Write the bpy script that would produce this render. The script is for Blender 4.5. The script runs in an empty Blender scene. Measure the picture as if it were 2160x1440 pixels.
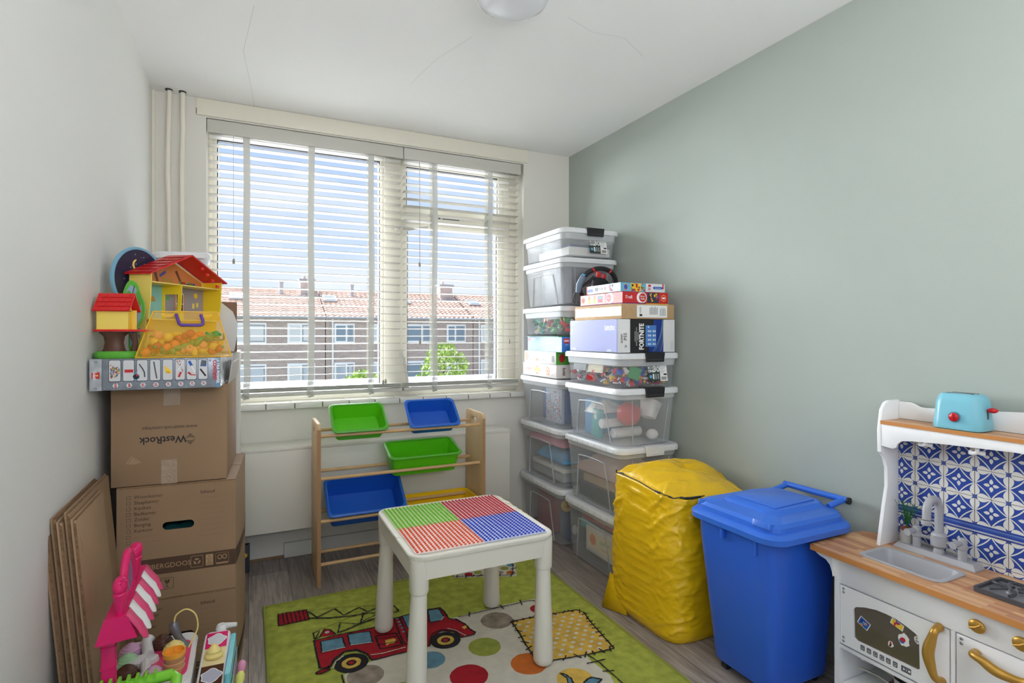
import bpy, bmesh, random
from math import *
from mathutils import Vector, Matrix, Euler, noise

# ---------------------------------------------------------------- camera, light, exposure
SC = bpy.context.scene
COL = SC.collection
cam_d = bpy.data.cameras.new('camera')
cam_d.sensor_width = 36.0
cam_d.lens = 36.0 * 1169.0 / 2160.0
cam_d.shift_y = -15.0 / 2160.0
cam_d.clip_start = 0.02
cam_d.clip_end = 400
cam = bpy.data.objects.new('camera', cam_d)
cam.location = (0, 0, 1.2631)
cam.rotation_euler = (pi / 2, 0, -radians(25.4386))
COL.objects.link(cam)
SC.camera = cam

SC.view_settings.view_transform = 'Standard'
SC.view_settings.look = 'None'
SC.view_settings.gamma = 1
SC.view_settings.use_curve_mapping = False
SC.view_settings.exposure = 0.3
SC.cycles.use_denoising = True
SC.cycles.max_bounces = 12
SC.cycles.diffuse_bounces = 6
SC.cycles.transparent_max_bounces = 40
SC.cycles.sample_clamp_indirect = 6

# daylight: a blue sky with soft white clouds
W = bpy.data.worlds.new('sky')
SC.world = W
W.use_nodes = True
wn, wl = W.node_tree.nodes, W.node_tree.links
wn.clear()
w_out = wn.new('ShaderNodeOutputWorld')
w_bg = wn.new('ShaderNodeBackground')
w_tc = wn.new('ShaderNodeTexCoord')
w_map = wn.new('ShaderNodeMapping')
w_map.inputs['Scale'].default_value = (1.3, 1.3, 3.4)
w_map.inputs['Location'].default_value = (0.35, 0.2, 0.1)
w_n = wn.new('ShaderNodeTexNoise')
w_n.inputs['Scale'].default_value = 2.6
w_n.inputs['Detail'].default_value = 5
w_n.inputs['Roughness'].default_value = 0.5
w_r = wn.new('ShaderNodeValToRGB')
w_r.color_ramp.elements[0].position = 0.42
w_r.color_ramp.elements[0].color = (0.0, 0.0, 0.0, 1)
w_r.color_ramp.elements[1].position = 0.68
w_r.color_ramp.elements[1].color = (1, 1, 1, 1)
w_sep = wn.new('ShaderNodeSeparateXYZ')
w_g = wn.new('ShaderNodeValToRGB')
w_g.color_ramp.elements[0].position = 0.0
w_g.color_ramp.elements[0].color = (0.75, 0.86, 1.0, 1)
w_g.color_ramp.elements[1].position = 0.5
w_g.color_ramp.elements[1].color = (0.36, 0.56, 0.95, 1)
w_mix = wn.new('ShaderNodeMixRGB')
w_mix.inputs[2].default_value = (0.93, 0.96, 1.0, 1)
wl.new(w_tc.outputs['Generated'], w_map.inputs[0])
wl.new(w_map.outputs[0], w_n.inputs['Vector'])
wl.new(w_n.outputs[0], w_r.inputs[0])
wl.new(w_tc.outputs['Generated'], w_sep.inputs[0])
wl.new(w_sep.outputs['Z'], w_g.inputs[0])
wl.new(w_g.outputs[0], w_mix.inputs[1])
wl.new(w_r.outputs[0], w_mix.inputs[0])
wl.new(w_mix.outputs[0], w_bg.inputs[0])
w_bg.inputs[1].default_value = 0.84
wl.new(w_bg.outputs[0], w_out.inputs[0])

sun_d = bpy.data.lights.new('sun', 'SUN')
sun_d.energy = 8.5
sun_d.angle = radians(1.0)
sun_d.color = (1.0, 0.96, 0.9)
sun = bpy.data.objects.new('sun', sun_d)
sun.rotation_euler = Vector((-0.5, 0.3, 1.0)).to_track_quat('Z', 'Y').to_euler()
COL.objects.link(sun)

LAMP = (0.86, 1.80)     # the ceiling lamp is switched off
# extra wide-angle sun added to strengthen the sky light through the window
sky_d = bpy.data.lights.new('skylight', 'SUN')
sky_d.energy = 28.0
sky_d.angle = radians(70)
sky_d.color = (0.93, 0.97, 1.0)
sky_l = bpy.data.objects.new('skylight', sky_d)
sky_l.rotation_euler = Vector((-0.40, 1.0, 0.28)).to_track_quat('Z', 'Y').to_euler()
COL.objects.link(sky_l)
# added fill light in the unseen rear doorway, tilted up to brighten the ceiling
rear_fill_d = bpy.data.lights.new('rear_fill', 'AREA')
rear_fill_d.shape = 'RECTANGLE'
rear_fill_d.size = 1.9
rear_fill_d.size_y = 1.0
rear_fill_d.energy = 44
rear_fill_d.color = (1.0, 1.0, 1.0)
door = bpy.data.objects.new('rear_fill', rear_fill_d)
door.location = (0.56, -0.8, 1.75)
door.rotation_euler = (radians(150), 0, 0)
COL.objects.link(door)

# ---------------------------------------------------------------- helpers
def lin(c):
    if isinstance(c, str):
        c = tuple(int(c[i:i + 2], 16) for i in (0, 2, 4))
    return tuple((v / 255 / 12.92 if v / 255 <= 0.04045 else ((v / 255 + 0.055) / 1.055) ** 2.4) for v in c) + (1.0,)

MATS = {}
def mat(name, col, rough=0.5, metal=0.0, alpha=1.0, trans=0.0, ior=1.45, spec=0.5, var=0.0, vscale=8.0,
        bump=0.0, bscale=60.0, sheen=0.0, vstretch=None, emit=0.0, sss=0.0, bdist=0.01):
    if name in MATS:
        return MATS[name]
    m = bpy.data.materials.new(name)
    m.use_nodes = True
    n, l = m.node_tree.nodes, m.node_tree.links
    p = n['Principled BSDF']
    c = lin(col)
    p.inputs['Base Color'].default_value = c
    p.inputs['Roughness'].default_value = rough
    p.inputs['Metallic'].default_value = metal
    p.inputs['Alpha'].default_value = alpha
    p.inputs['Transmission Weight'].default_value = trans
    p.inputs['IOR'].default_value = ior
    p.inputs['Specular IOR Level'].default_value = spec
    p.inputs['Sheen Weight'].default_value = sheen
    if sss:
        p.inputs['Subsurface Weight'].default_value = sss
        p.inputs['Subsurface Radius'].default_value = (0.03, 0.03, 0.03)
    if emit:
        p.inputs['Emission Color'].default_value = c
        p.inputs['Emission Strength'].default_value = emit
    if var or bump:
        tc = n.new('ShaderNodeTexCoord')
        mp = n.new('ShaderNodeMapping')
        l.new(tc.outputs['Object'], mp.inputs[0])
        if vstretch:
            mp.inputs['Scale'].default_value = vstretch
    if var:
        t = n.new('ShaderNodeTexNoise')
        t.inputs['Scale'].default_value = vscale
        t.inputs['Detail'].default_value = 5
        l.new(mp.outputs[0], t.inputs['Vector'])
        r = n.new('ShaderNodeValToRGB')
        r.color_ramp.elements[0].position = 0.3
        r.color_ramp.elements[1].position = 0.7
        r.color_ramp.elements[0].color = tuple(v * (1 - var) for v in c[:3]) + (1,)
        r.color_ramp.elements[1].color = tuple(min(1, v * (1 + var)) for v in c[:3]) + (1,)
        l.new(t.outputs[0], r.inputs[0])
        l.new(r.outputs[0], p.inputs['Base Color'])
    if bump:
        t2 = n.new('ShaderNodeTexNoise')
        t2.inputs['Scale'].default_value = bscale
        t2.inputs['Detail'].default_value = 4
        l.new(mp.outputs[0], t2.inputs['Vector'])
        b = n.new('ShaderNodeBump')
        b.inputs['Strength'].default_value = bump
        b.inputs['Distance'].default_value = bdist
        l.new(t2.outputs[0], b.inputs['Height'])
        l.new(b.outputs[0], p.inputs['Normal'])
    MATS[name] = m
    return m

def T(x=0, y=0, z=0): return Matrix.Translation((x, y, z))
def RX(a): return Matrix.Rotation(radians(a), 4, 'X')
def RY(a): return Matrix.Rotation(radians(a), 4, 'Y')
def RZ(a): return Matrix.Rotation(radians(a), 4, 'Z')
def SCL(x, y=None, z=None):
    y = x if y is None else y
    z = x if z is None else z
    return Matrix.Diagonal((x, y, z, 1))
I4 = Matrix.Identity(4)
# frames for flat drawings: local (x right, y up, z towards the viewer)
FRONT = RX(90)                    # on a face that looks along -Y
LEFT = RZ(-90) @ RX(90)           # on a face that looks along -X
RIGHT = RZ(90) @ RX(90)           # on a face that looks along +X

def rrect(w, h, r, n=4, cx=0, cy=0):
    r = min(r, w / 2 - 1e-5, h / 2 - 1e-5)
    pts = []
    for qx, qy, a0 in ((w / 2 - r, h / 2 - r, 0), (-w / 2 + r, h / 2 - r, 90), (-w / 2 + r, -h / 2 + r, 180), (w / 2 - r, -h / 2 + r, 270)):
        for i in range(n + 1):
            a = radians(a0 + 90 * i / n)
            pts.append((cx + qx + r * cos(a), cy + qy + r * sin(a)))
    return pts

def circ(r, n=16, cx=0, cy=0, ry=None, a0=0):
    ry = r if ry is None else ry
    return [(cx + r * cos(2 * pi * i / n + a0), cy + ry * sin(2 * pi * i / n + a0)) for i in range(n)]

_text_cache = {}
def text_geo(s, size, align='CENTER', bold=0.0, sx=1.0):
    key = (s, size, align, bold, sx)
    if key in _text_cache:
        return _text_cache[key]
    cu = bpy.data.curves.new('t', 'FONT')
    cu.body = s
    cu.size = size
    cu.align_x = align
    cu.align_y = 'CENTER'
    cu.resolution_u = 2
    cu.offset = bold
    o = bpy.data.objects.new('t', cu)
    COL.objects.link(o)
    dg = bpy.context.evaluated_depsgraph_get()
    me = bpy.data.meshes.new_from_object(o.evaluated_get(dg))
    v = [(q.co.x * sx, q.co.y, 0) for q in me.vertices]
    f = [tuple(p.vertices) for p in me.polygons]
    bpy.data.objects.remove(o)
    bpy.data.curves.remove(cu)
    bpy.data.meshes.remove(me)
    _text_cache[key] = (v, f)
    return v, f

class MB:
    """collects shapes, then links them as one mesh object"""
    def __init__(self, M=None):
        self.v, self.f, self.mi, self.mats = [], [], [], []
        self.M = M or I4
    def _m(self, m):
        if m not in self.mats:
            self.mats.append(m)
        return self.mats.index(m)
    def add(self, vs, fs, m, M=None):
        A = self.M @ M if M is not None else self.M
        b = len(self.v)
        self.v += [tuple(A @ Vector(q)) for q in vs]
        k = self._m(m)
        flip = A.determinant() < 0
        for f in fs:
            self.f.append(tuple(b + i for i in (reversed(f) if flip else f)))
            self.mi.append(k)
        return self
    def bm(self, bm, m, M=None):
        bm.verts.index_update()
        self.add([q.co[:] for q in bm.verts], [[q.index for q in f.verts] for f in bm.faces], m, M)
        bm.free()
        return self
    def box(self, c, s, m, M=None, bev=0.0, seg=2):
        hx, hy, hz = s[0] / 2, s[1] / 2, s[2] / 2
        if bev <= 0:
            vs = [(c[0] + a * hx, c[1] + b * hy, c[2] + d * hz) for a in (-1, 1) for b in (-1, 1) for d in (-1, 1)]
            fs = [(0, 1, 3, 2), (4, 6, 7, 5), (0, 4, 5, 1), (2, 3, 7, 6), (0, 2, 6, 4), (1, 5, 7, 3)]
            return self.add(vs, fs, m, M)
        bm = bmesh.new()
        bmesh.ops.create_cube(bm, size=1)
        bmesh.ops.scale(bm, vec=s, verts=bm.verts)
        bmesh.ops.translate(bm, vec=c, verts=bm.verts)
        bmesh.ops.bevel(bm, geom=list(bm.edges), offset=bev, segments=seg, profile=0.5, affect='EDGES')
        return self.bm(bm, m, M)
    def span(self, x0, x1, y0, y1, z0, z1, m, M=None, bev=0.0, seg=2):
        return self.box(((x0 + x1) / 2, (y0 + y1) / 2, (z0 + z1) / 2), (abs(x1 - x0), abs(y1 - y0), abs(z1 - z0)), m, M, bev, seg)
    def prism(self, pts, h, m, M=None, holes=(), bev=0.0):
        """outline in XY extruded 0..h along Z (holes allowed)"""
        bm = bmesh.new()
        if not holes:
            vs = [bm.verts.new((p[0], p[1], 0)) for p in pts]
            fs = [bm.faces.new(vs)]
        else:
            es = []
            for ring in (pts,) + tuple(holes):
                vs = [bm.verts.new((p[0], p[1], 0)) for p in ring]
                es += [bm.edges.new((vs[i], vs[(i + 1) % len(vs)])) for i in range(len(vs))]
            bmesh.ops.triangle_fill(bm, use_beauty=True, use_dissolve=False, edges=es)
            fs = bm.faces[:]
        if h:
            r = bmesh.ops.extrude_face_region(bm, geom=fs)
            bmesh.ops.translate(bm, vec=(0, 0, h), verts=[g for g in r['geom'] if isinstance(g, bmesh.types.BMVert)])
            bmesh.ops.recalc_face_normals(bm, faces=bm.faces)
            if bev:
                ee = [e for e in bm.edges if len(e.link_faces) == 2 and e.calc_face_angle(0) > 1.2 and abs(e.verts[0].co.z - e.verts[1].co.z) < 1e-6]
                bmesh.ops.bevel(bm, geom=ee, offset=bev, segments=2, profile=0.5, affect='EDGES')
        return self.bm(bm, m, M)
    def flat(self, pts, m, M=None, z=0.0, holes=()):
        """flat printed shape"""
        if holes:
            return self.prism([(p[0], p[1]) for p in pts], 0, m, (M or I4) @ T(0, 0, z), holes)
        a = sum(pts[i][0] * pts[(i + 1) % len(pts)][1] - pts[(i + 1) % len(pts)][0] * pts[i][1] for i in range(len(pts)))
        if a < 0:
            pts = pts[::-1]
        return self.add([(p[0], p[1], z) for p in pts], [tuple(range(len(pts)))], m, M)
    def rect(self, x0, y0, x1, y1, m, M=None, z=0.0):
        return self.flat([(x0, y0), (x1, y0), (x1, y1), (x0, y1)], m, M, z)
    def line(self, pts, w, m, M=None, z=0.0, closed=False):
        n = len(pts)
        for i in range(n if closed else n - 1):
            a, b = Vector(pts[i]), Vector(pts[(i + 1) % n])
            d = (b - a)
            if d.length < 1e-6:
                continue
            d.normalize()
            q = Vector((-d.y, d.x)) * w / 2
            e = d * w * 0.35
            self.flat([tuple(a - q - e), tuple(b - q + e), tuple(b + q + e), tuple(a + q - e)], m, M, z)
        return self
    def text(self, s, size, m, M=None, align='CENTER', bold=0.0, sx=1.0):
        v, f = text_geo(s, size, align, bold, sx)
        return self.add(v, f, m, M)
    def loft(self, rings, m, M=None, cap0=True, cap1=True, closed=True):
        vs = [p for r in rings for p in r]
        n = len(rings[0])
        fs = []
        for k in range(len(rings) - 1):
            for i in range(n if closed else n - 1):
                j = (i + 1) % n
                fs.append((k * n + i, k * n + j, (k + 1) * n + j, (k + 1) * n + i))
        if cap0:
            fs.append(tuple(range(n))[::-1])
        if cap1:
            fs.append(tuple((len(rings) - 1) * n + i for i in range(n)))
        return self.add(vs, fs, m, M)
    def lathe(self, prof, m, M=None, n=20, cap0=True, cap1=True):
        return self.loft([[(r * cos(2 * pi * i / n), r * sin(2 * pi * i / n), z) for i in range(n)] for r, z in prof], m, M, cap0, cap1)
    def cyl(self, r, h, m, M=None, n=20, bev=0.0, r2=None):
        r2 = r if r2 is None else r2
        if bev:
            return self.lathe([(r - bev, 0), (r, bev), (r2, h - bev), (r2 - bev, h)], m, M, n)
        return self.lathe([(r, 0), (r2, h)], m, M, n)
    def tube(self, path, r, m, M=None, n=10, closed=False, caps=True):
        P = [Vector(p) for p in path]
        N = len(P)
        rr = r if isinstance(r, (list, tuple)) else [r] * N
        rings = []
        up = None
        for i in range(N):
            if closed:
                t = P[(i + 1) % N] - P[i - 1]
            else:
                t = P[min(i + 1, N - 1)] - P[max(i - 1, 0)]
            t.normalize()
            if up is None:
                up = Vector((0, 0, 1)) if abs(t.z) < 0.9 else Vector((1, 0, 0))
            u = (up - t * up.dot(t))
            if u.length < 1e-5:
                u = Vector((1, 0, 0)) - t * t.x
            u.normalize()
            w = t.cross(u)
            up = u
            rings.append([tuple(P[i] + u * rr[i] * cos(2 * pi * k / n) + w * rr[i] * sin(2 * pi * k / n)) for k in range(n)])
        if closed:
            rings.append(rings[0])
            return self.loft(rings, m, M, False, False)
        return self.loft(rings, m, M, caps, caps)
    def ball(self, c, r, m, M=None, s=(1, 1, 1), n=14, k=8):
        prof = [[(c[0] + s[0] * r * sin(pi * j / k) * cos(2 * pi * i / n), c[1] + s[1] * r * sin(pi * j / k) * sin(2 * pi * i / n), c[2] - s[2] * r * cos(pi * j / k)) for i in range(n)] for j in range(1, k)]
        return self.loft(prof, m, M)
    def build(self, name, parent=None, ang=35, label=None):
        me = bpy.data.meshes.new(name)
        me.from_pydata(self.v, [], self.f)
        for m in self.mats:
            me.materials.append(m)
        me.polygons.foreach_set('material_index', self.mi)
        me.polygons.foreach_set('use_smooth', [True] * len(me.polygons))
        me.update()
        if ang < 180:
            me.set_sharp_from_angle(angle=radians(ang))
        o = bpy.data.objects.new(name, me)
        COL.objects.link(o)
        if parent is not None:
            o.parent = parent
        if label:
            o['label'] = label
        return o

def tag(o, label, cat, group=None, kind=None):
    o['label'] = label
    o['category'] = cat
    if group:
        o['group'] = group
    if kind:
        o['kind'] = kind
    return o
def thing(name, label, cat, loc=(0, 0, 0), rz=0.0, group=None, rx=0.0, ry=0.0):
    o = bpy.data.objects.new(name, None)
    o.empty_display_size = 0.05
    COL.objects.link(o)
    o.location = loc
    o.rotation_euler = (radians(rx), radians(ry), radians(rz))
    return tag(o, label, cat, group)
def struct(o):
    o['kind'] = 'structure'
    return o
def place(o, loc, rz=0.0, rx=0.0, ry=0.0):
    o.location = loc
    o.rotation_euler = (radians(rx), radians(ry), radians(rz))
    return o
def copy_tree(o, parent=None):
    c = o.copy()
    COL.objects.link(c)
    c.parent = parent
    for ch in list(o.children):
        copy_tree(ch, c)
    return c
def bez(p0, p1, p2, p3, n=10):
    out = []
    for i in range(n + 1):
        t = i / n
        out.append(tuple(Vector(p0) * (1 - t) ** 3 + Vector(p1) * 3 * t * (1 - t) ** 2 + Vector(p2) * 3 * t * t * (1 - t) + Vector(p3) * t ** 3))
    return out
def spline(pts, n=6, closed=False):
    P = [Vector(p) for p in pts]
    N = len(P)
    out = []
    for i in range(N if closed else N - 1):
        a = P[i - 1] if (closed or i > 0) else P[0]
        b, c = P[i], P[(i + 1) % N]
        d = P[(i + 2) % N] if (closed or i + 2 < N) else P[-1]
        for k in range(n):
            t = k / n
            out.append(tuple(0.5 * ((2 * b) + (c - a) * t + (2 * a - 5 * b + 4 * c - d) * t * t + (3 * b - a - 3 * c + d) * t ** 3)))
    if not closed:
        out.append(tuple(P[-1]))
    return out
R = random.Random(7)

# ================================================================ the room
XL, XR, YB, YF, ZC = -0.449, 2.067, 3.40, -0.75, 2.528
WX0, WX1, WZ0, WZ1 = -0.205, 1.706, 0.872, 2.43     # window opening
m_wall = mat('white_wall_paint', (226, 225, 221), 0.85, bump=0.25, bscale=220, bdist=0.001)
m_wallb = mat('offwhite_wall_paint', (222, 219, 211), 0.85, bump=0.25, bscale=220, bdist=0.001)
m_green = mat('sage_wall_paint', (166, 174, 167), 0.8, bump=0.3, bscale=240, bdist=0.001, var=0.015, vscale=3)
m_ceil = mat('ceiling_paint', (240, 240, 240), 0.9, bump=0.2, bscale=160, bdist=0.001)
m_cream = mat('cream_gloss_paint', (228, 223, 208), 0.35)
m_crack = mat('plaster_crack', (190, 188, 182), 0.9)
m_dark_gap = mat('dark_gap', (70, 64, 60), 0.9)

# laminate floor
m_floor = bpy.data.materials.new('grey_oak_laminate')
m_floor.use_nodes = True
n_, l_ = m_floor.node_tree.nodes, m_floor.node_tree.links
p_ = n_['Principled BSDF']
tc = n_.new('ShaderNodeTexCoord')
br = n_.new('ShaderNodeTexBrick')
br.inputs['Scale'].default_value = 1
br.inputs['Brick Width'].default_value = 1.28
br.inputs['Row Height'].default_value = 0.192
br.inputs['Mortar Size'].default_value = 0.0015
br.inputs['Mortar Smooth'].default_value = 0.2
br.inputs['Color1'].default_value = lin((166, 156, 149))
br.inputs['Color2'].default_value = lin((142, 132, 126))
br.inputs['Mortar'].default_value = lin((84, 75, 70))
mp0 = n_.new('ShaderNodeMapping')
mp0.inputs['Rotation'].default_value = (0, 0, pi / 2)
l_.new(tc.outputs['Object'], mp0.inputs[0])
l_.new(mp0.outputs[0], br.inputs['Vector'])
mp1 = n_.new('ShaderNodeMapping')
mp1.inputs['Scale'].default_value = (26, 1.6, 1)
l_.new(tc.outputs['Object'], mp1.inputs[0])
gn = n_.new('ShaderNodeTexNoise')
gn.inputs['Scale'].default_value = 2.6
gn.inputs['Detail'].default_value = 8
gn.inputs['Roughness'].default_value = 0.65
gn.inputs['Distortion'].default_value = 0.6
l_.new(mp1.outputs[0], gn.inputs['Vector'])
gr = n_.new('ShaderNodeValToRGB')
gr.color_ramp.elements[0].position = 0.32
gr.color_ramp.elements[0].color = (0.42, 0.41, 0.40, 1)
gr.color_ramp.elements[1].position = 0.68
gr.color_ramp.elements[1].color = (1.35, 1.33, 1.3, 1)
l_.new(gn.outputs[0], gr.inputs[0])
mx = n_.new('ShaderNodeMixRGB')
mx.blend_type = 'MULTIPLY'
mx.inputs[0].default_value = 0.8
l_.new(br.outputs[0], mx.inputs[1])
l_.new(gr.outputs[0], mx.inputs[2])
l_.new(mx.outputs[0], p_.inputs['Base Color'])
bp = n_.new('ShaderNodeBump')
bp.inputs['Strength'].default_value = 0.25
bp.inputs['Distance'].default_value = 0.002
l_.new(gn.outputs[0], bp.inputs['Height'])
l_.new(bp.outputs[0], p_.inputs['Normal'])
p_.inputs['Roughness'].default_value = 0.38

struct(MB().span(XL - .1, XR + .1, YF - .1, YB + .1, -0.12, 0, m_floor).build('floor'))
b = MB().span(XL - .1, XR + .1, YF - .1, YB + .1, ZC, ZC + .12, m_ceil)
crk = mat('ceiling_hairline', (205, 205, 203), 0.9)
for pts in (((0.02, 2.35), (-0.02, 2.75), (0.01, 3.1), (0.03, 3.39)), ((0.74, 2.75), (0.78, 2.45), (0.86, 2.2)), ((1.15, 1.9), (1.3, 1.95), (1.45, 1.93), (1.62, 2.02))):
    b.line(spline([(p[0], p[1]) for p in [Vector((q[0], q[1], 0)) for q in pts]], 5) if False else pts, 0.0016, crk, T(0, 0, ZC - 0.0006) @ SCL(1, 1, -1))
struct(b.build('ceiling'))
struct(MB().span(XL - .1, XL, YF - .1, YB + .1, 0, ZC, m_wall).span(XL, XL + .012, YB - .018, YB, 0, ZC, m_cream).build('wall_left'))
struct(MB().span(XR, XR + .1, YF - .1, YB + .1, 0, ZC, m_green).build('wall_right'))
b = MB()
YO = YB + .27
b.span(XL, WX0, YB, YO, 0, ZC, m_wallb).span(WX1, XR, YB, YO, 0, ZC, m_wallb)
b.span(WX0, WX1, YB, YO, 0, WZ0, m_wallb).span(WX0, WX1, YB, YO, WZ1, ZC, m_wallb)
struct(b.build('wall_back'))
# wall behind the camera with a wide doorway, left open to let light in
b = MB()
b.span(XL, -0.43, YF - .1, YF, 0, ZC, m_wall).span(1.55, XR, YF - .1, YF, 0, ZC, m_wall).span(-0.43, 1.55, YF - .1, YF, 2.36, ZC, m_wall)
struct(b.build('wall_front'))
# lintel strip over the window, a dark gap at its left end, tiled sill
struct(MB().span(-0.253, 1.731, YB - .012, YB, 2.437, ZC - .001, m_cream, bev=.003).span(-0.252, -0.249, YB - .0135, YB - .011, 2.44, 2.47, m_dark_gap).build('trim_1'))
b = MB()
m_tile = mat('glazed_sill_tile', (222, 221, 214), 0.2)
m_grout = mat('dark_grout', (120, 112, 104), 0.9)
xs = -0.36
while xs < 1.68:
    xe = min(xs + .148, 1.70)
    if xe > -0.3:
        b.span(max(xs, -0.36), xe - .003, YB - .04, YB + .13, .843, .873, m_tile, bev=.003)
    xs += .15
b.span(-0.36, 1.69, YB - .036, YB + .12, .845, .869, m_grout)
struct(b.build('trim_2'))
struct(MB().span(0.182, 1.64, YB - .022, YB - .001, 0, .083, mat('skirting_white', (214, 213, 208), 0.5), bev=.003)
       .span(XL, .182, YB - .004, YB, 0, .012, mat('glue_strip', (150, 120, 90), 0.9)).build('baseboard_back'))

# ---------------------------------------------------------------- window
YG = YB + .165           # plane of the glazing
m_fr = mat('cream_window_frame', (222, 218, 205), 0.35)
m_gas = mat('black_gasket', (60, 64, 72), 0.5)
m_glass = bpy.data.materials.new('window_glass')
m_glass.use_nodes = True
n_, l_ = m_glass.node_tree.nodes, m_glass.node_tree.links
n_.clear()
o_ = n_.new('ShaderNodeOutputMaterial'); t_ = n_.new('ShaderNodeBsdfTransparent'); g_ = n_.new('ShaderNodeBsdfGlossy'); f_ = n_.new('ShaderNodeFresnel'); x_ = n_.new('ShaderNodeMixShader')
t_.inputs[0].default_value = (0.98, 0.99, 1.0, 1); g_.inputs['Roughness'].default_value = 0.02; f_.inputs[0].default_value = 1.12
l_.new(f_.outputs[0], x_.inputs[0]); l_.new(t_.outputs[0], x_.inputs[1]); l_.new(g_.outputs[0], x_.inputs[2]); l_.new(x_.outputs[0], o_.inputs[0])

win = bpy.data.objects.new('window_1', None); COL.objects.link(win); struct(win)
b = MB()
F0, F1 = YG - .035, YG + .05
b.span(WX0, -0.163 - .02, F0, F1, WZ0, WZ1, m_fr, bev=.004)
b.span(1.6, WX1, F0, F1, WZ0, WZ1, m_fr, bev=.004)
b.span(.770 + .012, .892 - .012, F0 - .02, F1, WZ0, WZ1, m_fr, bev=.004)
b.span(WX0, WX1, F0, F1, 2.385, WZ1, m_fr, bev=.004)
b.span(WX0, WX1, F0 - .01, F1, WZ0, .918, m_fr, bev=.006)
b.span(.88, 1.62, F0 - .01, F1, 2.0, 2.06, m_fr, bev=.004)
b.build('window_frame', win)
def sash(name, x0, x1, z0, z1, w, dy=0.0):
    b = MB()
    y0, y1 = YG - .03 + dy, YG + .03 + dy
    b.span(x0, x0 + w, y0, y1, z0, z1, m_fr, bev=.004).span(x1 - w, x1, y0, y1, z0, z1, m_fr, bev=.004)
    b.span(x0 + w * .9, x1 - w * .9, y0, y1, z0, z0 + w, m_fr, bev=.004).span(x0 + w * .9, x1 - w * .9, y0, y1, z1 - w, z1, m_fr, bev=.004)
    g = .006
    for a in ((x0 + w, x0 + w + g, z0 + w, z1 - w), (x1 - w - g, x1 - w, z0 + w, z1 - w), (x0 + w, x1 - w, z0 + w, z0 + w + g), (x0 + w, x1 - w, z1 - w - g, z1 - w)):
        b.span(a[0], a[1], y0 + .012, y1 - .01, a[2], a[3], m_gas)
    s = b.build(name, win)
    MB().span(x0 + w, x1 - w, YG + dy, YG + dy + .004, z0 + w, z1 - w, m_glass).build('pane', s)
    return s
sash('fixed_light', -0.190, .786, .905, 2.395, .030)
sash('vent_sash', .880, 1.612, 2.052, 2.392, .042, -.008)
cas = sash('casement_sash', .880, 1.612, .895, 2.008, .048, -.008)
m_hw = mat('white_hardware', (214, 212, 204), 0.3)
m_hwd = mat('dark_hardware', (92, 92, 96), 0.4)
b = MB()
b.span(1.13, 1.32, YG - .05, YG - .038, 2.022, 2.034, m_hw, bev=.003).span(1.16, 1.28, YG - .053, YG - .048, 2.024, 2.030, m_hwd)
b.ball((1.14, YG - .05, 2.03), .008, m_hwd)
b.build('vent_stay', win, label='dark stay bar of the upper vent window')
b = MB()
b.span(.84, .90, YG - .075, YG - .055, 1.925, 1.965, m_hw, bev=.004)
b.tube([(.86, YG - .085, 1.925), (.93, YG - .1, 1.93), (1.05, YG - .1, 1.955)], [.012, .009, .007], m_hw, n=8)
b.build('window_handle', win, label='white lever handle at the top of the casement')
b = MB()
b.span(.855, .885, YG - .075, YG - .055, 1.07, 1.17, m_hw, bev=.004)
b.tube([(.87, YG - .09, 1.15), (.89, YG - .1, 1.1), (.91, YG - .1, .99), (.915, YG - .1, .94)], [.012, .011, .008, .01], m_hw, n=8)
b.build('window_stay', win, label='white casement stay low on the mullion')

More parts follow.
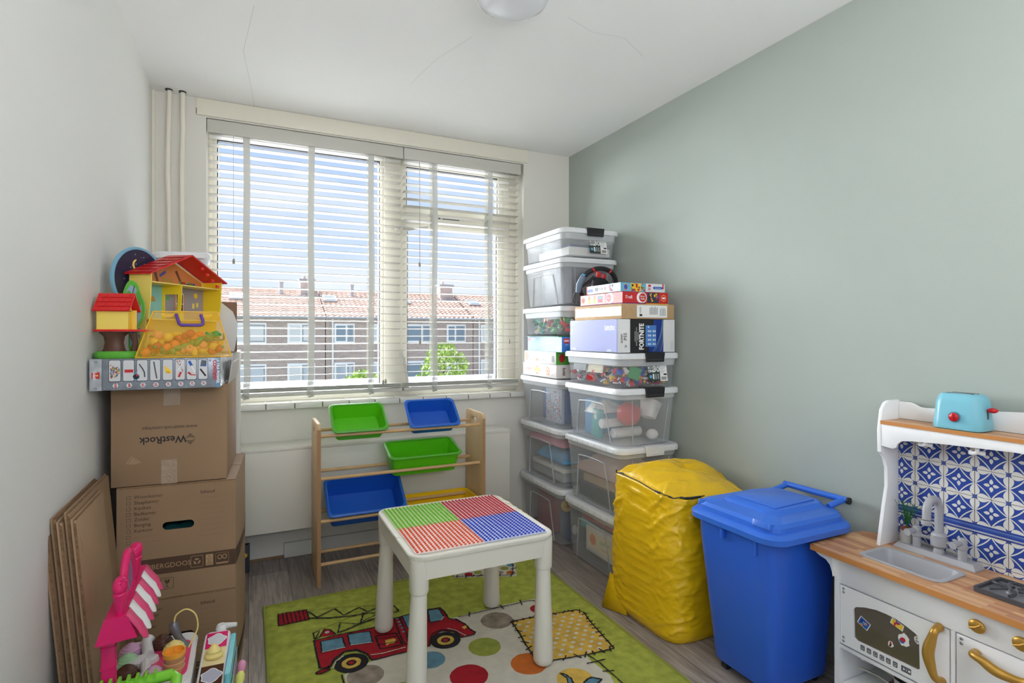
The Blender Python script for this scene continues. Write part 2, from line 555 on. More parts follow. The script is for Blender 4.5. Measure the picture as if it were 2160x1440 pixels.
# ---------------------------------------------------------------- venetian blinds
m_slat = mat('ivory_slat', (200, 197, 189), 0.4)
m_tape = mat('woven_ladder_tape', (204, 204, 198), 0.8, alpha=0.72)
m_cord = mat('blind_cord', (196, 190, 184), 0.8)
m_tas = mat('grey_tassel', (165, 162, 152), 0.5)
def blind(x0, x1, tapes, label, tassels, lift):
    t = thing('venetian_blind', label, 'blind', ((x0 + x1) / 2, YB + .045, WZ0), 0, 'ivory venetian blinds in the window')
    cx, cy, cz = (x0 + x1) / 2, YB + .045, WZ0
    MB(T(-cx, -cy, -cz)).span(x0, x1 + .002, cy - .045, cy - .028, 2.355, 2.426, m_slat, bev=.004).build('valance', t)
    MB(T(-cx, -cy, -cz)).span(x0 + .004, x1 - .004, cy - .027, cy + .025, 2.362, 2.41, m_slat, bev=.002).build('headrail', t)
    b = MB(T(-cx, -cy, -cz))
    def slat(z, tilt=-4.0, dy=0.0):
        n = 6
        pr = [(-.025 + .05 * i / n, .0016 * (1 - (2 * i / n - 1) ** 2)) for i in range(n + 1)]
        ring = [(p[0], p[1] + .0014) for p in pr] + [(p[0], p[1] - .0014) for p in reversed(pr)]
        ca, sa = cos(radians(tilt)), sin(radians(tilt))
        rr = [[(x, cy + dy + p[0] * ca - p[1] * sa, z + p[0] * sa + p[1] * ca) for p in ring] for x in (x0 + .006, x1 - .006)]
        b.loft(rr, m_slat)
    z = 2.345
    while z > .985:
        slat(z)
        z -= .0455
    for k in range(5):
        slat(.958 - .0052 * k, 0, .001 * (k % 2))
    b.build('slats', t)
    MB(T(-cx, -cy, -cz)).span(x0 + .004, x1 - .004, cy - .027, cy + .027, .908, .930, m_slat, bev=.004).build('bottom_rail', t)
    for tx in tapes:
        b = MB(T(-cx, -cy, -cz))
        for yy in (cy - .029, cy + .029):
            pts = []
            for i in range(40):
                f = i / 39
                zz = 2.37 + (.905 - 2.37) * f
                pts.append((zz, .0025 * sin(9 * f + tx * 5) + (.006 * sin(30 * f) * max(0, f - .86) / .14)))
            vs = [(tx - .017 + p[1], yy, p[0]) for p in pts] + [(tx + .017 + p[1], yy, p[0]) for p in pts]
            b.add(vs, [(i, i + 1, 41 + i, 40 + i) for i in range(39)], m_tape)
        # the slack of the tape knotted round the bottom rail
        b.tube([(tx - .016, cy - .033, .928), (tx + .012, cy - .038, .912), (tx - .012, cy - .037, .902), (tx + .016, cy - .034, .905)], [.004, .007, .007, .003], m_tape, n=6)
        b.build('ladder_tape', t)
    for tx, tz in tassels:
        c = MB(T(-cx, -cy, -cz)).tube([(tx, cy - .033, 2.37), (tx + .002, cy - .033, tz)], .0011, m_cord, n=5).build('cord', t)
        MB(T(-cx, -cy, -cz)).lathe([(.002, 0), (.006, -.006), (.0075, -.022), (.005, -.03)][::-1], m_tas, T(tx + .002, cy - .033, tz), n=10).build('tassel', c)
    return t
blind(WX0 + .004, .868, (-0.01, .331, .677), 'wide ivory venetian blind on the left, over the large pane', ((-.075, 1.68), (.745, .985), (.76, .99)), 0)
blind(.874, 1.684, (1.078, 1.463), 'narrower ivory venetian blind on the right, over the vent and casement', ((.975, 1.72), (.978, 1.23), (1.60, 1.23)), 0)

# ---------------------------------------------------------------- ceiling lamp
t = thing('ceiling_lamp', 'round frosted glass lamp on the white ceiling at the top edge', 'lamp', (LAMP[0], LAMP[1], ZC))
MB().lathe([(.055, -.03), (.06, -.0005)], mat('lamp_metal', (200, 202, 205), .3, metal=.6), n=28).build('ceiling_rose', t)
MB().lathe([(.045, -.092), (.09, -.088), (.122, -.07), (.134, -.045), (.13, -.024), (.1, -.012), (.06, -.01)], mat('frosted_glass', (232, 234, 238), .12, alpha=.55), n=40, cap1=False).build('glass_bowl', t)

# heating pipes in the corner
m_pipe = mat('cream_pipe_paint', (228, 222, 208), 0.4, bump=.4, bscale=30, bdist=.002)
for k, (px_, lab) in enumerate(((-.371, 'cream painted heating pipe nearest the left wall corner'), (-.310, 'cream painted heating pipe nearer the window'))):
    q = [(0, 0, z * ZC / 12) for z in range(13)]
    q = [(.0035 * sin(i * 1.7 + k), .003 * cos(i * 2.1), z[2]) for i, z in enumerate(q)]
    q[0] = (q[0][0], q[0][1], 0); q[-1] = (q[-1][0], q[-1][1], ZC - .004)
    b = MB().tube(q, .0115, m_pipe, n=12).lathe([(.017, ZC - .006), (.017, ZC - .0005)], m_dark_gap, n=12)
    tag(place(b.build('heating_pipe'), (px_, 3.345, 0)), lab, 'pipe')

# radiator cover under the sill
m_rc = mat('white_melamine', (222, 219, 210), 0.35)
m_edge = mat('edge_strip', (235, 234, 230), 0.3)
t = thing('radiator_cover', 'long white boxed radiator cover mounted under the window sill', 'radiator cover', (.53, YB, .216))
MB(T(-.53, -YB, -.216)).span(-.27, 1.5, YB - .215, YB - .197, .216, .642, m_rc, bev=.002).build('front_panel', t)
MB(T(-.53, -YB, -.216)).span(-.27, 1.5, YB - .215, YB - .001, .642, .66, m_rc, bev=.002).span(1.494, 1.5015, YB - .213, YB - .003, .6605, .6615, m_edge).build('top_panel', t)
MB(T(-.53, -YB, -.216)).span(1.482, 1.5, YB - .196, YB - .001, .216, .641, m_rc).build('end_panel', t)
MB(T(-.53, -YB, -.216)).span(-.2, 1.35, YB - .12, YB - .03, .27, .58, mat('radiator_enamel', (215, 214, 208), .4), bev=.01).build('radiator', t)

# ================================================================ outside
m_brick = bpy.data.materials.new('brown_brick')
m_brick.use_nodes = True
n_, l_ = m_brick.node_tree.nodes, m_brick.node_tree.links
tc = n_.new('ShaderNodeTexCoord'); mp0 = n_.new('ShaderNodeMapping'); br = n_.new('ShaderNodeTexBrick')
mp0.inputs['Rotation'].default_value = (pi / 2, 0, 0)
l_.new(tc.outputs['Object'], mp0.inputs[0]); l_.new(mp0.outputs[0], br.inputs['Vector'])
br.inputs['Scale'].default_value = 1; br.inputs['Brick Width'].default_value = .24; br.inputs['Row Height'].default_value = .075; br.inputs['Mortar Size'].default_value = .012
br.inputs['Color1'].default_value = lin((176, 158, 154)); br.inputs['Color2'].default_value = lin((152, 134, 132)); br.inputs['Mortar'].default_value = lin((188, 178, 174))
l_.new(br.outputs[0], n_['Principled BSDF'].inputs['Base Color']); n_['Principled BSDF'].inputs['Roughness'].default_value = .9
m_pant = mat('orange_pantile', (204, 178, 164), .75, var=.18, vscale=2.5)
m_upvc = mat('white_window_upvc', (232, 234, 240), .4)
m_wgl = mat('dull_house_glass', (120, 138, 158), .12, spec=.8)
m_curt = mat('pale_curtain', (205, 208, 215), .8)
m_lead = mat('grey_flashing', (150, 152, 160), .5)
m_flat = mat('pale_roof_gravel', (240, 240, 240), .85)
m_grass = mat('garden_ground', (120, 125, 100), .95)
HY_, EY = 36.5, -5.2           # far facade, ground level
struct(MB().span(-60, 90, 4.5, 90, EY - .3, EY, m_grass).build('ground'))
# near flat roof just below the window
tag(MB().span(-8, 14, 4.6, 11.5, EY, .30, m_flat).span(-8, 14, 11.3, 11.6, .3, .36, m_upvc).build('flat_roof_extension'), 'white flat roof right below the window', 'roof')
def terrace(x0, x1, lab, seed, wins):
    r = random.Random(seed)
    t = thing('terraced_house', lab, 'house', ((x0 + x1) / 2, HY_, EY), 0, 'brick terrace across the gardens')
    O = MB(T(-(x0 + x1) / 2, -HY_, -EY))
    zE, zR, dp = 2.42, 4.2, 4.2
    cz = lambda: MB(T(-(x0 + x1) / 2, -HY_, -EY))
    cz().span(x0, x1, HY_, HY_ + 8.4, EY, zE, m_brick).build('wall', t)
    # pantile roof, wavy in both directions
    b = cz()
    nx = int((x1 - x0) / .11); ny = 14
    vs, fs = [], []
    for j in range(ny * 2):
        row = j // 2
        up = j % 2
        f = (row + up) / ny
        y = HY_ - .35 + (dp + .35) * f
        z = zE - .1 + (zR - zE + .1) * f + (0.09 if not up else 0.0)
        for i in range(nx + 1):
            x = x0 + (x1 - x0) * i / nx
            vs.append((x, y, z + .035 * sin(2 * pi * (x - x0) / .33)))
    for j in range(ny * 2 - 1):
        for i in range(nx):
            a = j * (nx + 1) + i
            fs.append((a, a + 1, a + nx + 2, a + nx + 1))
    b.add(vs, fs, m_pant)
    b.add([(x0, HY_ + 4.2, zR), (x1, HY_ + 4.2, zR), (x1, HY_ + 8.8, zE), (x0, HY_ + 8.8, zE)], [(0, 1, 2, 3)], m_pant)
    b.tube([(x0, HY_ + 4.2, zR + .03), (x1, HY_ + 4.2, zR + .03)], .13, m_pant, n=8)
    b.build('roof', t, ang=60)
    cz().tube([(x0, HY_ - .42, zE - .12), (x1, HY_ - .42, zE - .12)], .08, m_lead, n=8).build('gutter', t)
    cz().tube([(x0 + .4, HY_ - .1, EY), (x0 + .4, HY_ - .1, zE - .1)], .06, m_upvc, n=8).build('downpipe', t)
    for (wx, ww, z0, z1, split) in wins:
        b = cz()
        b.span(wx, wx + ww, HY_ - .06, HY_ + .02, z0, z1, m_upvc)
        w = b.build('window', t)
        xm = wx + ww * split
        cz().span(wx + .12, xm - .06, HY_ - .075, HY_ - .05, z0 + .14, z1 - .14, m_wgl if r.random() < .5 else m_curt).build('pane', w)
        b = cz()
        b.span(xm + .04, wx + ww - .08, HY_ - .08, HY_ - .04, z0 + .1, z1 - .1, m_lead).span(xm + .12, wx + ww - .16, HY_ - .09, HY_ - .05, z0 + .18, z1 - .18, m_wgl if r.random() < .7 else m_curt)
        b.build('casement', w)
    return t
def roofpt(x, f):      # a point on the near roof slope, f from eaves (0) to ridge (1)
    return (x, HY_ + 4.2 * f, 2.42 + 1.78 * f)
def skylight(t, x, f, lab=None):
    p = roofpt(x, f)
    c = t.location
    b = MB(T(p[0] - c[0], p[1] - c[1], p[2] - c[2] + .12) @ RX(23))
    b.span(-.45, .45, -.5, .5, 0, .1, m_lead).span(-.35, .35, -.4, .4, .08, .12, m_wgl)
    b.build('skylight', t)
def chimney(t, x, w=.95, hgt=1.15):
    c = t.location
    b = MB(T(x - c[0], HY_ + 3.9 - c[1], 3.75 - c[2]))
    b.span(-w / 2, w / 2, -.45, .45, -.3, hgt, m_brick).span(-w / 2 - .1, w / 2 + .1, -.55, .55, hgt, hgt + .12, m_lead)
    b.span(-w / 2 - .25, w / 2 + .2, -.8, -.45, -.6, .12, m_lead)
    b.lathe([(.12, hgt + .1), (.1, hgt + .35)], m_pant, T(-.15, 0, 0), n=10)
    b.build('chimney', t)
def vent(t, x):
    c = t.location
    MB(T(x - c[0], HY_ + 3.5 - c[1], 3.7 - c[2])).cyl(.13, 1.0, m_lead, n=10).cyl(.17, .12, m_lead, T(0, 0, 1.0), n=10).build('vent_pipe', t)

W_UP, W_LO = (.70, 1.95), (-1.85, -.52)
def row(xs):
    out = []
    for (x0, x1, sp) in xs:
        out.append((x0, x1 - x0, W_UP[0], W_UP[1], sp)); out.append((x0, x1 - x0, W_LO[0], W_LO[1], sp))
    return out
h1 = terrace(-14, -2.3, 'far left brick terraced house with orange tiled roof seen through the left blind', 1, row([(-9, -6, .6), (-5, -3, .55)]))
h2 = terrace(-2.25, 4.35, 'brick terraced house with a skylight at its left end, nearest the toy house', 2, row([(-1.7, .98, .6), (2.15, 3.75, .5)]))
h3 = terrace(4.4, 8.35, 'brick terraced house with a wide curtained window left of the window post', 3, row([(4.9, 6.16, .6), (7.2, 8.11, .45)]))
h4 = terrace(8.4, 14.3, 'brick terraced house directly right of the window post, skylight at its left', 4, row([(9.31, 11.4, .62), (12.36, 13.75, .45)]))
h5 = terrace(14.35, 30, 'brick terraced house behind the right end of the right blind', 5, row([(14.9, 16.5, .5), (18, 20, .5), (22, 25, .5)]))
chimney(h2, 3.6, .85); chimney(h4, 13.5, .95); skylight(h2, -.65, .62); skylight(h3, 4.95, .62); skylight(h4, 9.95, .6); skylight(h5, 15.3, .6)
vent(h2, 1.97); vent(h3, 6.56); vent(h5, 22.5)
# trees
m_leaf = mat('bright_leaves', (128, 152, 74), .7, var=.3, vscale=1.2)
m_leaf2 = mat('dark_leaves', (92, 120, 62), .7, var=.3, vscale=1.2)
m_bark = mat('bark', (96, 80, 66), .9)
def tree(x, y, z, r, hgt, lab, seed, m):
    rr = random.Random(seed)
    t = thing('garden_tree', lab, 'tree', (x, y, EY))
    b = MB()
    for i in range(1500):
        a = rr.uniform(0, 2 * pi); c = rr.uniform(-1, 1); q = rr.uniform(.55, 1) ** .6
        s = sqrt(1 - c * c)
        lump = 1 + .18 * sin(3 * a + 5 * c) + .1 * sin(7 * a)
        p = Vector((r * q * s * cos(a) * lump, r * q * s * sin(a) * lump, z - EY + hgt * c * q))
        e = Euler((rr.uniform(0, 6), rr.uniform(0, 6), rr.uniform(0, 6))).to_matrix().to_4x4()
        k = rr.uniform(.10, .2) * r / 1.6
        b.add([(-k, 0, 0), (0, -k * .6, 0), (k, 0, .02), (0, k * .6, 0)], [(0, 1, 2, 3)], m, Matrix.Translation(p) @ e)
    b.build('foliage', t)
    MB().tube([(0, 0, 0), (.1, 0, (z - EY) * .5), (0, 0, z - EY + hgt * .3)], [.14, .1, .04], m_bark, n=8).build('trunk', t)
tree(7.15, 21.5, -.45, .98, 1.4, 'round bright green tree in the garden seen through the right blind', 3, m_leaf)
tree(3.75, 20.5, -.95, .8, .95, 'low green bush top seen through the left blind beside the window post', 4, m_leaf)
tree(-4.9, 46, 4.6, 1.3, 1.2, 'distant treetop just above the ridge at the far left', 5, m_leaf2)
# garden sheds / canopy roof
t = thing('garden_canopy', 'pale corrugated garden canopy roof below the opposite houses', 'canopy', (8.2, 27, EY))
b = MB()
n = 60
b.add([(x, y, z + .04 * (i % 2)) for (y, z) in ((-2.2, 2.2), (2.2, 3.0)) for i, x in enumerate([-3.3 + 6.6 * k / n for k in range(n + 1)])], [(i, i + 1, n + 2 + i, n + 1 + i) for i in range(n)], mat('canopy_sheet', (205, 202, 198), .6))
b.build('roof', t)
for sx in (-3.1, 3.1):
    for sy in (-2, 2):
        MB().span(sx - .06, sx + .06, sy - .06, sy + .06, 0, 2.25 if sy < 0 else 2.95, m_bark).build('post', t)
t = tag(MB().span(12.2, 17.5, 25, 29, EY, -2.35, mat('shed_boards', (122, 84, 66), .8)).span(12.0, 17.7, 24.8, 29.2, -2.35, -2.2, m_lead).build('garden_shed'), 'brown timber garden shed right of the green tree', 'shed')

# ================================================================ storage boxes on the right
def milky(name, alpha, rough=.22, col=(222, 225, 228)):
    m = mat(name, col, rough, alpha=alpha, spec=.6, bump=.12, bscale=14, bdist=.004)
    return m
m_lid = milky('milky_lid', .90, .35, (232, 234, 236))
m_body = milky('milky_body', .33, .25, (206, 209, 212))
m_bodyc = milky('clear_body', .15, .06)
m_band = milky('milky_band', .62, .3)
m_rib = milky('milky_rib', .5, .3, (206, 209, 212))
m_blk = mat('black_clip', (38, 38, 40), .4)
m_lab = mat('dark_green_label', (52, 66, 62), .5)
m_white = mat('white_print', (238, 238, 236), .5)
m_black = mat('black_print', (34, 33, 34), .5)
m_grey = mat('grey_print', (150, 152, 154), .6)
m_cyan = mat('light_blue_print', (92, 170, 214), .5)
m_red = mat('red_print', (196, 40, 46), .45)
m_yel = mat('yellow_print', (238, 196, 50), .45)
m_org = mat('orange_print', (232, 140, 84), .5)
m_blu = mat('blue_print', (38, 92, 178), .45)
m_grn = mat('green_print', (86, 168, 66), .5)

def ring3(w, d, r, z, n=4, cx=0, cy=0):
    return [(p[0], p[1], z) for p in rrect(w, d, r, n, cx, cy)]
def storage_box(label, cx, cy, z0, h, w=.40, d=.56, clear=False, clip=None, sticker=False, frame=True, group=None, bw=.335, bd=.475):
    t = thing('storage_box', label, 'storage box', (cx, cy, z0), 0, group)
    body = m_bodyc if clear else m_body
    b = MB()
    hb = h - .022
    st = .05 if h < .2 else .04
    tw, td = w - .02, d - .02
    f = (hb - st) / hb
    w1, d1 = bw + (tw - .012 - bw) * f, bd + (td - .012 - bd) * f
    b.loft([ring3(bw - .02, bd - .02, .03, .003), ring3(bw - .004, bd - .004, .036, .006), ring3(bw, bd, .038, .014), ring3(w1, d1, .045, hb - st)], body, cap1=False)
    b.loft([ring3(w1, d1, .045, hb - st), ring3(w1 + .008, d1 + .008, .047, hb - st + .004), ring3(tw, td, .05, hb)], m_band, cap0=False, cap1=False)
    def wall(side, u, v):      # point on a tapering wall; u along, v height
        k = v / (hb - st)
        if side == 'L':
            return (-(bw + (w1 - bw) * k) / 2 - .0025, u, v)
        return (u, -(bd + (d1 - bd) * k) / 2 - .0025, v)
    if frame:
        top, bot = .86, .04
        for side, L0, L1 in (('L', bd * .34, bd * .27),):
            pts = [wall(side, q[0], q[1]) for q in [(-L0, hb * bot), (-L1, (hb - st) * top - .03), (-L1 + .03, (hb - st) * top), (L1 - .03, (hb - st) * top), (L1, (hb - st) * top - .03), (L0, hb * bot)]]
            b.tube(spline(pts, 4), .004, m_rib, n=6)
        for q in (-.30, .34):
            b.tube([wall('F', q * bw * .92, .01), wall('F', q * bw * 1.1, (hb - st) * .99)], .0022, m_rib, n=6)
    b.build('body', t)
    b = MB()
    b.loft([ring3(w - .012, d - .012, .05, hb - .014), ring3(w, d, .054, hb - .012), ring3(w + .002, d + .002, .055, hb + .006), ring3(w - .01, d - .01, .05, hb + .016),
            ring3(w - .035, d - .035, .04, hb + .017), ring3(w - .042, d - .042, .036, hb + .013)], m_lid, cap0=False)
    for q in (-.30, .30):
        b.span(q * d * 0 - w / 2 + .012, -w / 2 + .014, -d * .3, d * .3, hb + .0155, hb + .0165, m_lid) if q < 0 else None
    for i in range(9):
        y = -d * .4 + d * .8 * i / 8
        b.span(-w / 2 - .0015, -w / 2 + .0, y - .001, y + .001, hb - .01, hb + .008, m_band)
    b.build('lid', t)
    if clip:
        m = m_blk if clip == 'black' else m_lid
        b = MB(T(.015, -d / 2, hb))
        b.loft([[(x * s, -.003 - o, z) for x, z in ((-.062, .02), (.062, .02), (.056, -.028), (-.056, -.028))] for s, o in ((1, 0), (1, .005), (.94, .008))], m)
        b.span(-.06, .06, -.006, .022, .0175, .0215, m, bev=.001)
        b.span(-.048, .048, -.0125, -.0105, -.018, -.013, m_lid if clip != 'black' else mat('clip_highlight', (62, 62, 64), .4))
        b.build('clip_handle', t, label=('black plastic clip handle' if clip == 'black' else 'clear white clip handle'))
    if sticker:
        zz = hb * .46
        k = zz / hb
        tilt = degrees(atan((td - bd) / 2 / hb))
        b = MB(T(.0, -(bd + (td - .012 - bd) * k) / 2 - .006, zz) @ RX(90 + tilt * 0 - tilt))
        b.rect(-.012, -.042, .065, .040, m_lab).rect(.065, -.042, .112, .040, m_white)
        b.text('BOX', .019, m_white, T(.009, .027, .0006), bold=.0003).text('ONE', .019, m_white, T(.009, .010, .0006), bold=.0009).text('30', .042, m_white, T(.043, .019, .0006), bold=.0012)
        b.flat(circ(.0085, 16, .004, -.018), m_cyan, z=.0006)
        b.flat(rrect(.010, .028, .004, 3, .022, -.018), m_white, z=.0006)
        b.flat(rrect(.010, .028, .003, 3, .037, -.018), m_grey, z=.0006).flat(rrect(.010, .028, .003, 3, .052, -.018), m_grey, z=.0006)
        for i in range(12):
            b.rect(.072 + i * .0028, -.036, .072 + i * .0028 + (.0018 if i % 3 else .001), -.02, m_black, z=.0006)
        for i in range(6):
            b.rect(.07, .03 - i * .006, .1 - .006 * (i % 3), .0285 - i * .006, m_grey, z=.0006)
        b.rect(.088, -.012, .108, -.004, m_black, z=.0006)
        b.build('size_sticker', t, label='dark green and white size sticker')
    return t
NX, NY, FX, FY = 1.854, 2.519, 1.846, 3.088
storage_box('tall clear lidded box on the floor beside the yellow bag, lowest of the front stack', NX, NY, 0, .336)
storage_box('tall clear lidded box second in the front stack, with clear clip handle', NX, NY, .335, .362, clip='white')
storage_box('clear lidded box with red ball and white mug inside, third in the front stack', NX, NY, .694, .300, clip='black')
storage_box('shallow clear box full of toy bricks with size sticker, topmost box of the front stack', NX, NY, .991, .182, clear=True, clip='black', sticker=True, frame=False, bw=.35, bd=.50)
storage_box('tall clear lidded box on the floor in the corner, lowest of the rear stack', FX, FY, 0, .348)
storage_box('tall clear lidded box with pink and blue cloth inside, second in the rear stack', FX, FY, .347, .355)
storage_box('clear lidded box with a patterned board inside, directly under the white game boxes', FX, FY, .700, .298)
storage_box('shallow clear box of tangled green and yellow toys, above the blue game box', FX, 3.052, 1.258, .178, clear=True, frame=False, bw=.35, bd=.49)
storage_box('tall clear lidded box with dark carton inside, second from top of the rear stack', FX, 3.045, 1.435, .285, w=.405, d=.55)
storage_box('shallow clear box with a size sticker and black clip, topmost of the rear stack', FX, 3.04, 1.719, .175, w=.41, d=.555, clip='black', sticker=True, frame=False, bw=.355, bd=.49)

# ---- things inside the boxes
def solid(name, label, cat, x, y, z, sx, sy, sz, m, rz=0, rx=0, ry=0, bev=.004, group=None, extra=None):
    b = MB().box((0, 0, sz / 2), (sx, sy, sz), m, bev=bev)
    if extra:
        extra(b)
    return tag(place(b.build(name), (x, y, z), rz, rx, ry), label, cat, group)
def ballobj(name, label, cat, x, y, z, r, m, s=(1, 1, 1), group=None, rz=0):
    return tag(place(MB().ball((0, 0, r * s[2]), r, m, s=s, n=20, k=12).build(name, ang=180), (x, y, z), rz), label, cat, group)
def cloth(name, label, cat, x, y, z, sx, sy, h, m, seed):
    n = 16
    vs = []
    for j in range(n + 1):
        for i in range(n + 1):
            u, v = i / n * 2 - 1, j / n * 2 - 1
            e = max(0, 1 - max(abs(u), abs(v)) ** 4)
            q = noise.noise(Vector((u * 2.4 + seed, v * 2.4, seed)))
            vs.append((u * sx / 2, v * sy / 2, max(.001, h * (e * (.72 + .5 * q)))))
    N = n + 1
    fs = [(j * N + i, j * N + i + 1, (j + 1) * N + i + 1, (j + 1) * N + i) for j in range(n) for i in range(n)]
    vs += [(-sx / 2, -sy / 2, 0), (sx / 2, -sy / 2, 0), (sx / 2, sy / 2, 0), (-sx / 2, sy / 2, 0)]
    k = len(vs) - 4
    fs.append((k + 3, k + 2, k + 1, k))
    return tag(place(MB().add(vs, fs, m).build(name, ang=180), (x, y, z)), label, cat)
c_red = mat('toy_red', (190, 38, 44), .45); c_yel = mat('toy_yellow', (236, 190, 44), .45); c_blu = mat('toy_blue', (40, 84, 168), .45); c_grn = mat('toy_green', (44, 140, 72), .45)
c_wht = mat('toy_white', (232, 230, 226), .45); c_dkg = mat('dark_grey_plastic', (58, 60, 66), .6); c_brn = mat('toy_brown', (120, 84, 60), .7); c_pnk = mat('pink_cloth', (214, 130, 150), .9)
c_sky = mat('sky_blue_cloth', (88, 160, 206), .9); c_orn = mat('toy_orange', (236, 122, 44), .5); c_teal = mat('toy_teal', (70, 168, 168), .5); c_tan = mat('tan_board', (196, 166, 132), .8); c_lgr = mat('light_grey_plastic', (178, 180, 184), .5)
# lowest front box
solid('board_game', 'red board game box lying inside the lowest front clear box', 'board game', NX, 2.5, .225, .28, .36, .045, c_red, extra=lambda b: b.text('MONOPOLY', .022, m_white, T(-.1405, 0, .022) @ LEFT))
solid('picture_book', 'white picture puzzle box with green writing inside the lowest front clear box', 'puzzle box', 1.715, 2.46, .07, .035, .30, .14, c_wht,
      extra=lambda b: (b.rect(-.13, .02, .13, .12, mat('cream_print', (240, 226, 190), .6), T(-.018, 0, 0) @ LEFT), b.flat(circ(.03, 16, -.08, .075), m_org, T(-.0185, 0, 0) @ LEFT), b.text('spelen', .035, m_grn, T(-.0185, -.03, .085) @ LEFT), b.text('leren', .03, m_org, T(-.0185, -.03, .05) @ LEFT)))
solid('paper_pad', 'cream folded paper on top inside the lowest front clear box', 'paper', 1.80, 2.42, .275, .2, .2, .02, c_tan, rz=15, ry=4)
solid('teal_case', 'flat teal and white case inside the lowest front clear box', 'case', 1.84, 2.60, .17, .24, .2, .05, c_teal)
solid('toy_tub', 'brown mottled toy tub inside the lowest front clear box', 'tub', 1.86, 2.48, .012, .22, .38, .15, mat('mottled_brown', (150, 120, 106), .7, var=.35, vscale=14), bev=.02)
# second front box
cloth('plush_blanket', 'brownish pink plush blanket inside the second front clear box', 'blanket', NX, NY, .50, .31, .44, .13, mat('rosy_brown_cloth', (186, 158, 148), .95), 3)
solid('dark_tray', 'dark flat tray inside the second front clear box', 'tray', NX, 2.5, .35, .28, .42, .085, c_dkg, bev=.01)
solid('cardboard_panel', 'tan board lying on the dark tray inside the second front clear box', 'board', NX, 2.48, .437, .27, .38, .05, c_tan, rx=0)
# third front box
ballobj('toy_ball', 'red ball inside the third front clear box', 'ball', 1.80, 2.36, .785, .062, c_red)
t = thing('toy_mug', 'white square toy mug with a star print inside the third front clear box', 'mug', (1.905, 2.335, .825), 20)
MB(RY(22)).loft([ring3(.07, .07, .02, 0), ring3(.1, .1, .03, .09), ring3(.092, .092, .028, .09), ring3(.06, .06, .02, .01)], c_wht, cap1=True).build('cup', t)
b = MB(RY(22) @ T(0, -.0455, .05) @ RX(84))
st_ = [((.016 if i % 2 == 0 else .007) * sin(i * pi / 5), (.016 if i % 2 == 0 else .007) * cos(i * pi / 5)) for i in range(10)]
b.line(st_, .0015, m_grey, closed=True).build('star_print', t)
solid('blue_phone_box', 'small light blue box standing inside the third front clear box', 'box', 1.715, 2.53, .708, .03, .07, .15, c_teal, rx=5, extra=lambda b: b.flat(circ(.015, 12, 0, .11), c_wht, T(-.0156, 0, 0) @ LEFT))
solid('sky_blue_case', 'sky blue case inside the third front clear box', 'case', 1.84, 2.64, .708, .2, .09, .19, c_sky)
for k, (dx, dy, dz, rz) in enumerate(((1.86, 2.45, .708, 0), (1.80, 2.48, .760, 8))):
    o = MB().cyl(.026, .2, c_wht, T(-.1, 0, .026) @ RY(90), n=16, bev=.004).build('white_tube')
    tag(place(o, (dx, dy, dz), rz), ('lower' if k == 0 else 'upper') + ' white plastic tube inside the third front clear box', 'tube')
cloth('white_cloth', 'crumpled white cloth inside the third front clear box', 'cloth', 1.79, 2.56, .835, .2, .12, .07, c_wht, 9)
ballobj('white_egg', 'white egg shaped toy beside the mug inside the third front clear box', 'toy', 1.93, 2.33, .708, .028, c_wht, (1.2, 1, 1))
cloth('dark_cable_heap', 'dark bundle at the right inside the third front clear box', 'bundle', 1.96, 2.545, .708, .05, .3, .12, c_dkg, 5)
# rear boxes
solid('red_game_case', 'dark red case inside the lowest rear clear box', 'case', 1.80, 3.13, .012, .16, .24, .24, mat('dark_red_plastic', (150, 52, 50), .5), bev=.03)
t = MB().cyl(.036, .025, c_yel, RX(90), n=24, bev=.004).ball((0, -.02, 0), .012, c_orn).build('yellow_disc')
tag(place(t, (1.745, 2.905, .225)), 'yellow toy wheel inside the lowest rear clear box', 'toy')
solid('blue_toy_block', 'dark blue toy block inside the lowest rear clear box', 'block', 1.82, 2.92, .012, .16, .12, .16, mat('navy_plastic', (52, 66, 104), .5), bev=.02)
ballobj('white_toy', 'small white figure inside the lowest rear clear box', 'toy', 1.77, 2.845, .06, .02, c_wht, (1, 1, 1.5))
cloth('pink_cloth', 'pink cloth inside the second rear clear box', 'cloth', FX, 3.08, .585, .32, .47, .085, c_pnk, 4)
cloth('blue_cloth', 'sky blue cloth under the pink cloth inside the second rear clear box', 'cloth', 1.84, 3.02, .49, .3, .38, .085, c_sky, 6)
solid('white_board', 'long white board inside the second rear clear box', 'board', 1.84, 3.05, .431, .29, .4, .025, c_wht)
solid('grey_crate', 'grey crate inside the second rear clear box', 'crate', FX, 3.08, .365, .27, .4, .06, c_lgr, bev=.01)
def dots(b):
    rr = random.Random(4)
    for i in range(150):
        b.flat(circ(rr.uniform(.003, .006), 6, rr.uniform(-.09, .09), rr.uniform(.02, .2)), rr.choice((c_org_, m_white, m_grey, c_blu, c_red)), T(-.0106, 0, 0) @ LEFT, z=.0002 * (i % 3))
c_org_ = c_orn
solid('patterned_board', 'board covered in small colourful figures inside the third rear clear box', 'board', 1.735, 3.02, .712, .02, .2, .215, mat('pale_blue_board', (176, 186, 204), .6), extra=dots)
solid('blue_game_board', 'blue board behind the patterned board in the third rear clear box', 'board', 1.79, 3.10, .712, .03, .3, .2, c_blu)
solid('brown_pouch', 'dark red pouch inside the third rear clear box', 'pouch', 1.90, 2.93, .712, .13, .14, .05, mat('maroon', (140, 66, 66), .8), bev=.015)
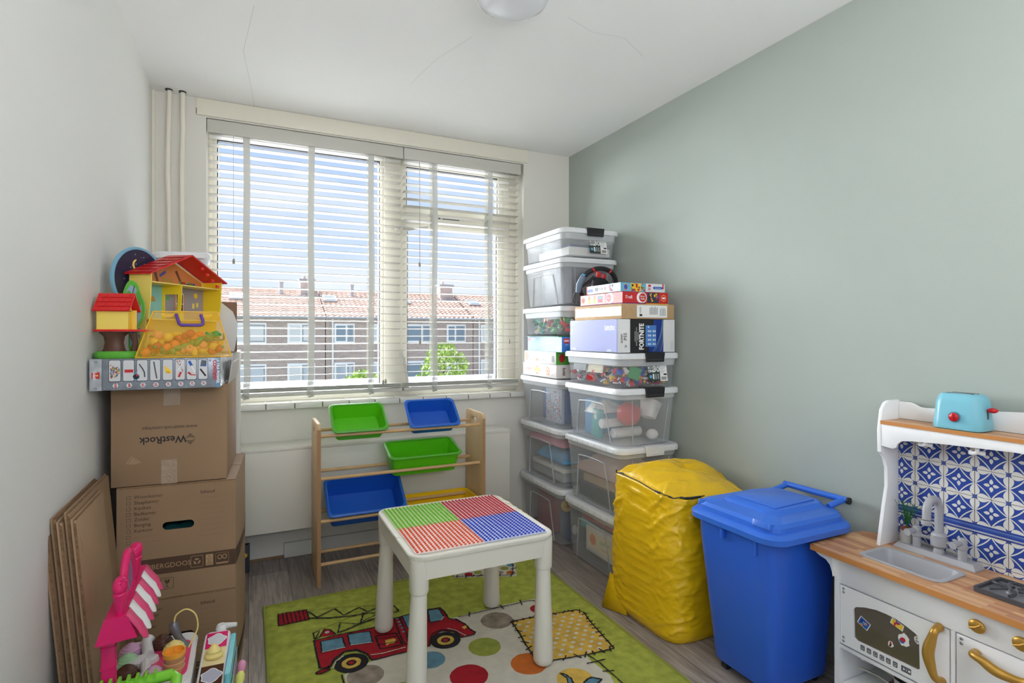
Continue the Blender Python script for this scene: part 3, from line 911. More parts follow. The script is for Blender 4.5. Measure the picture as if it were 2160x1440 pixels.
solid('dark_carton', 'dark grey carton with a pale mark inside the tall rear clear box', 'carton', 1.865, 3.02, 1.45, .25, .38, .225, c_dkg, bev=.008, extra=lambda b: (b.text('IND', .04, m_lgt, T(-.1256, .09, .195) @ LEFT, bold=.001), b.line([(-.16, .03), (-.1, .14), (-.03, .11), (.05, .15)], .003, m_lgt, T(-.1256, 0, 0) @ LEFT))) if False else None
m_lgt = mat('pale_mark', (210, 212, 216), .5)
solid('dark_carton', 'dark grey carton with pale lettering inside the tall rear clear box', 'carton', 1.865, 3.02, 1.45, .25, .38, .225, mat('slate_carton', (74, 78, 90), .6), bev=.008, extra=lambda b: b.text('IND', .04, m_lgt, T(-.1262, .12, .195) @ LEFT, bold=.001))
solid('white_sheets', 'pile of white sheets inside the topmost rear clear box', 'paper', 1.85, 2.99, 1.733, .29, .37, .05, c_wht)
solid('navy_folder', 'navy blue folder on the sheets in the topmost rear clear box', 'folder', 1.86, 3.0, 1.785, .26, .34, .018, mat('navy_card', (56, 74, 104), .6))
solid('grey_strap', 'grey strap lying over the sheets in the topmost rear clear box', 'strap', 1.80, 3.13, 1.804, .22, .05, .006, c_lgr, rz=20, bev=.001)

# ---- toy bricks and mixed pieces
def brick_proto(nx, ny, m, hgt=.0096):
    u = .008
    b = MB().span(-nx * u / 2, nx * u / 2, -ny * u / 2, ny * u / 2, 0, hgt, m)
    for i in range(nx):
        for j in range(ny):
            b.cyl(.0024, .0018, m, T((i - nx / 2 + .5) * u, (j - ny / 2 + .5) * u, hgt), n=7)
    return b.build('toy_brick')
S_ = 2.0
brick_cols = [c_red, c_lgr, c_blu, c_dkg, c_wht, c_dkg, c_brn, c_lgr, c_yel, c_blu, mat('toy_dark_green', (28, 96, 56), .45)]
CN = {'toy_red': 'red', 'toy_yellow': 'yellow', 'toy_blue': 'blue', 'toy_green': 'green', 'toy_white': 'white', 'dark_grey_plastic': 'dark grey', 'toy_brown': 'brown', 'light_grey_plastic': 'light grey', 'toy_orange': 'orange', 'toy_dark_green': 'dark green', 'toy_teal': 'teal'}
def scatter(x0, x1, y0, y1, z0, z1, n, group, label, cols, seed, sc=1.9, edge=True):
    rr = random.Random(seed)
    protos = []
    for k in range(12):
        p = brick_proto(rr.choice((2, 2, 3, 4)), rr.choice((1, 2, 2)), cols[k % len(cols)], rr.choice((.0096, .0096, .0032)))
        protos.append(p)
    first = set()
    for i in range(n):
        k = i % 12
        if k in first:
            o = protos[k].copy(); COL.objects.link(o)
        else:
            o = protos[k]; first.add(k)
        if edge and rr.random() < .75:      # pieces against the two walls that show
            if rr.random() < .55:
                x, y = rr.uniform(x0, x0 + .03), rr.uniform(y0, y1)
            else:
                x, y = rr.uniform(x0, x1), rr.uniform(y0, y0 + .03)
        else:
            x, y = rr.uniform(x0, x1), rr.uniform(y0, y1)
        f = (i / n) ** .9
        o.location = (x, y, z0 + (z1 - z0) * f)
        o.rotation_euler = (rr.uniform(-1.2, 1.2), rr.uniform(-1.2, 1.2), rr.uniform(0, 6.28))
        s = sc * rr.uniform(.55, 1.2)
        o.scale = (s, s, s)
        cn = CN[cols[k % len(cols)].name]
        tag(o, '%s %s' % (cn, label), 'toy brick', '%s %s' % (cn, group))
scatter(1.70, 1.99, 2.295, 2.73, 1.008, 1.072, 200, 'toy bricks in the clear box of the front stack', 'toy brick in the heap inside the shallow clear front box', brick_cols, 11)
scatter(1.70, 1.99, 2.85, 3.25, 1.275, 1.355, 80, 'toy pieces in the clear box of the rear stack', 'toy piece in the heap inside the shallow clear rear box', [c_grn, c_yel, c_wht, c_red, c_dkg, c_teal, c_grn, c_lgr], 12, 1.9)
def plate(label, x, y, z, nx, ny, m, rx, ry, rz, u=.008):
    b = MB().span(-nx * u / 2, nx * u / 2, -ny * u / 2, ny * u / 2, 0, .0032, m)
    for i in range(nx):
        for j in range(ny):
            b.cyl(.0026, .0018, m, T((i - nx / 2 + .5) * u, (j - ny / 2 + .5) * u, .0032), n=6)
    tag(place(b.build('brick_plate'), (x, y, z), rz, rx, ry), label, 'toy plate')
m_pltan = mat('toy_tan', (206, 196, 170), .5)
plate('tan studded plate leaning inside the shallow front clear box, larger one', 1.692, 2.50, 1.098, 10, 16, m_pltan, 0, -80, 4)
plate('grey studded plate at the far end inside the shallow front clear box', 1.694, 2.66, 1.095, 8, 12, c_lgr, 14, -80, 0)
plate('green studded plate tilted behind the front wall of the shallow front clear box', 1.775, 2.283, 1.065, 8, 8, c_grn, 82, 20, -20)
t = thing('toy_car', 'small toy car with yellow wheels against the front wall of the shallow clear box', 'toy car', (1.862, 2.292, 1.010), 0)
MB().span(-.045, .045, -.008, .012, .008, .02, c_red, bev=.002).span(-.02, .025, -.007, .01, .02, .032, c_wht, bev=.002).build('car_body', t)
for sx in (-.026, .03):
    MB(T(sx, -.009, .011)).cyl(.011, .006, c_dkg, RX(90), n=14).cyl(.006, .007, c_yel, RX(90), n=10).build('wheel', t)
t = thing('toy_train', 'red toy helmet piece against the left wall of the shallow front box', 'toy', (1.71, 2.345, 1.012))
MB().ball((0, 0, .016), .016, c_red, s=(1, 1, 1.1)).build('dome', t); MB().cyl(.018, .005, c_wht, n=12).build('brim', t)
b = MB()
for i, (yy, zz) in enumerate(((2.95, 1.29), (3.05, 1.30), (3.15, 1.28))):
    rr = random.Random(i)
    o = MB().tube(spline([(1.712 + .014 * sin(k * 2 + i), yy - .11 + .05 * k, zz + .025 + .022 * sin(k * 1.9 + i)) for k in range(5)], 6), .0028, (c_wht, c_yel, c_lgr)[i], n=6).build('looped_string')
    tag(o, ('white', 'yellow', 'grey')[i] + ' looping string inside the shallow rear clear box', 'string')

# ---------------------------------------------------------------- boxes and games standing on the storage boxes
def carton(name, label, cat, x0, x1, y0, y1, z0, z1, m, prints=None, rz=0, group=None, bev=.0015, face=None):
    cx, cy = (x0 + x1) / 2, (y0 + y1) / 2
    w, d, h = x1 - x0, y1 - y0, z1 - z0
    b = MB().box((0, 0, h / 2), (w, d, h), m, bev=bev)
    FR = T(-w / 2, -d / 2 - .0006, 0) @ FRONT
    LF = T(-w / 2 - .0006, d / 2, 0) @ LEFT
    if prints:
        prints(b, FR, LF, w, d, h)
    return tag(place(b.build(name), (cx, cy, z0), rz), label, cat, group)
m_ps_l = mat('periwinkle_print', (84, 92, 160), .35)
m_ps_w = mat('white_board', (226, 226, 226), .4)
m_navy = mat('deep_blue_print', (24, 52, 132), .4)
m_gold = mat('gold_streak', (214, 188, 96), .4)
def ps_print(b, FR, LF, w, d, h):
    b.rect(.002, .001, d - .012, h - .001, m_ps_l, LF)
    b.rect(d - .012, .001, d, h - .001, m_navy, LF)
    U = LF @ T(d - .07, h - .043, .0004) @ RZ(180)
    b.text('FORTNITE', .030, m_white, U, bold=.0008, sx=.62)
    b.text('PS5', .016, m_white, LF @ T(.035, h - .022, .0004) @ RZ(180)).text('SONY', .014, m_white, LF @ T(d - .075, .010, .0004) @ RZ(180)).text('PlayStation', .010, m_white, LF @ T(.04, .012, .0004) @ RZ(180))
    # front face
    b.rect(w * .205, 0, w * .79, h, m_black, FR, z=.0002)
    # deep blue swirl with bright streaks
    sw = [(w * .62, h), (w * .79, h), (w * .79, 0), (w * .52, 0)]
    b.flat(sw, m_navy, FR, z=.0004)
    for k in range(5):
        pts = spline([(w * (.60 + .035 * k), h * .02, 0), (w * (.70 + .02 * k), h * .35, 0), (w * (.755 + .008 * k), h * .7, 0), (w * (.77 + .005 * k), h * .98, 0)], 5)
        b.line([(p[0], p[1]) for p in pts], (.003, .0015, .004, .0012, .002)[k], (m_cyan, m_gold, m_blu, m_cyan, m_gold)[k], FR, z=.0006)
    b.rect(w * .47, h * .17, w * .66, h * .82, mat('blue_glow_print', (74, 124, 196), .4), FR, z=.0008)
    for i in range(26):
        x = w * (.49 + .028 * (i % 6)); y = h * (.22 + .13 * (i // 6))
        b.rect(x, y, x + .006, y + .010, m_white if i % 3 else m_cyan, FR, z=.001)
    b.text('SONY', .017, m_black, FR @ T(w * .065, h * .42, .0004) @ RZ(90), bold=.0003)
    b.text('PS5', .026, m_black, FR @ T(w * .125, h * .48, .0004) @ RZ(90), bold=.0002)
    b.text('B', .022, m_black, FR @ T(w * .125, h * .22, .0004) @ RZ(90)) if False else b.line([(w * .11, h * .17), (w * .14, h * .17), (w * .14, h * .21), (w * .12, h * .22)], .0025, m_black, FR, z=.0004)
    b.text('FORTNITE', .040, m_white, FR @ T(w * .405, h * .475, .0006) @ RZ(90), bold=.0016, sx=.72)
    for k, s in enumerate(('DIGITALE EDITIE', 'BUNDEL VOOR PLAYSTATION', '1000 V-BUCKS')):
        b.text(s, .0085, m_white, FR @ T(w * (.29 + .025 * k), h * .48, .0006) @ RZ(90), sx=.8)
    b.line([(w * .93, h * .08), (w * .97, h * .08), (w * .97, h * .3), (w * .93, h * .3)], .001, m_grey, FR, z=.0004, closed=True)
    b.text('CFI', .008, m_grey, FR @ T(w * .95, h * .19, .0004) @ RZ(90))
carton('game_console_box', 'large blue and white game console box with black artwork, lying on the shallow brick box', 'console box', 1.659, 2.022, 2.262, 2.715, 1.1715, 1.340, m_ps_w, ps_print)
m_kraft = mat('kraft_board', (186, 154, 114), .75, var=.06, vscale=6)
m_tape_c = mat('glossy_packing_tape', (206, 178, 138), .12, spec=.9, bump=.8, bscale=24, bdist=.006)
def kraft_print(b, FR, LF, w, d, h):
    b.rect(w * .28, h * .1, w * .86, h * .92, m_white, FR, z=.0003)
    b.rect(w * .33, h * .18, w * .38, h * .32, m_black, FR, z=.0005)
    for i in range(9):
        b.rect(w * .33, h * (.38 + i * .05), w * (.355 + .01 * (i % 2)), h * (.40 + i * .05), m_black, FR, z=.0005)
    for i in range(8):
        b.rect(w * (.52 + i * .02), h * .3, w * (.532 + i * .02), h * (.75 + .05 * (i % 3)), m_grey, FR, z=.0005)
    for i in range(5):
        b.rect(w * (.72 + i * .024), h * .22, w * (.732 + i * .024), h * (.7 + .08 * (i % 2)), m_grey, FR, z=.0005)
    b.line([(w * .04, h * .8), (w * .1, h * .4), (w * .04, h * .15)], .0008, c_brn, FR, z=.0004).line([(w * .17, h * .7), (w * .21, h * .3)], .0008, c_brn, FR, z=.0004)
    b.rect(.01, h * .2, d - .001, h * .82, m_tape_c, LF, z=.0004)
o = carton('shipping_carton', 'flat brown shipping carton with glossy tape and a white address sticker, on the console box', 'carton', 1.681, 2.018, 2.262, 2.70, 1.342, 1.418, m_kraft, kraft_print)
MB(T(.165, -.15, .06)).add([(0, 0, 0), (.035, -.03, .012), (.035, .03, .015), (0, .04, .0)], [(0, 1, 2, 3)], m_kraft).build('open_flap', o)
carton('picture_folder', 'thin purple and yellow picture folder between the brown carton and the red puzzle', 'folder', 1.70, 1.99, 2.275, 2.60, 1.4185, 1.4225, mat('violet_card', (150, 90, 160), .5), lambda b, FR, LF, w, d, h: b.rect(w * .5, 0, w, h, m_yel, FR))
m_red2 = mat('scarlet_box', (198, 40, 44), .4)
def art_pile(b, FR, x0, x1, y0, y1, seed, cols):
    rr = random.Random(seed)
    for i in range(26):
        x, y = rr.uniform(x0, x1), rr.uniform(y0, y1)
        r = rr.uniform(.003, .008)
        pts = [(min(max(p[0], x0), x1), min(max(p[1], y0), y1)) for p in circ(r, rr.choice((5, 6, 8)), x, y, r * rr.uniform(.6, 1.4), rr.uniform(0, 3))]
        b.flat(pts, cols[i % len(cols)], FR, z=.0005 + .00008 * i)
def red_print(b, FR, LF, w, d, h):
    b.rect(0, 0, w, h, m_red2, FR, z=.0002)
    b.text('Trefl', .022, m_white, FR @ T(w * .13, h * .5, .0006), bold=.0003).flat([(w * .045, h * .4), (w * .07, h * .62), (w * .085, h * .4)], m_org, FR, z=.0006)
    b.flat(rrect(w * .22, h * .96, h * .45, 5, w * .41, h * .5), m_white, FR, z=.0004).flat(circ(h * .4, 20, w * .43, h * .5), m_red2, FR, z=.0006)
    b.text('10 in 1', .012, m_white, FR @ T(w * .43, h * .6, .0009), bold=.0004).text('Puzzle', .010, m_white, FR @ T(w * .43, h * .38, .0009), bold=.0004)
    b.rect(w * .53, h * .04, w * .79, h * .96, mat('dark_teal_art', (42, 62, 76), .5), FR, z=.0004)
    art_pile(b, FR, w * .54, w * .79, h * .08, h * .92, 5, (m_yel, m_red, m_black, m_org, m_blu))
    b.flat([((.019 if i % 2 == 0 else .0165) * cos(i * pi / 8) + w * .9, (.019 if i % 2 == 0 else .0165) * sin(i * pi / 8) + h * .5) for i in range(16)], m_org, FR, z=.0005).flat(circ(.0125, 16, w * .9, h * .5), m_red2, FR, z=.0008).rect(w * .87, h * .42, w * .93, h * .58, m_white, FR, z=.001)
    b.rect(0, 0, d, h, mat('pale_red_side', (222, 96, 92), .35), LF, z=.0002)
    b.rect(d * .02, h * .04, d * .6, h * .96, mat('pale_art_side', (190, 176, 178), .4), LF, z=.0004)
    b.flat(circ(.018, 18, d * .07, h * .5), m_org, LF, z=.0006).flat(circ(.013, 18, d * .07, h * .5), m_red2, LF, z=.0008)
    for k, xx in enumerate((.2, .33)):
        b.rect(d * xx, h * .1, d * (xx + .06), h * .55, m_yel, LF, z=.0006).flat(circ(.01, 12, d * (xx + .03), h * .68, .012), m_org, LF, z=.0008)
    b.rect(d * .44, h * .15, d * .56, h * .8, m_red, LF, z=.0006).rect(d * .46, h * .5, d * .54, h * .74, m_cyan, LF, z=.0008)
    b.flat(rrect(d * .16, h * .98, h * .4, 5, d * .72, h * .5), m_white, LF, z=.0006).flat(circ(h * .38, 18, d * .70, h * .5), m_red2, LF, z=.0008)
    b.text('10 in 1', .011, m_white, LF @ T(d * .70, h * .5, .001)).text('Trefl', .018, m_org, LF @ T(d * .88, h * .5, .0006))
carton('puzzle_box', 'red ten in one puzzle box, below the light blue puzzle box', 'puzzle box', 1.695, 1.985, 2.272, 2.66, 1.4235, 1.479, m_red2, red_print)
def bluep_print(b, FR, LF, w, d, h):
    b.rect(0, 0, w * .56, h, mat('sky_art', (104, 178, 212), .4), FR, z=.0002)
    b.flat(circ(.014, 14, w * .11, h * .5, .017), m_org, FR, z=.0004).flat(circ(.011, 14, w * .11, h * .5, .013), m_blu, FR, z=.0005)
    b.rect(w * .22, h * .04, w * .45, h * .96, m_yel, FR, z=.0003)
    art_pile(b, FR, w * .22, w * .56, h * .05, h * .95, 8, (m_red, m_grn, m_red, m_blu, m_black, m_red))
    b.text('24', .018, m_red, FR @ T(w * .63, h * .35, .0005), bold=.0004).rect(w * .61, h * .62, w * .67, h * .88, m_red, FR, z=.0004)
    b.flat(rrect(w * .22, h * .3, h * .14, 4, w * .83, h * .52), m_blu, FR, z=.0005).text('Clementoni', .0085, m_white, FR @ T(w * .83, h * .52, .0008)).rect(w * .935, h * .4, w * .965, h, m_red, FR, z=.0004)
    b.rect(d * .62, 0, d, h, mat('pale_sky_art', (168, 200, 220), .4), LF, z=.0002).rect(0, 0, d * .03, h, m_red, LF, z=.0002)
    b.flat(rrect(d * .16, h * .4, h * .18, 4, d * .12, h * .45), m_blu, LF, z=.0004)
    for i in range(6):
        b.rect(d * (.26 + .018 * i), h * .3, d * (.272 + .018 * i), h * .75, m_grey, LF, z=.0004)
    for xx in (.4, .46, .55):
        b.rect(d * xx, h * .35, d * (xx + .035), h * .7, m_red if xx > .5 else m_grey, LF, z=.0004)
    art_pile(b, LF, d * .68, d * .8, h * .1, h * .9, 3, (m_red, m_cyan, m_white))
carton('puzzle_box', 'light blue and white 24 piece puzzle box, topmost of the front stack', 'puzzle box', 1.683, 1.966, 2.272, 2.58, 1.4805, 1.524, mat('white_gloss_box', (228, 226, 228), .3), bluep_print)
# racing wheel toy
t = thing('steering_wheel', 'black padded game steering wheel with red trim behind the puzzle boxes', 'steering wheel', (1.83, 2.725, 1.4375), 4)
M_ = RX(18) @ T(0, 0, .115)
ell = [(.13 * cos(2 * pi * i / 40), 0, .10 * sin(2 * pi * i / 40)) for i in range(40)]
m_rub = mat('black_rubber', (36, 36, 40), .55)
MB(M_).tube(ell, .0135, m_rub, n=12, closed=True).build('rim', t)
for a in (118, 63):
    c = Vector((.13 * cos(radians(a)), 0, .10 * sin(radians(a))))
    MB(M_).tube([tuple(c * .9 + Vector((0, -.012, 0))), tuple(c * 1.02 + Vector((0, -.016, 0))), tuple(c * 1.1)], .006, c_red, n=8).build('red_clamp', t, label='red clamp on the rim')
MB(M_).span(-.035, -.012, -.02, .0, .05, .082, c_red, bev=.003).build('red_button', t, label='red button')
MB(M_).span(.01, .03, -.02, 0, .045, .07, c_red, bev=.003).build('red_button', t, label='red button')
MB(M_).tube([(-.13, 0, -.02), (-.07, 0, .02), (-.04, 0, .05)], .009, m_rub, n=8).tube([(.13, 0, -.02), (.06, 0, .02), (.02, 0, .045)], .009, m_rub, n=8).box((0, 0, 0), (.09, .03, .09), m_rub, bev=.01).build('spokes', t)
MB(M_).tube([(-.135, -.004, -.045), (-.137, -.004, 0), (-.12, -.004, .05)], [.014, .018, .016], mat('slate_grip', (104, 120, 140), .4), n=10).span(-.124, -.104, -.012, .01, .045, .062, c_sky, bev=.003).build('grip', t, label='slate grey grip with a pale blue band')
o = MB().tube(spline([(1.67, 2.68, 1.4385), (1.66, 2.66, 1.47), (1.67, 2.68, 1.50), (1.675, 2.71, 1.46), (1.69, 2.71, 1.4385)], 8), .003, m_rub, n=6).build('wheel_cable')
tag(o, 'thin black cable looped left of the steering wheel', 'cable')

# the rear stack's game boxes
m_wbox = mat('white_game_board', (228, 224, 220), .35)
def sun_print(b, F, x, y, r):
    b.flat(circ(r, 20, x, y), m_org, F, z=.0004).flat(circ(r * .72, 20, x, y), m_wbox, F, z=.0006).flat(circ(r * .5, 14, x, y), m_org, F, z=.0008)
    for i in range(10):
        a = i * pi / 5
        b.line([(x + r * .85 * cos(a), y + r * .85 * sin(a)), (x + r * 1.15 * cos(a), y + r * 1.15 * sin(a))], .002, m_org, F, z=.0006)
def g1(b, FR, LF, w, d, h):
    b.text('dobbolino', .024, m_org, LF @ T(d * .17, h * .52, .0006) @ RZ(180)).flat(rrect(.08, .026, .01, 4, d * .45, h * .52), mat('yellow_handle', (240, 196, 60), .3), LF, z=.0012)
    b.flat([(d * .40, h * .3), (d * .5, h * .3), (d * .45, h * .15)], m_org, LF, z=.0005).flat([(d * .40, h * .7), (d * .5, h * .7), (d * .45, h * .85)], m_org, LF, z=.0005)
    sun_print(b, LF, d * .76, h * .5, .024)
    b.text('spelen', .010, m_org, LF @ T(d * .9, h * .25, .0006))
    b.text('lotti', .028, c_brn, FR @ T(w * .15, h * .5, .0006) @ RZ(-90), bold=.001).text('H', .03, c_red, FR @ T(w * .3, h * .5, .0006), bold=.001)
carton('board_game', 'white game box with orange sun print and yellow handle, lower of two', 'board game', 1.652, 2.0, 2.86, 3.30, .999, 1.080, m_wbox, g1)
def g2(b, FR, LF, w, d, h):
    sun_print(b, LF, d * .08, h * .5, .024)
    for k in range(6):
        b.rect(d * .2, h * (.25 + .09 * k), d * (.32 + .015 * (k % 3)), h * (.28 + .09 * k), m_grey, LF, z=.0005)
    b.flat(rrect(.03, .016, .006, 3, d * .44, h * .3), m_org, LF, z=.0005).text('WAARSCHUWING', .010, m_grey, LF @ T(d * .62, h * .62, .0006)).text('0-3', .014, m_grey, LF @ T(d * .78, h * .5, .0006))
    for k in range(3):
        b.rect(d * .52, h * (.25 + .09 * k), d * .72, h * (.28 + .09 * k), m_grey, LF, z=.0005)
    for k in range(7):
        b.rect(d * (.88 + .012 * k), h * .2, d * (.886 + .012 * k), h * .7, m_grey, LF, z=.0005)
    b.rect(0, 0, w * .4, h, m_grn, FR, z=.0002).flat(circ(.02, 14, w * .12, h * .5, .026), m_red, FR, z=.0005)
carton('board_game', 'white game box with small grey print and green end, upper of two', 'board game', 1.655, 1.99, 2.87, 3.29, 1.0815, 1.157, m_wbox, g2)
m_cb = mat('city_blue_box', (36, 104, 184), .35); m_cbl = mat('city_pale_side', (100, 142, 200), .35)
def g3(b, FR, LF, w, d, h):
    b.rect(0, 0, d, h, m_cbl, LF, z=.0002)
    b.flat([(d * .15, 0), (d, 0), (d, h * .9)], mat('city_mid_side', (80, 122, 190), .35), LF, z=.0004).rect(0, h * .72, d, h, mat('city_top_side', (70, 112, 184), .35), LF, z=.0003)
    b.rect(d * .015, h * .7, d * .075, h * .96, m_red, LF, z=.0006).text('CITY', .022, m_white, LF @ T(d * .18, h * .82, .0008), bold=.0005)
    b.text('GET IN - SET', .014, m_white, LF @ T(d * .66, h * .55, .0008)).rect(d * .86, h * .1, d * .95, h * .38, m_white, LF, z=.0006)
    b.rect(w * .04, h * .58, w * .15, h * .9, m_red, FR, z=.0004).text('LEGO', .013, m_white, FR @ T(w * .095, h * .74, .0008), bold=.0006).text('CITY', .022, m_white, FR @ T(w * .25, h * .74, .0006), bold=.0005)
    b.text('60312', .008, m_white, FR @ T(w * .1, h * .48, .0006))
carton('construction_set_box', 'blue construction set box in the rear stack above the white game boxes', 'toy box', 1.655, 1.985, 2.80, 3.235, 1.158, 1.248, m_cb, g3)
plate('green studded base plate lying on the blue construction set box', 1.80, 3.02, 1.2485, 40, 52, mat('base_plate_green', (24, 120, 70), .45), 0, 0, 0)

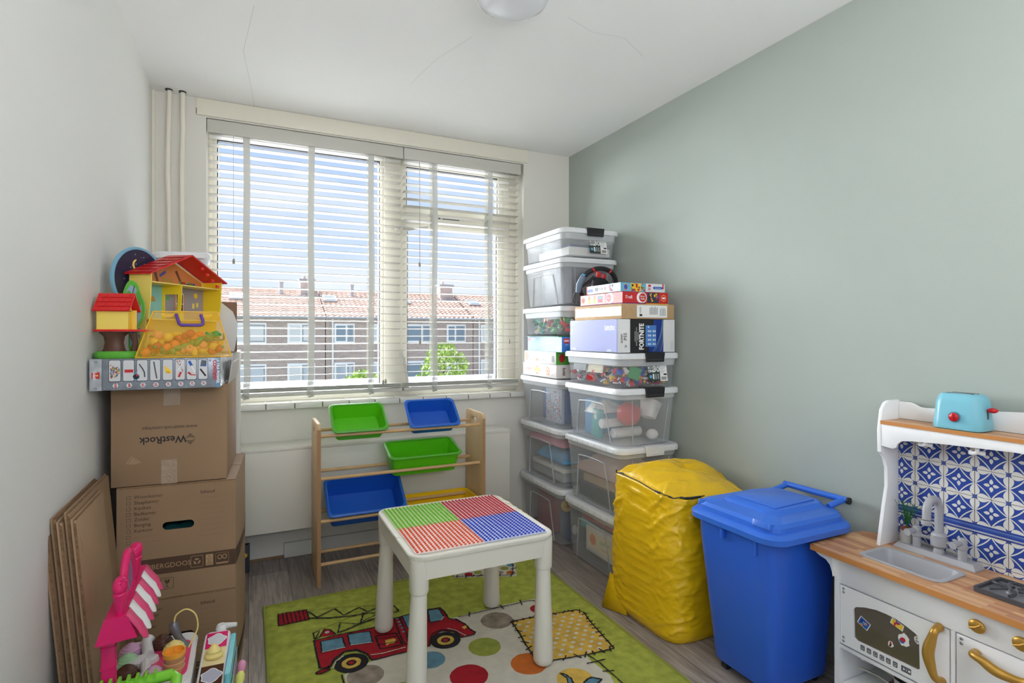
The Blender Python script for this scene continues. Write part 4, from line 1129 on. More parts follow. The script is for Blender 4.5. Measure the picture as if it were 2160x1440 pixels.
# ================================================================ rug
RUG = [('P','y',4,[(1.034,2.18),(1.136,2.172),(1.22,2.16),(1.297,2.152),(1.343,2.145),(1.363,2.115),(1.342,2.024),(1.331,1.936),(1.315,1.818),(1.206,1.826),(1.119,1.84),(1.066,1.85),(1.011,1.864),(1.002,1.915),(1.009,1.993),(1.024,2.081)]) ,('L','k',9,0.006,[(1.034,2.18),(1.136,2.172),(1.22,2.16),(1.297,2.152),(1.343,2.145),(1.363,2.115),(1.342,2.024),(1.331,1.936),(1.315,1.818),(1.206,1.826),(1.119,1.84),(1.066,1.85),(1.011,1.864),(1.002,1.915),(1.009,1.993),(1.024,2.081),(1.034,2.18)]) ,('P','r',3,[(0.241,2.39),(0.341,2.393),(0.479,2.387),(0.574,2.424),(0.661,2.433),(0.74,2.437),(0.791,2.432),(0.798,2.384),(0.795,2.319),(0.825,2.299),(0.844,2.246),(0.85,2.192),(0.86,2.164),(0.846,2.152),(0.793,2.154),(0.78,2.207),(0.735,2.237),(0.69,2.213),(0.655,2.149),(0.427,2.15),(0.42,2.192),(0.388,2.243),(0.341,2.253),(0.298,2.211),(0.274,2.163),(0.241,2.183)]) ,('L','k',9,0.007,[(0.241,2.39),(0.341,2.393),(0.479,2.387),(0.574,2.424),(0.661,2.433),(0.74,2.437),(0.791,2.432),(0.798,2.384),(0.795,2.319),(0.825,2.299),(0.844,2.246),(0.85,2.192),(0.86,2.164),(0.846,2.152),(0.793,2.154),(0.78,2.207),(0.735,2.237),(0.69,2.213),(0.655,2.149),(0.427,2.15),(0.42,2.192),(0.388,2.243),(0.341,2.253),(0.298,2.211),(0.274,2.163),(0.241,2.183),(0.241,2.39)]) ,('P','r',3,[(0.277,2.184),(0.228,2.162),(0.225,2.151),(0.243,2.146),(0.278,2.158)]) ,('L','k',9,0.006,[(0.277,2.184),(0.228,2.162),(0.225,2.151),(0.243,2.146),(0.278,2.158)]) ,('P','b',5,[(0.265,2.372),(0.35,2.368),(0.35,2.285),(0.261,2.287)]) ,('L','k',9,0.006,[(0.265,2.372),(0.35,2.368),(0.35,2.285),(0.261,2.287),(0.265,2.372)]) ,('L','w',10,0.004,[(0.35,2.285),(0.261,2.287)]) ,('P','b',5,[(0.373,2.38),(0.462,2.365),(0.456,2.274),(0.369,2.291)]) ,('L','k',9,0.006,[(0.373,2.38),(0.462,2.365),(0.456,2.274),(0.369,2.291),(0.373,2.38)]) ,('L','w',10,0.004,[(0.456,2.274),(0.369,2.291)]) ,('P','b',5,[(0.615,2.429),(0.671,2.434),(0.716,2.423),(0.683,2.327),(0.612,2.319)]) ,('L','k',9,0.006,[(0.615,2.429),(0.671,2.434),(0.716,2.423),(0.683,2.327),(0.612,2.319),(0.615,2.429)]) ,('L','w',10,0.004,[(0.716,2.423),(0.683,2.327)]) ,('P','b',5,[(0.733,2.43),(0.783,2.423),(0.782,2.345),(0.759,2.319),(0.711,2.324)]) ,('L','k',9,0.006,[(0.733,2.43),(0.783,2.423),(0.782,2.345),(0.759,2.319),(0.711,2.324),(0.733,2.43)]) ,('L','w',10,0.004,[(0.782,2.345),(0.759,2.319)]) ,('D','b',5,0.592,2.42,0.0065) ,('D','b',5,0.591,2.389,0.0064) ,('D','b',5,0.591,2.362,0.0064) ,('D','b',5,0.591,2.334,0.0063) ,('D','b',5,0.589,2.302,0.0062) ,('L','k',9,0.006,[(0.473,2.315),(0.558,2.303),(0.561,2.206),(0.474,2.212),(0.473,2.315)]) ,('L','k',9,0.004,[(0.476,2.289),(0.557,2.281)]) ,('L','k',9,0.004,[(0.474,2.247),(0.559,2.234)]) ,('P','y',6,[(0.504,2.267),(0.537,2.27),(0.547,2.255),(0.537,2.234),(0.516,2.235),(0.5,2.228)]) ,('L','k',9,0.006,[(0.577,2.437),(0.568,2.219),(0.582,2.191)]) ,('L','k',9,0.006,[(0.602,2.425),(0.596,2.276),(0.583,2.195)]) ,('L','w',10,0.005,[(0.431,2.187),(0.474,2.178),(0.567,2.182)]) ,('L','k',9,0.006,[(0.275,2.17),(0.3,2.225),(0.343,2.26),(0.39,2.25),(0.421,2.199),(0.426,2.154)]) ,('L','w',10,0.005,[(0.285,2.158),(0.302,2.201),(0.333,2.225)]) ,('L','k',9,0.006,[(0.66,2.159),(0.691,2.231),(0.739,2.249),(0.787,2.212),(0.794,2.155)]) ,('L','w',10,0.004,[(0.761,2.248),(0.792,2.214),(0.814,2.159)]) ,('D','k',6,0.354,2.168,0.0634) ,('D','y',7,0.354,2.168,0.0355) ,('D','k',8,0.354,2.168,0.019) ,('D','r',9,0.354,2.168,0.0108) ,('D','k',6,0.728,2.163,0.0612) ,('D','y',7,0.728,2.163,0.0343) ,('D','k',8,0.728,2.163,0.0184) ,('D','r',9,0.728,2.163,0.0104) ,('P','y',6,[(0.823,2.228),(0.846,2.239),(0.843,2.218),(0.826,2.21)]) ,('P','r',3,[(0.121,2.685),(0.238,2.673),(0.241,2.577),(0.117,2.576)]) ,('L','k',9,0.006,[(0.121,2.685),(0.238,2.673),(0.241,2.577),(0.117,2.576),(0.121,2.685)]) ,('L','k',9,0.005,[(0.137,2.683),(0.14,2.575)]) ,('L','k',9,0.005,[(0.154,2.682),(0.157,2.576)]) ,('L','k',9,0.005,[(0.171,2.68),(0.173,2.576)]) ,('L','k',9,0.005,[(0.188,2.678),(0.19,2.577)]) ,('L','k',9,0.005,[(0.204,2.676),(0.207,2.578)]) ,('L','k',9,0.005,[(0.221,2.675),(0.224,2.578)]) ,('L','k',9,0.002,[(0.244,2.658),(0.358,2.638),(0.532,2.58)]) ,('L','k',9,0.01,[(0.242,2.587),(0.324,2.553),(0.424,2.526),(0.483,2.523)]) ,('L','k',9,0.007,[(0.243,2.653),(0.274,2.581),(0.354,2.627),(0.384,2.549),(0.458,2.593),(0.485,2.533),(0.533,2.558),(0.566,2.494),(0.601,2.541)]) ,('L','k',9,0.007,[(0.457,2.535),(0.587,2.479),(0.614,2.482),(0.606,2.539),(0.525,2.545)]) ,('L','k',9,0.002,[(0.253,2.462),(0.315,2.483),(0.438,2.529)]) ,('L','k',9,0.009,[(0.336,2.413),(0.362,2.415),(0.422,2.437),(0.503,2.462)]) ,('L','k',9,0.006,[(0.36,2.491),(0.34,2.411)]) ,('L','k',9,0.005,[(0.36,2.491),(0.424,2.446),(0.509,2.49)]) ,('L','k',9,0.007,[(0.466,2.531),(0.436,2.44)]) ,('P','r',4,[(0.268,2.41),(0.291,2.465),(0.311,2.452),(0.33,2.402)]) ,('L','k',9,0.006,[(0.244,2.453),(0.246,2.398),(0.268,2.41),(0.291,2.465),(0.311,2.452),(0.33,2.402)]) ,('D','w',11,0.298,2.431,0.0097) ,('L','k',9,0.005,[(0.244,2.453),(0.273,2.457)]) ,('L','k',9,0.005,[(0.246,2.398),(0.269,2.45)]) ,('D','t',2,0.982,2.22,0.0701) ,('D','g',2,0.855,2.053,0.0654) ,('D','o',2,0.963,1.876,0.0689) ,('D','r',2,0.73,1.902,0.0705) ,('D','b',2,0.633,2.06,0.0564) ,('D','t',2,0.388,2.067,0.0665) ,('D','r',2,1.195,2.232,0.0385) ,('D','y',2,1.071,1.718,0.0669) ,('D','g',2,0.492,1.924,0.0482) ,('P','b',4,[(1.038,1.77),(1.054,1.753),(1.059,1.723),(1.045,1.68),(1.027,1.689),(1.047,1.736)]) ,('L','k',9,0.006,[(1.038,1.77),(1.054,1.753),(1.059,1.723),(1.045,1.68)]) ,('L','k',9,0.004,[(1.038,1.77),(1.047,1.736),(1.027,1.689)]) ,('P','b',4,[(1.086,1.685),(1.112,1.698),(1.131,1.699),(1.157,1.673),(1.134,1.663),(1.104,1.639),(1.064,1.658)]) ,('L','k',9,0.006,[(1.086,1.685),(1.112,1.698),(1.131,1.699),(1.157,1.673),(1.134,1.663),(1.104,1.639)]) ,('D','g',3,1.238,2.695,0.0225) ,('D','b',3,1.285,2.721,0.0217) ,('D','t',3,1.196,2.657,0.0177) ,('D','o',3,1.244,2.634,0.0221) ,('D','g',3,1.089,2.708,0.021) ,('D','r',3,1.037,2.707,0.0216)]
def pile(name, col, var=.16):
    return mat(name, col, .95, sheen=.0, var=var, vscale=26, bump=1.0, bscale=700, bdist=.003)
m_rg = pile('lime_pile', (176, 184, 76), .22)
RC = {'w': pile('cream_pile', (222, 216, 200), .06), 'g': pile('green_pile', (160, 170, 74)), 'r': pile('crimson_pile', (176, 18, 36)), 'k': pile('black_pile', (36, 34, 36)),
      'y': pile('mustard_pile', (226, 186, 84)), 'b': pile('dusty_blue_pile', (104, 150, 172)), 't': pile('taupe_pile', (160, 146, 130), .3), 'o': pile('orange_pile', (212, 112, 38))}
def fuzz(pts, step=.007, j=.0011, seed=0, closed=True):
    out = []
    n = len(pts)
    for i in range(n if closed else n - 1):
        a, b = Vector(pts[i]), Vector(pts[(i + 1) % n])
        k = max(1, int((b - a).length / step))
        for q in range(k):
            p = a.lerp(b, q / k)
            out.append((p.x + R.uniform(-j, j), p.y + R.uniform(-j, j)))
    if not closed:
        out.append(tuple(pts[-1]))
    return out
b = MB()
RX0, RX1, RY0, RY1, RT = .065, 1.44, .95, 2.795, .012
# slab with a soft, slightly uneven top
n1, n2 = 70, 94
vs = []
for j in range(n2 + 1):
    for i in range(n1 + 1):
        x, y = RX0 + (RX1 - RX0) * i / n1, RY0 + (RY1 - RY0) * j / n2
        e = min(i, n1 - i, j, n2 - j)
        vs.append((x, y, (.005 if e == 0 else RT - .0008)))
fs = [(j * (n1 + 1) + i, j * (n1 + 1) + i + 1, (j + 1) * (n1 + 1) + i + 1, (j + 1) * (n1 + 1) + i) for j in range(n2) for i in range(n1)]
b.add(vs, fs, m_rg)
b.span(RX0, RX1, RY0, RY1, 0, .005, m_rg)
zl = lambda k: RT - .0006 + .00035 * k
def rp(col, k, pts):
    b.flat(fuzz(pts), RC[col], z=zl(k))
def rl(col, k, w, pts):
    P_ = fuzz(pts, .006, w * .22, closed=False)
    for i in range(len(P_) - 1):
        a, c = Vector(P_[i]), Vector(P_[i + 1])
        d = c - a
        if d.length < 1e-5: continue
        d.normalize(); q = Vector((-d.y, d.x)) * w / 2 * R.uniform(.7, 1.3)
        b.flat([tuple(a - q), tuple(c - q * R.uniform(.7, 1.2)), tuple(c + q), tuple(a + q * R.uniform(.7, 1.2))], RC[col], z=zl(k) + R.uniform(0, .0001))
rp('w', 1, [(.317, .99), (.317, 2.107), (.56, 2.20), (.82, 2.322), (1.03, 2.335), (1.235, 2.325), (1.25, 2.29), (1.235, 2.15), (1.187, 1.80), (1.20, 1.68), (1.17, 1.60), (1.19, .99)])
rp('y', 2, [(1.235, 2.20), (1.262, 2.16), (1.272, 2.05), (1.24, 2.1)])
def stitches(pts, seed, step=.045, ln=.045):
    rl('k', 9, .005, pts)
    rr = random.Random(seed)
    for i in range(len(pts) - 1):
        a, c = Vector(pts[i]), Vector(pts[i + 1])
        d = (c - a); L_ = d.length; d.normalize(); q = Vector((-d.y, d.x))
        s = step * .5
        while s < L_:
            m_ = a + d * s
            l2 = ln * rr.uniform(.35, .75)
            w_ = d * rr.uniform(-.012, .012)
            rl('k', 9, .006, [tuple(m_ - q * l2 - w_), tuple(m_ + q * l2 * .8 + w_)])
            s += step * rr.uniform(.7, 1.3)
stitches([(.84, 2.315), (1.0, 2.318), (1.2, 2.315), (1.236, 2.28)], 1, .10, .05)
stitches([(1.196, 1.83), (1.208, 1.76), (1.212, 1.60), (1.205, 1.1)], 2, .11, .06)
rl('k', 9, .006, [(.309, 2.107), (.309, 1.0)])
p2_ = [(.95, 2.705), (1.255, 2.58), (1.315, 2.72), (1.30, 2.775), (1.0, 2.785)]
rp('w', 1, p2_); stitches([(.95, 2.715), (1.06, 2.675), (1.24, 2.60), (1.30, 2.72), (1.29, 2.765)], 3, .05, .04)
for e in RUG:
    if e[0] == 'P': rp(e[1], e[2], e[3])
    elif e[0] == 'L': rl(e[1], e[2], e[3], e[4])
    else: rp(e[1], e[2], circ(e[5], 40, e[3], e[4]))
# the yellow patch: white dots and its stitched border
PY = next(e[3] for e in RUG if e[0] == 'P' and e[1] == 'y' and e[2] == 4)
stitches(PY + [PY[0]], 7, .035, .028)
def inside(p, poly):
    c = False
    for i in range(len(poly)):
        x1, y1 = poly[i]; x2, y2 = poly[i - 1]
        if (y1 > p[1]) != (y2 > p[1]) and p[0] < (x2 - x1) * (p[1] - y1) / (y2 - y1) + x1:
            c = not c
    return c
for i in range(-12, 14):
    for j in range(-12, 14):
        p = (1.1 + i * .046 + (j % 2) * .023, 1.98 + j * .027)
        if all(inside((p[0] + dx, p[1] + dy), PY) for dx in (-.014, .014) for dy in (-.012, .012)):
            rp('w', 6, circ(.0095, 12, p[0], p[1], .008))
# bound edge
for q in ([(RX0, RY0, .006), (RX0, RY1, .006)], [(RX0, RY1, .006), (RX1, RY1, .006)], [(RX1, RY1, .006), (RX1, RY0, .006)]):
    b.tube(q, .006, mat('yellow_green_binding', (150, 158, 66), .95, bump=1, bscale=300, bdist=.004), n=8)
tag(b.build('rug', ang=60), 'lime green patchwork rug with a red fire truck and coloured spots on the floor', 'rug')

# ================================================================ play table
m_tw = mat('warm_white_plastic', (222, 218, 206), .38, sss=.05)
TX0, TX1, TY0, TY1, TZ = .49, 1.05, 1.81, 2.388, .512
t = thing('play_table', 'white plastic play table with studded top in four colours, standing on the rug', 'table', ((TX0 + TX1) / 2, (TY0 + TY1) / 2, RT + .0032))
TM = T(-(TX0 + TX1) / 2, -(TY0 + TY1) / 2, -RT)
cx, cy = (TX0 + TX1) / 2, (TY0 + TY1) / 2
w_, d_ = TX1 - TX0, TY1 - TY0
b = MB(TM)
b.loft([ring3(w_ - .024, d_ - .024, .05, TZ - .085, 6, cx, cy), ring3(w_ - .012, d_ - .012, .055, TZ - .012, 6, cx, cy)], m_tw, cap0=True, cap1=True)
b.loft([ring3(w_ - .004, d_ - .004, .056, TZ - .018, 6, cx, cy), ring3(w_, d_, .058, TZ - .015, 6, cx, cy), ring3(w_, d_, .058, TZ - .004, 6, cx, cy), ring3(w_ - .006, d_ - .006, .056, TZ, 6, cx, cy),
        ring3(w_ - .020, d_ - .020, .050, TZ + .0005, 6, cx, cy), ring3(w_ - .026, d_ - .026, .048, TZ - .004, 6, cx, cy)], m_tw)
b.span(TX0 - .001, TX0 + .014, 2.02, 2.05, TZ - .012, TZ + .003, m_tw, bev=.003).span(TX1 - .014, TX1 + .001, 2.22, 2.25, TZ - .012, TZ + .003, m_tw, bev=.003)
b.build('table_frame', t)
PLC = {'green': ((118, 190, 44), (190, 214, 150)), 'red': ((190, 24, 44), (222, 186, 186)), 'orange': ((228, 84, 40), (230, 212, 206)), 'blue': ((20, 58, 190), (196, 202, 226))}
px0, py0, ps = .514, 1.842, .0160
for nm, ix, iy in (('green', 0, 1), ('red', 1, 1), ('orange', 0, 0), ('blue', 1, 0)):
    cs, cp = PLC[nm]
    ms, mp_ = mat(nm + '_stud', cs, .35), mat(nm + '_tint_plate', cp, .25)
    b = MB(TM)
    sx, sy = .0159, .0162
    X0, Y0 = px0 + ix * 16 * sx, py0 + iy * 16 * sy
    b.span(X0, X0 + 16 * sx - .0008, Y0, Y0 + 16 * sy - .0008, TZ - .003, TZ + .0015, mp_)
    for i in range(16):
        for j in range(16):
            b.cyl(.0041, .0048, ms, T(X0 + (i + .5) * sx, Y0 + (j + .5) * sy, TZ + .0015), n=9, bev=.0005)
    b.build('studded_plate', t, label=nm + ' studded building plate')
for (lx, ly) in ((.528, 1.852), (1.012, 1.852), (.528, 2.346), (1.012, 2.346)):
    ox = -.012 if lx < .8 else .0
    oy = 0
    b = MB(TM)
    b.loft([ring3(.06, .06, .026, TZ - .135, 6, lx, ly), ring3(.064, .064, .028, TZ - .13, 6, lx, ly), ring3(.066, .066, .028, TZ - .018, 6, lx, ly)], m_tw)
    rings = []
    for k, (r, z) in enumerate(((.020, RT + .0005), (.031, RT + .004), (.0375, RT + .014), (.038, RT + .03), (.034, RT + .16), (.030, RT + .28), (.0272, TZ - .134))):
        f = 1 - (z - RT) / (TZ - .134 - RT)
        rings.append([(lx + ox * f + r * cos(2 * pi * i / 28), ly + oy * f + r * sin(2 * pi * i / 28), z) for i in range(28)])
    b.loft(rings, m_tw)
    b.build('leg', t)
b = MB(TM)
pts = [(TX1 + .001, 2.10)]
for i in range(11):
    pts += [(TX1 + .001 + (.022 if i % 2 else .034), 2.12 + i * .026), (TX1 + .001 + (.022 if i % 2 else .034), 2.134 + i * .026)]
pts += [(TX1 + .001, 2.40)]
b.prism(pts, .022, mat('glossy_yellow_plastic', (232, 190, 30), .3), T(0, 0, TZ - .045), bev=.002)
b.build('side_tray', t, label='yellow scalloped tray on the far side')

# ================================================================ toy rack with bins
m_ply = mat('pale_plywood', (206, 176, 134), .5, var=.10, vscale=9, vstretch=(1, 6, .5))
m_dow = mat('beech_dowel', (204, 168, 122), .5, var=.08, vscale=20)
m_edg = mat('ply_edge', (170, 128, 90), .6)
t = thing('toy_rack', 'light wooden toy bin rack with round dowels, standing in front of the radiator cover', 'rack', (.76, 3.04, 0))
RM = T(-.76, -3.04, 0)
hole = [(p[0], p[1]) for p in rrect(.08, .028, .0135, 5, 3.04, .765)]
for px_, nm in ((.309, 0), (1.197, 1)):
    outline = [(2.905, 0), (2.935, -0.0), (2.94, .012), (3.14, .012), (3.145, 0), (3.175, 0)] + [(3.175 - .03 + .03 * cos(a), .785 + .03 * sin(a)) for a in (0, .4, .8, 1.2, 1.57)] + [(2.905 + .03 - .03 * sin(a), .785 + .03 * cos(a)) for a in (0, .4, .8, 1.2, 1.57)]
    b = MB(RM)
    b.prism(outline, .018, m_ply, T(px_, 0, 0) @ Matrix(((0, 0, 1, 0), (1, 0, 0, 0), (0, 1, 0, 0), (0, 0, 0, 1))), holes=(hole,), bev=.0015)
    b.span(px_ + .0008, px_ + .0172, 2.9035, 2.905, .003, .785, m_edg)
    for z in (.747, .530, .314, .097):
        for yy in (2.95, 3.11):
            b.cyl(.004, .0012, m_edg, T(px_ - .0008, yy, z + (.006 if yy > 3 else 0)) @ RY(90), n=8)
    b.build('side_panel', t)
for z in (.747, .530, .314, .097):
    for yy in (2.95, 3.11):
        MB(RM).tube([(.326, yy, z + (.006 if yy > 3 else 0)), (1.198, yy, z + (.006 if yy > 3 else 0))], .009, m_dow, n=14).build('dowel', t)
def bin_(name, label, x0, L, yf, zf, Wd, dep, tilt, mb, mr, inset=.028):
    M = T(-L / 2, 0, 0)
    t = thing(name, label, 'storage bin', (x0 + L / 2, yf, zf), 0, 'coloured bins on the wooden rack', rx=tilt)
    def rg(ins, z, n=5, r=.03):
        return [(p[0] + L / 2, p[1] + Wd / 2, z) for p in rrect(L - 2 * ins, Wd - 2 * ins, r, n)]
    b = MB(M)
    th = .0028
    b.loft([rg(inset, -dep, r=.018), rg(inset - .004, -dep + .003, r=.022), rg(.009, -.006)], mb, cap1=False)
    b.loft([rg(.009 + th, -.006), rg(inset - .004 + th, -dep + .006, r=.020), rg(inset + th, -dep + .0045, r=.016)], mb, cap0=False)
    b.build('tub', t)
    b = MB(M)
    b.loft([rg(.009 + th, -.008), rg(.009 + th, .0), rg(.006, .003), rg(.0, .001), rg(-.003, -.003), rg(-.002, -.008), rg(.008, -.009)], mr, cap0=False, cap1=False)
    b.build('rim', t)
    return t
bg = mat('lime_green_bin', (92, 196, 22), .35, sss=.15); bgr = mat('green_rim', (86, 172, 52), .3)
bb = mat('royal_blue_bin', (28, 92, 196), .35, sss=.1); bbr = mat('blue_rim', (36, 100, 196), .3)
by = mat('yellow_bin_plastic', (240, 196, 20), .35, sss=.1)
bin_('green_bin', 'small green bin tilted on the top level of the rack, at the left', .388, .285, 2.925, .765, .212, .085, 35, bg, bgr)
bin_('blue_bin', 'small blue bin tilted on the top level of the rack, at the right', .788, .29, 2.925, .762, .20, .085, 41, bb, bbr)
bin_('green_bin', 'large green bin on the second level of the rack, at the right', .683, .405, 2.928, .600, .212, .118, 16, bg, bgr)
bin_('blue_bin', 'large deep blue bin tilted on the third level of the rack, at the left', .365, .405, 2.925, .338, .245, .12, 37, bb, bbr)
bin_('yellow_bin', 'yellow bin on the third level of the rack, behind the play table', .782, .405, 2.93, .336, .205, .115, 2, by, by)

# ================================================================ yellow bag
m_bag = mat('yellow_woven_plastic', (236, 190, 22), .24, spec=.6, bump=.55, bscale=38, bdist=.006, var=.05, vscale=6)
t = thing('storage_bag', 'large crumpled yellow plastic zip bag standing on the floor beside the blue wheeled bin', 'bag', (1.76, 1.92, 0))
BX0, BX1, BY0, BY1 = 1.525, 2.02, 1.712, 2.185
NR, NZ = 170, 96
bcx, bcy = (BX0 + BX1) / 2 - 1.76, (BY0 + BY1) / 2 - 1.92
hw, hd = (BX1 - BX0) / 2, (BY1 - BY0) / 2
def bag_pt(a, h):
    # superellipse footprint
    c, s = cos(a), sin(a)
    e = 2 / 5.5
    x = hw * (abs(c) ** e) * (1 if c > 0 else -1)
    y = hd * (abs(s) ** e) * (1 if s > 0 else -1)
    k = .955 + .045 * sin(min(1, h * 1.05) * pi * .9)
    if h < .04: k *= .96 + h
    x *= k; y *= k
    return x, y
def wr(p, f, s=0):
    return noise.noise(Vector((p[0] * f[0] + s, p[1] * f[1], p[2] * f[2])))
rings = []
HT = .602
for j in range(NZ + 1):
    h = j / NZ
    ring = []
    for i in range(NR):
        a = 2 * pi * i / NR
        x, y = bag_pt(a, h)
        z = HT * h
        P = (x, y, z)
        # horizontal slump creases, stronger low and towards the bin
        band = .5 + .5 * wr(P, (5, 5, 6), 21)
        am = .010 * (1 - h * .55) * band
        sk = z + .35 * y + .12 * x
        d = am * max(0, 1 - abs(wr((x, y, sk), (5, 5, 22), 3)) * 5)
        d += .006 * band * max(0, 1 - abs(wr((x, y, z - .5 * y), (6, 6, 34), 8)) * 5) * (1 - h * .5)
        # hanging folds under the zip corner
        d += .012 * h ** 1.5 * max(0, 1 - abs(wr((x + z * .5, y + z * .75, z), (9, 13, 2.0), 5)) * 4.5)
        d += .004 * max(0, 1 - abs(wr((x, y, z), (16, 16, 24), 15)) * 5)
        d += .016 * wr(P, (3.2, 3.2, 3.6), 1)
        d *= min(1, h * 14)
        r = sqrt(x * x + y * y)
        top = .012 * sin(y * 9 + 1.2) * h ** 6 + (.028 * (y + .25) * h ** 5)
        sl = -.045 * max(0, x / hw) * h ** 4 * (1 if y < 0 else .3)
        ring.append((bcx + x + x / r * d, bcy + y + y / r * d, max(.0015, z + top + sl)))
    rings.append(ring)
base = rings[-1]
cxm = Vector((bcx + .03, bcy + .02, 0))
for k in range(1, 26):
    f = k / 26
    ring = []
    for i in range(NR):
        q = Vector(base[i])
        p = q.lerp(Vector((cxm.x, cxm.y, q.z)), f)
        z = q.z + .062 * sin(min(1, f * 1.25) * pi / 2) - (.010 * exp(-((f - .04) / .03) ** 2))
        z += .011 * (1 - abs(wr((p.x, p.y, 0), (7, 10, 1), 12)) * 3) * min(1, f * 5)
        z = z * (1 - f * f * .6) + (HT + .055) * f * f * .6
        ring.append((p.x, p.y, z))
    rings.append(ring)
b = MB().loft(rings, m_bag, cap0=True, cap1=True)
b.build('bag_body', t, ang=180)
# corner ear folded out at the foot
b = MB(T(-1.76, -1.92, 0))
b.add([(1.538, 2.155, .15), (1.478, 2.140, .004), (1.532, 2.02, .003), (1.548, 2.09, .09), (1.56, 2.17, .003)], [(0, 1, 3), (1, 2, 3), (0, 4, 1), (1, 4, 2)], m_bag)
b.build('corner_fold', t, ang=180)
m_zip = mat('black_zipper', (42, 42, 46), .6)
zi = []
for i in range(NR):
    q = base[i]
    if q[0] < bcx - hw * (.80 if q[1] > bcy else .3):
        zi.append(q)
zi.sort(key=lambda q: -q[1])
pth = [(q[0] - .0015 + .006, q[1], q[2] + .004 + (.003 * sin(k * .4))) for k, q in enumerate(zi)]
MB().tube(pth, [.0022 + .0022 * (i % 11 > 6) for i in range(len(pth))], m_zip, n=6).build('zipper', t, ang=180)

# ================================================================ blue wheeled bin
m_bin = mat('blue_bin_plastic', (44, 98, 208), .30, spec=.5, bump=.1, bscale=12, bdist=.004)
m_bin2 = mat('blue_lid_plastic', (52, 110, 214), .28, spec=.5)
t = thing('wheeled_bin', 'blue plastic wheeled bin with closed lid between the yellow bag and the toy kitchen', 'bin', (1.76, 1.47, 0))
BM = T(-1.76, -1.47, 0)
def rr_(x0, x1, y0, y1, z, r, n=6):
    return [(p[0], p[1], z) for p in rrect(x1 - x0, y1 - y0, r, n, (x0 + x1) / 2, (y0 + y1) / 2)]
b = MB(BM)
b.loft([rr_(1.62, 1.89, 1.335, 1.575, .032, .03), rr_(1.606, 1.903, 1.322, 1.588, .038, .04), rr_(1.602, 1.906, 1.318, 1.592, .05, .04), rr_(1.583, 1.955, 1.308, 1.658, .50, .055), rr_(1.582, 1.957, 1.307, 1.660, .553, .055)], m_bin)
b.span(1.565, 1.582, 1.50, 1.515, .515, .55, m_bin, bev=.003).span(1.574, 1.587, 1.36, 1.372, .50, .55, m_bin, bev=.003)
b.build('bin_body', t)
b = MB(BM)
L0, L1, L2, L3 = 1.562, 1.995, 1.270, 1.695
b.loft([rr_(L0 + .004, L1 - .004, L2 + .004, L3 - .004, .553, .07), rr_(L0, L1, L2, L3, .556, .072), rr_(L0 - .001, L1, L2 - .001, L3, .575, .072), rr_(L0 + .012, L1 - .01, L2 + .012, L3 - .012, .588, .066),
        rr_(L0 + .022, L1 - .02, L2 + .022, L3 - .022, .590, .062), rr_(L0 + .024, L1 - .022, L2 + .024, L3 - .024, .606, .06), rr_(L0 + .036, L1 - .03, L2 + .034, L3 - .034, .617, .055),
        rr_(L0 + .10, L1 - .04, L2 + .085, L3 - .085, .624, .05), rr_(L0 + .106, L1 - .042, L2 + .09, L3 - .09, .630, .045), rr_(L0 + .118, L1 - .046, L2 + .10, L3 - .10, .638, .04)], m_bin2, cap0=False)
# central rib panel of the lid
b.prism([(1.70, 1.385), (1.93, 1.40), (1.93, 1.56), (1.74, 1.58), (1.70, 1.56)], .004, m_bin2, T(0, 0, .638), bev=.0015)
b.build('lid', t)
def grip(yy, sx, sy, lab):
    b = MB(BM @ T(1.600, yy, .605) @ RY(14))
    o = rrect(sx, sy, .012, 5)
    rg_ = lambda s, z: [(q[0] * s, q[1] * s, z) for q in o]
    b.loft([rg_(1.06, -.006), rg_(1.05, .010), rg_(.98, .014), rg_(.86, .013), rg_(.80, .003), rg_(.76, .001)], m_bin2)
    b.build('grip_recess', t, label=lab)
grip(1.352, .034, .072, 'moulded finger grip on the front corner of the lid')
grip(1.640, .022, .022, 'small moulded tab on the far corner of the lid')
b = MB(BM)
b.tube([(1.955, 1.60, .622), (2.02, 1.585, .642)], .011, m_bin2, n=12).tube([(1.955, 1.36, .622), (2.02, 1.345, .642)], .011, m_bin2, n=12)
b.tube([(2.02, 1.60, .642), (2.022, 1.33, .642)], .012, m_bin2, n=14)
b.build('handle_bar', t)
MB(BM).cyl(.013, .008, m_blk, T(2.022, 1.331, .642) @ RX(90), n=16).build('hinge_cap', t, label='black end cap')
for wx, wy in ((1.635, 1.545), (1.635, 1.36), (1.87, 1.545), (1.87, 1.36)):
    MB(BM).cyl(.018, .022, m_blk, T(wx, wy + .011, .018) @ RX(90), n=18, bev=.002).build('wheel', t)

# ================================================================ toy kitchen
m_kw = mat('white_painted_board', (240, 240, 240), .38)
m_gap = mat('grey_joint', (96, 96, 100), .7)
m_gold_ = mat('brushed_gold', (196, 152, 72), .38, metal=.75)
m_edge2 = mat('orange_wood_edge', (196, 132, 72), .5)
m_bb = bpy.data.materials.new('butcher_block')
m_bb.use_nodes = True
n_, l_ = m_bb.node_tree.nodes, m_bb.node_tree.links
tc = n_.new('ShaderNodeTexCoord'); mp0 = n_.new('ShaderNodeMapping'); br = n_.new('ShaderNodeTexBrick')
mp0.inputs['Rotation'].default_value = (0, 0, pi / 2)
l_.new(tc.outputs['Object'], mp0.inputs[0]); l_.new(mp0.outputs[0], br.inputs['Vector'])
br.inputs['Scale'].default_value = 1; br.inputs['Brick Width'].default_value = .13; br.inputs['Row Height'].default_value = .0165; br.inputs['Mortar Size'].default_value = 0.0; br.offset = .37
br.inputs['Color1'].default_value = lin((216, 172, 128)); br.inputs['Color2'].default_value = lin((176, 120, 84)); br.inputs['Mortar'].default_value = lin((170, 116, 80))
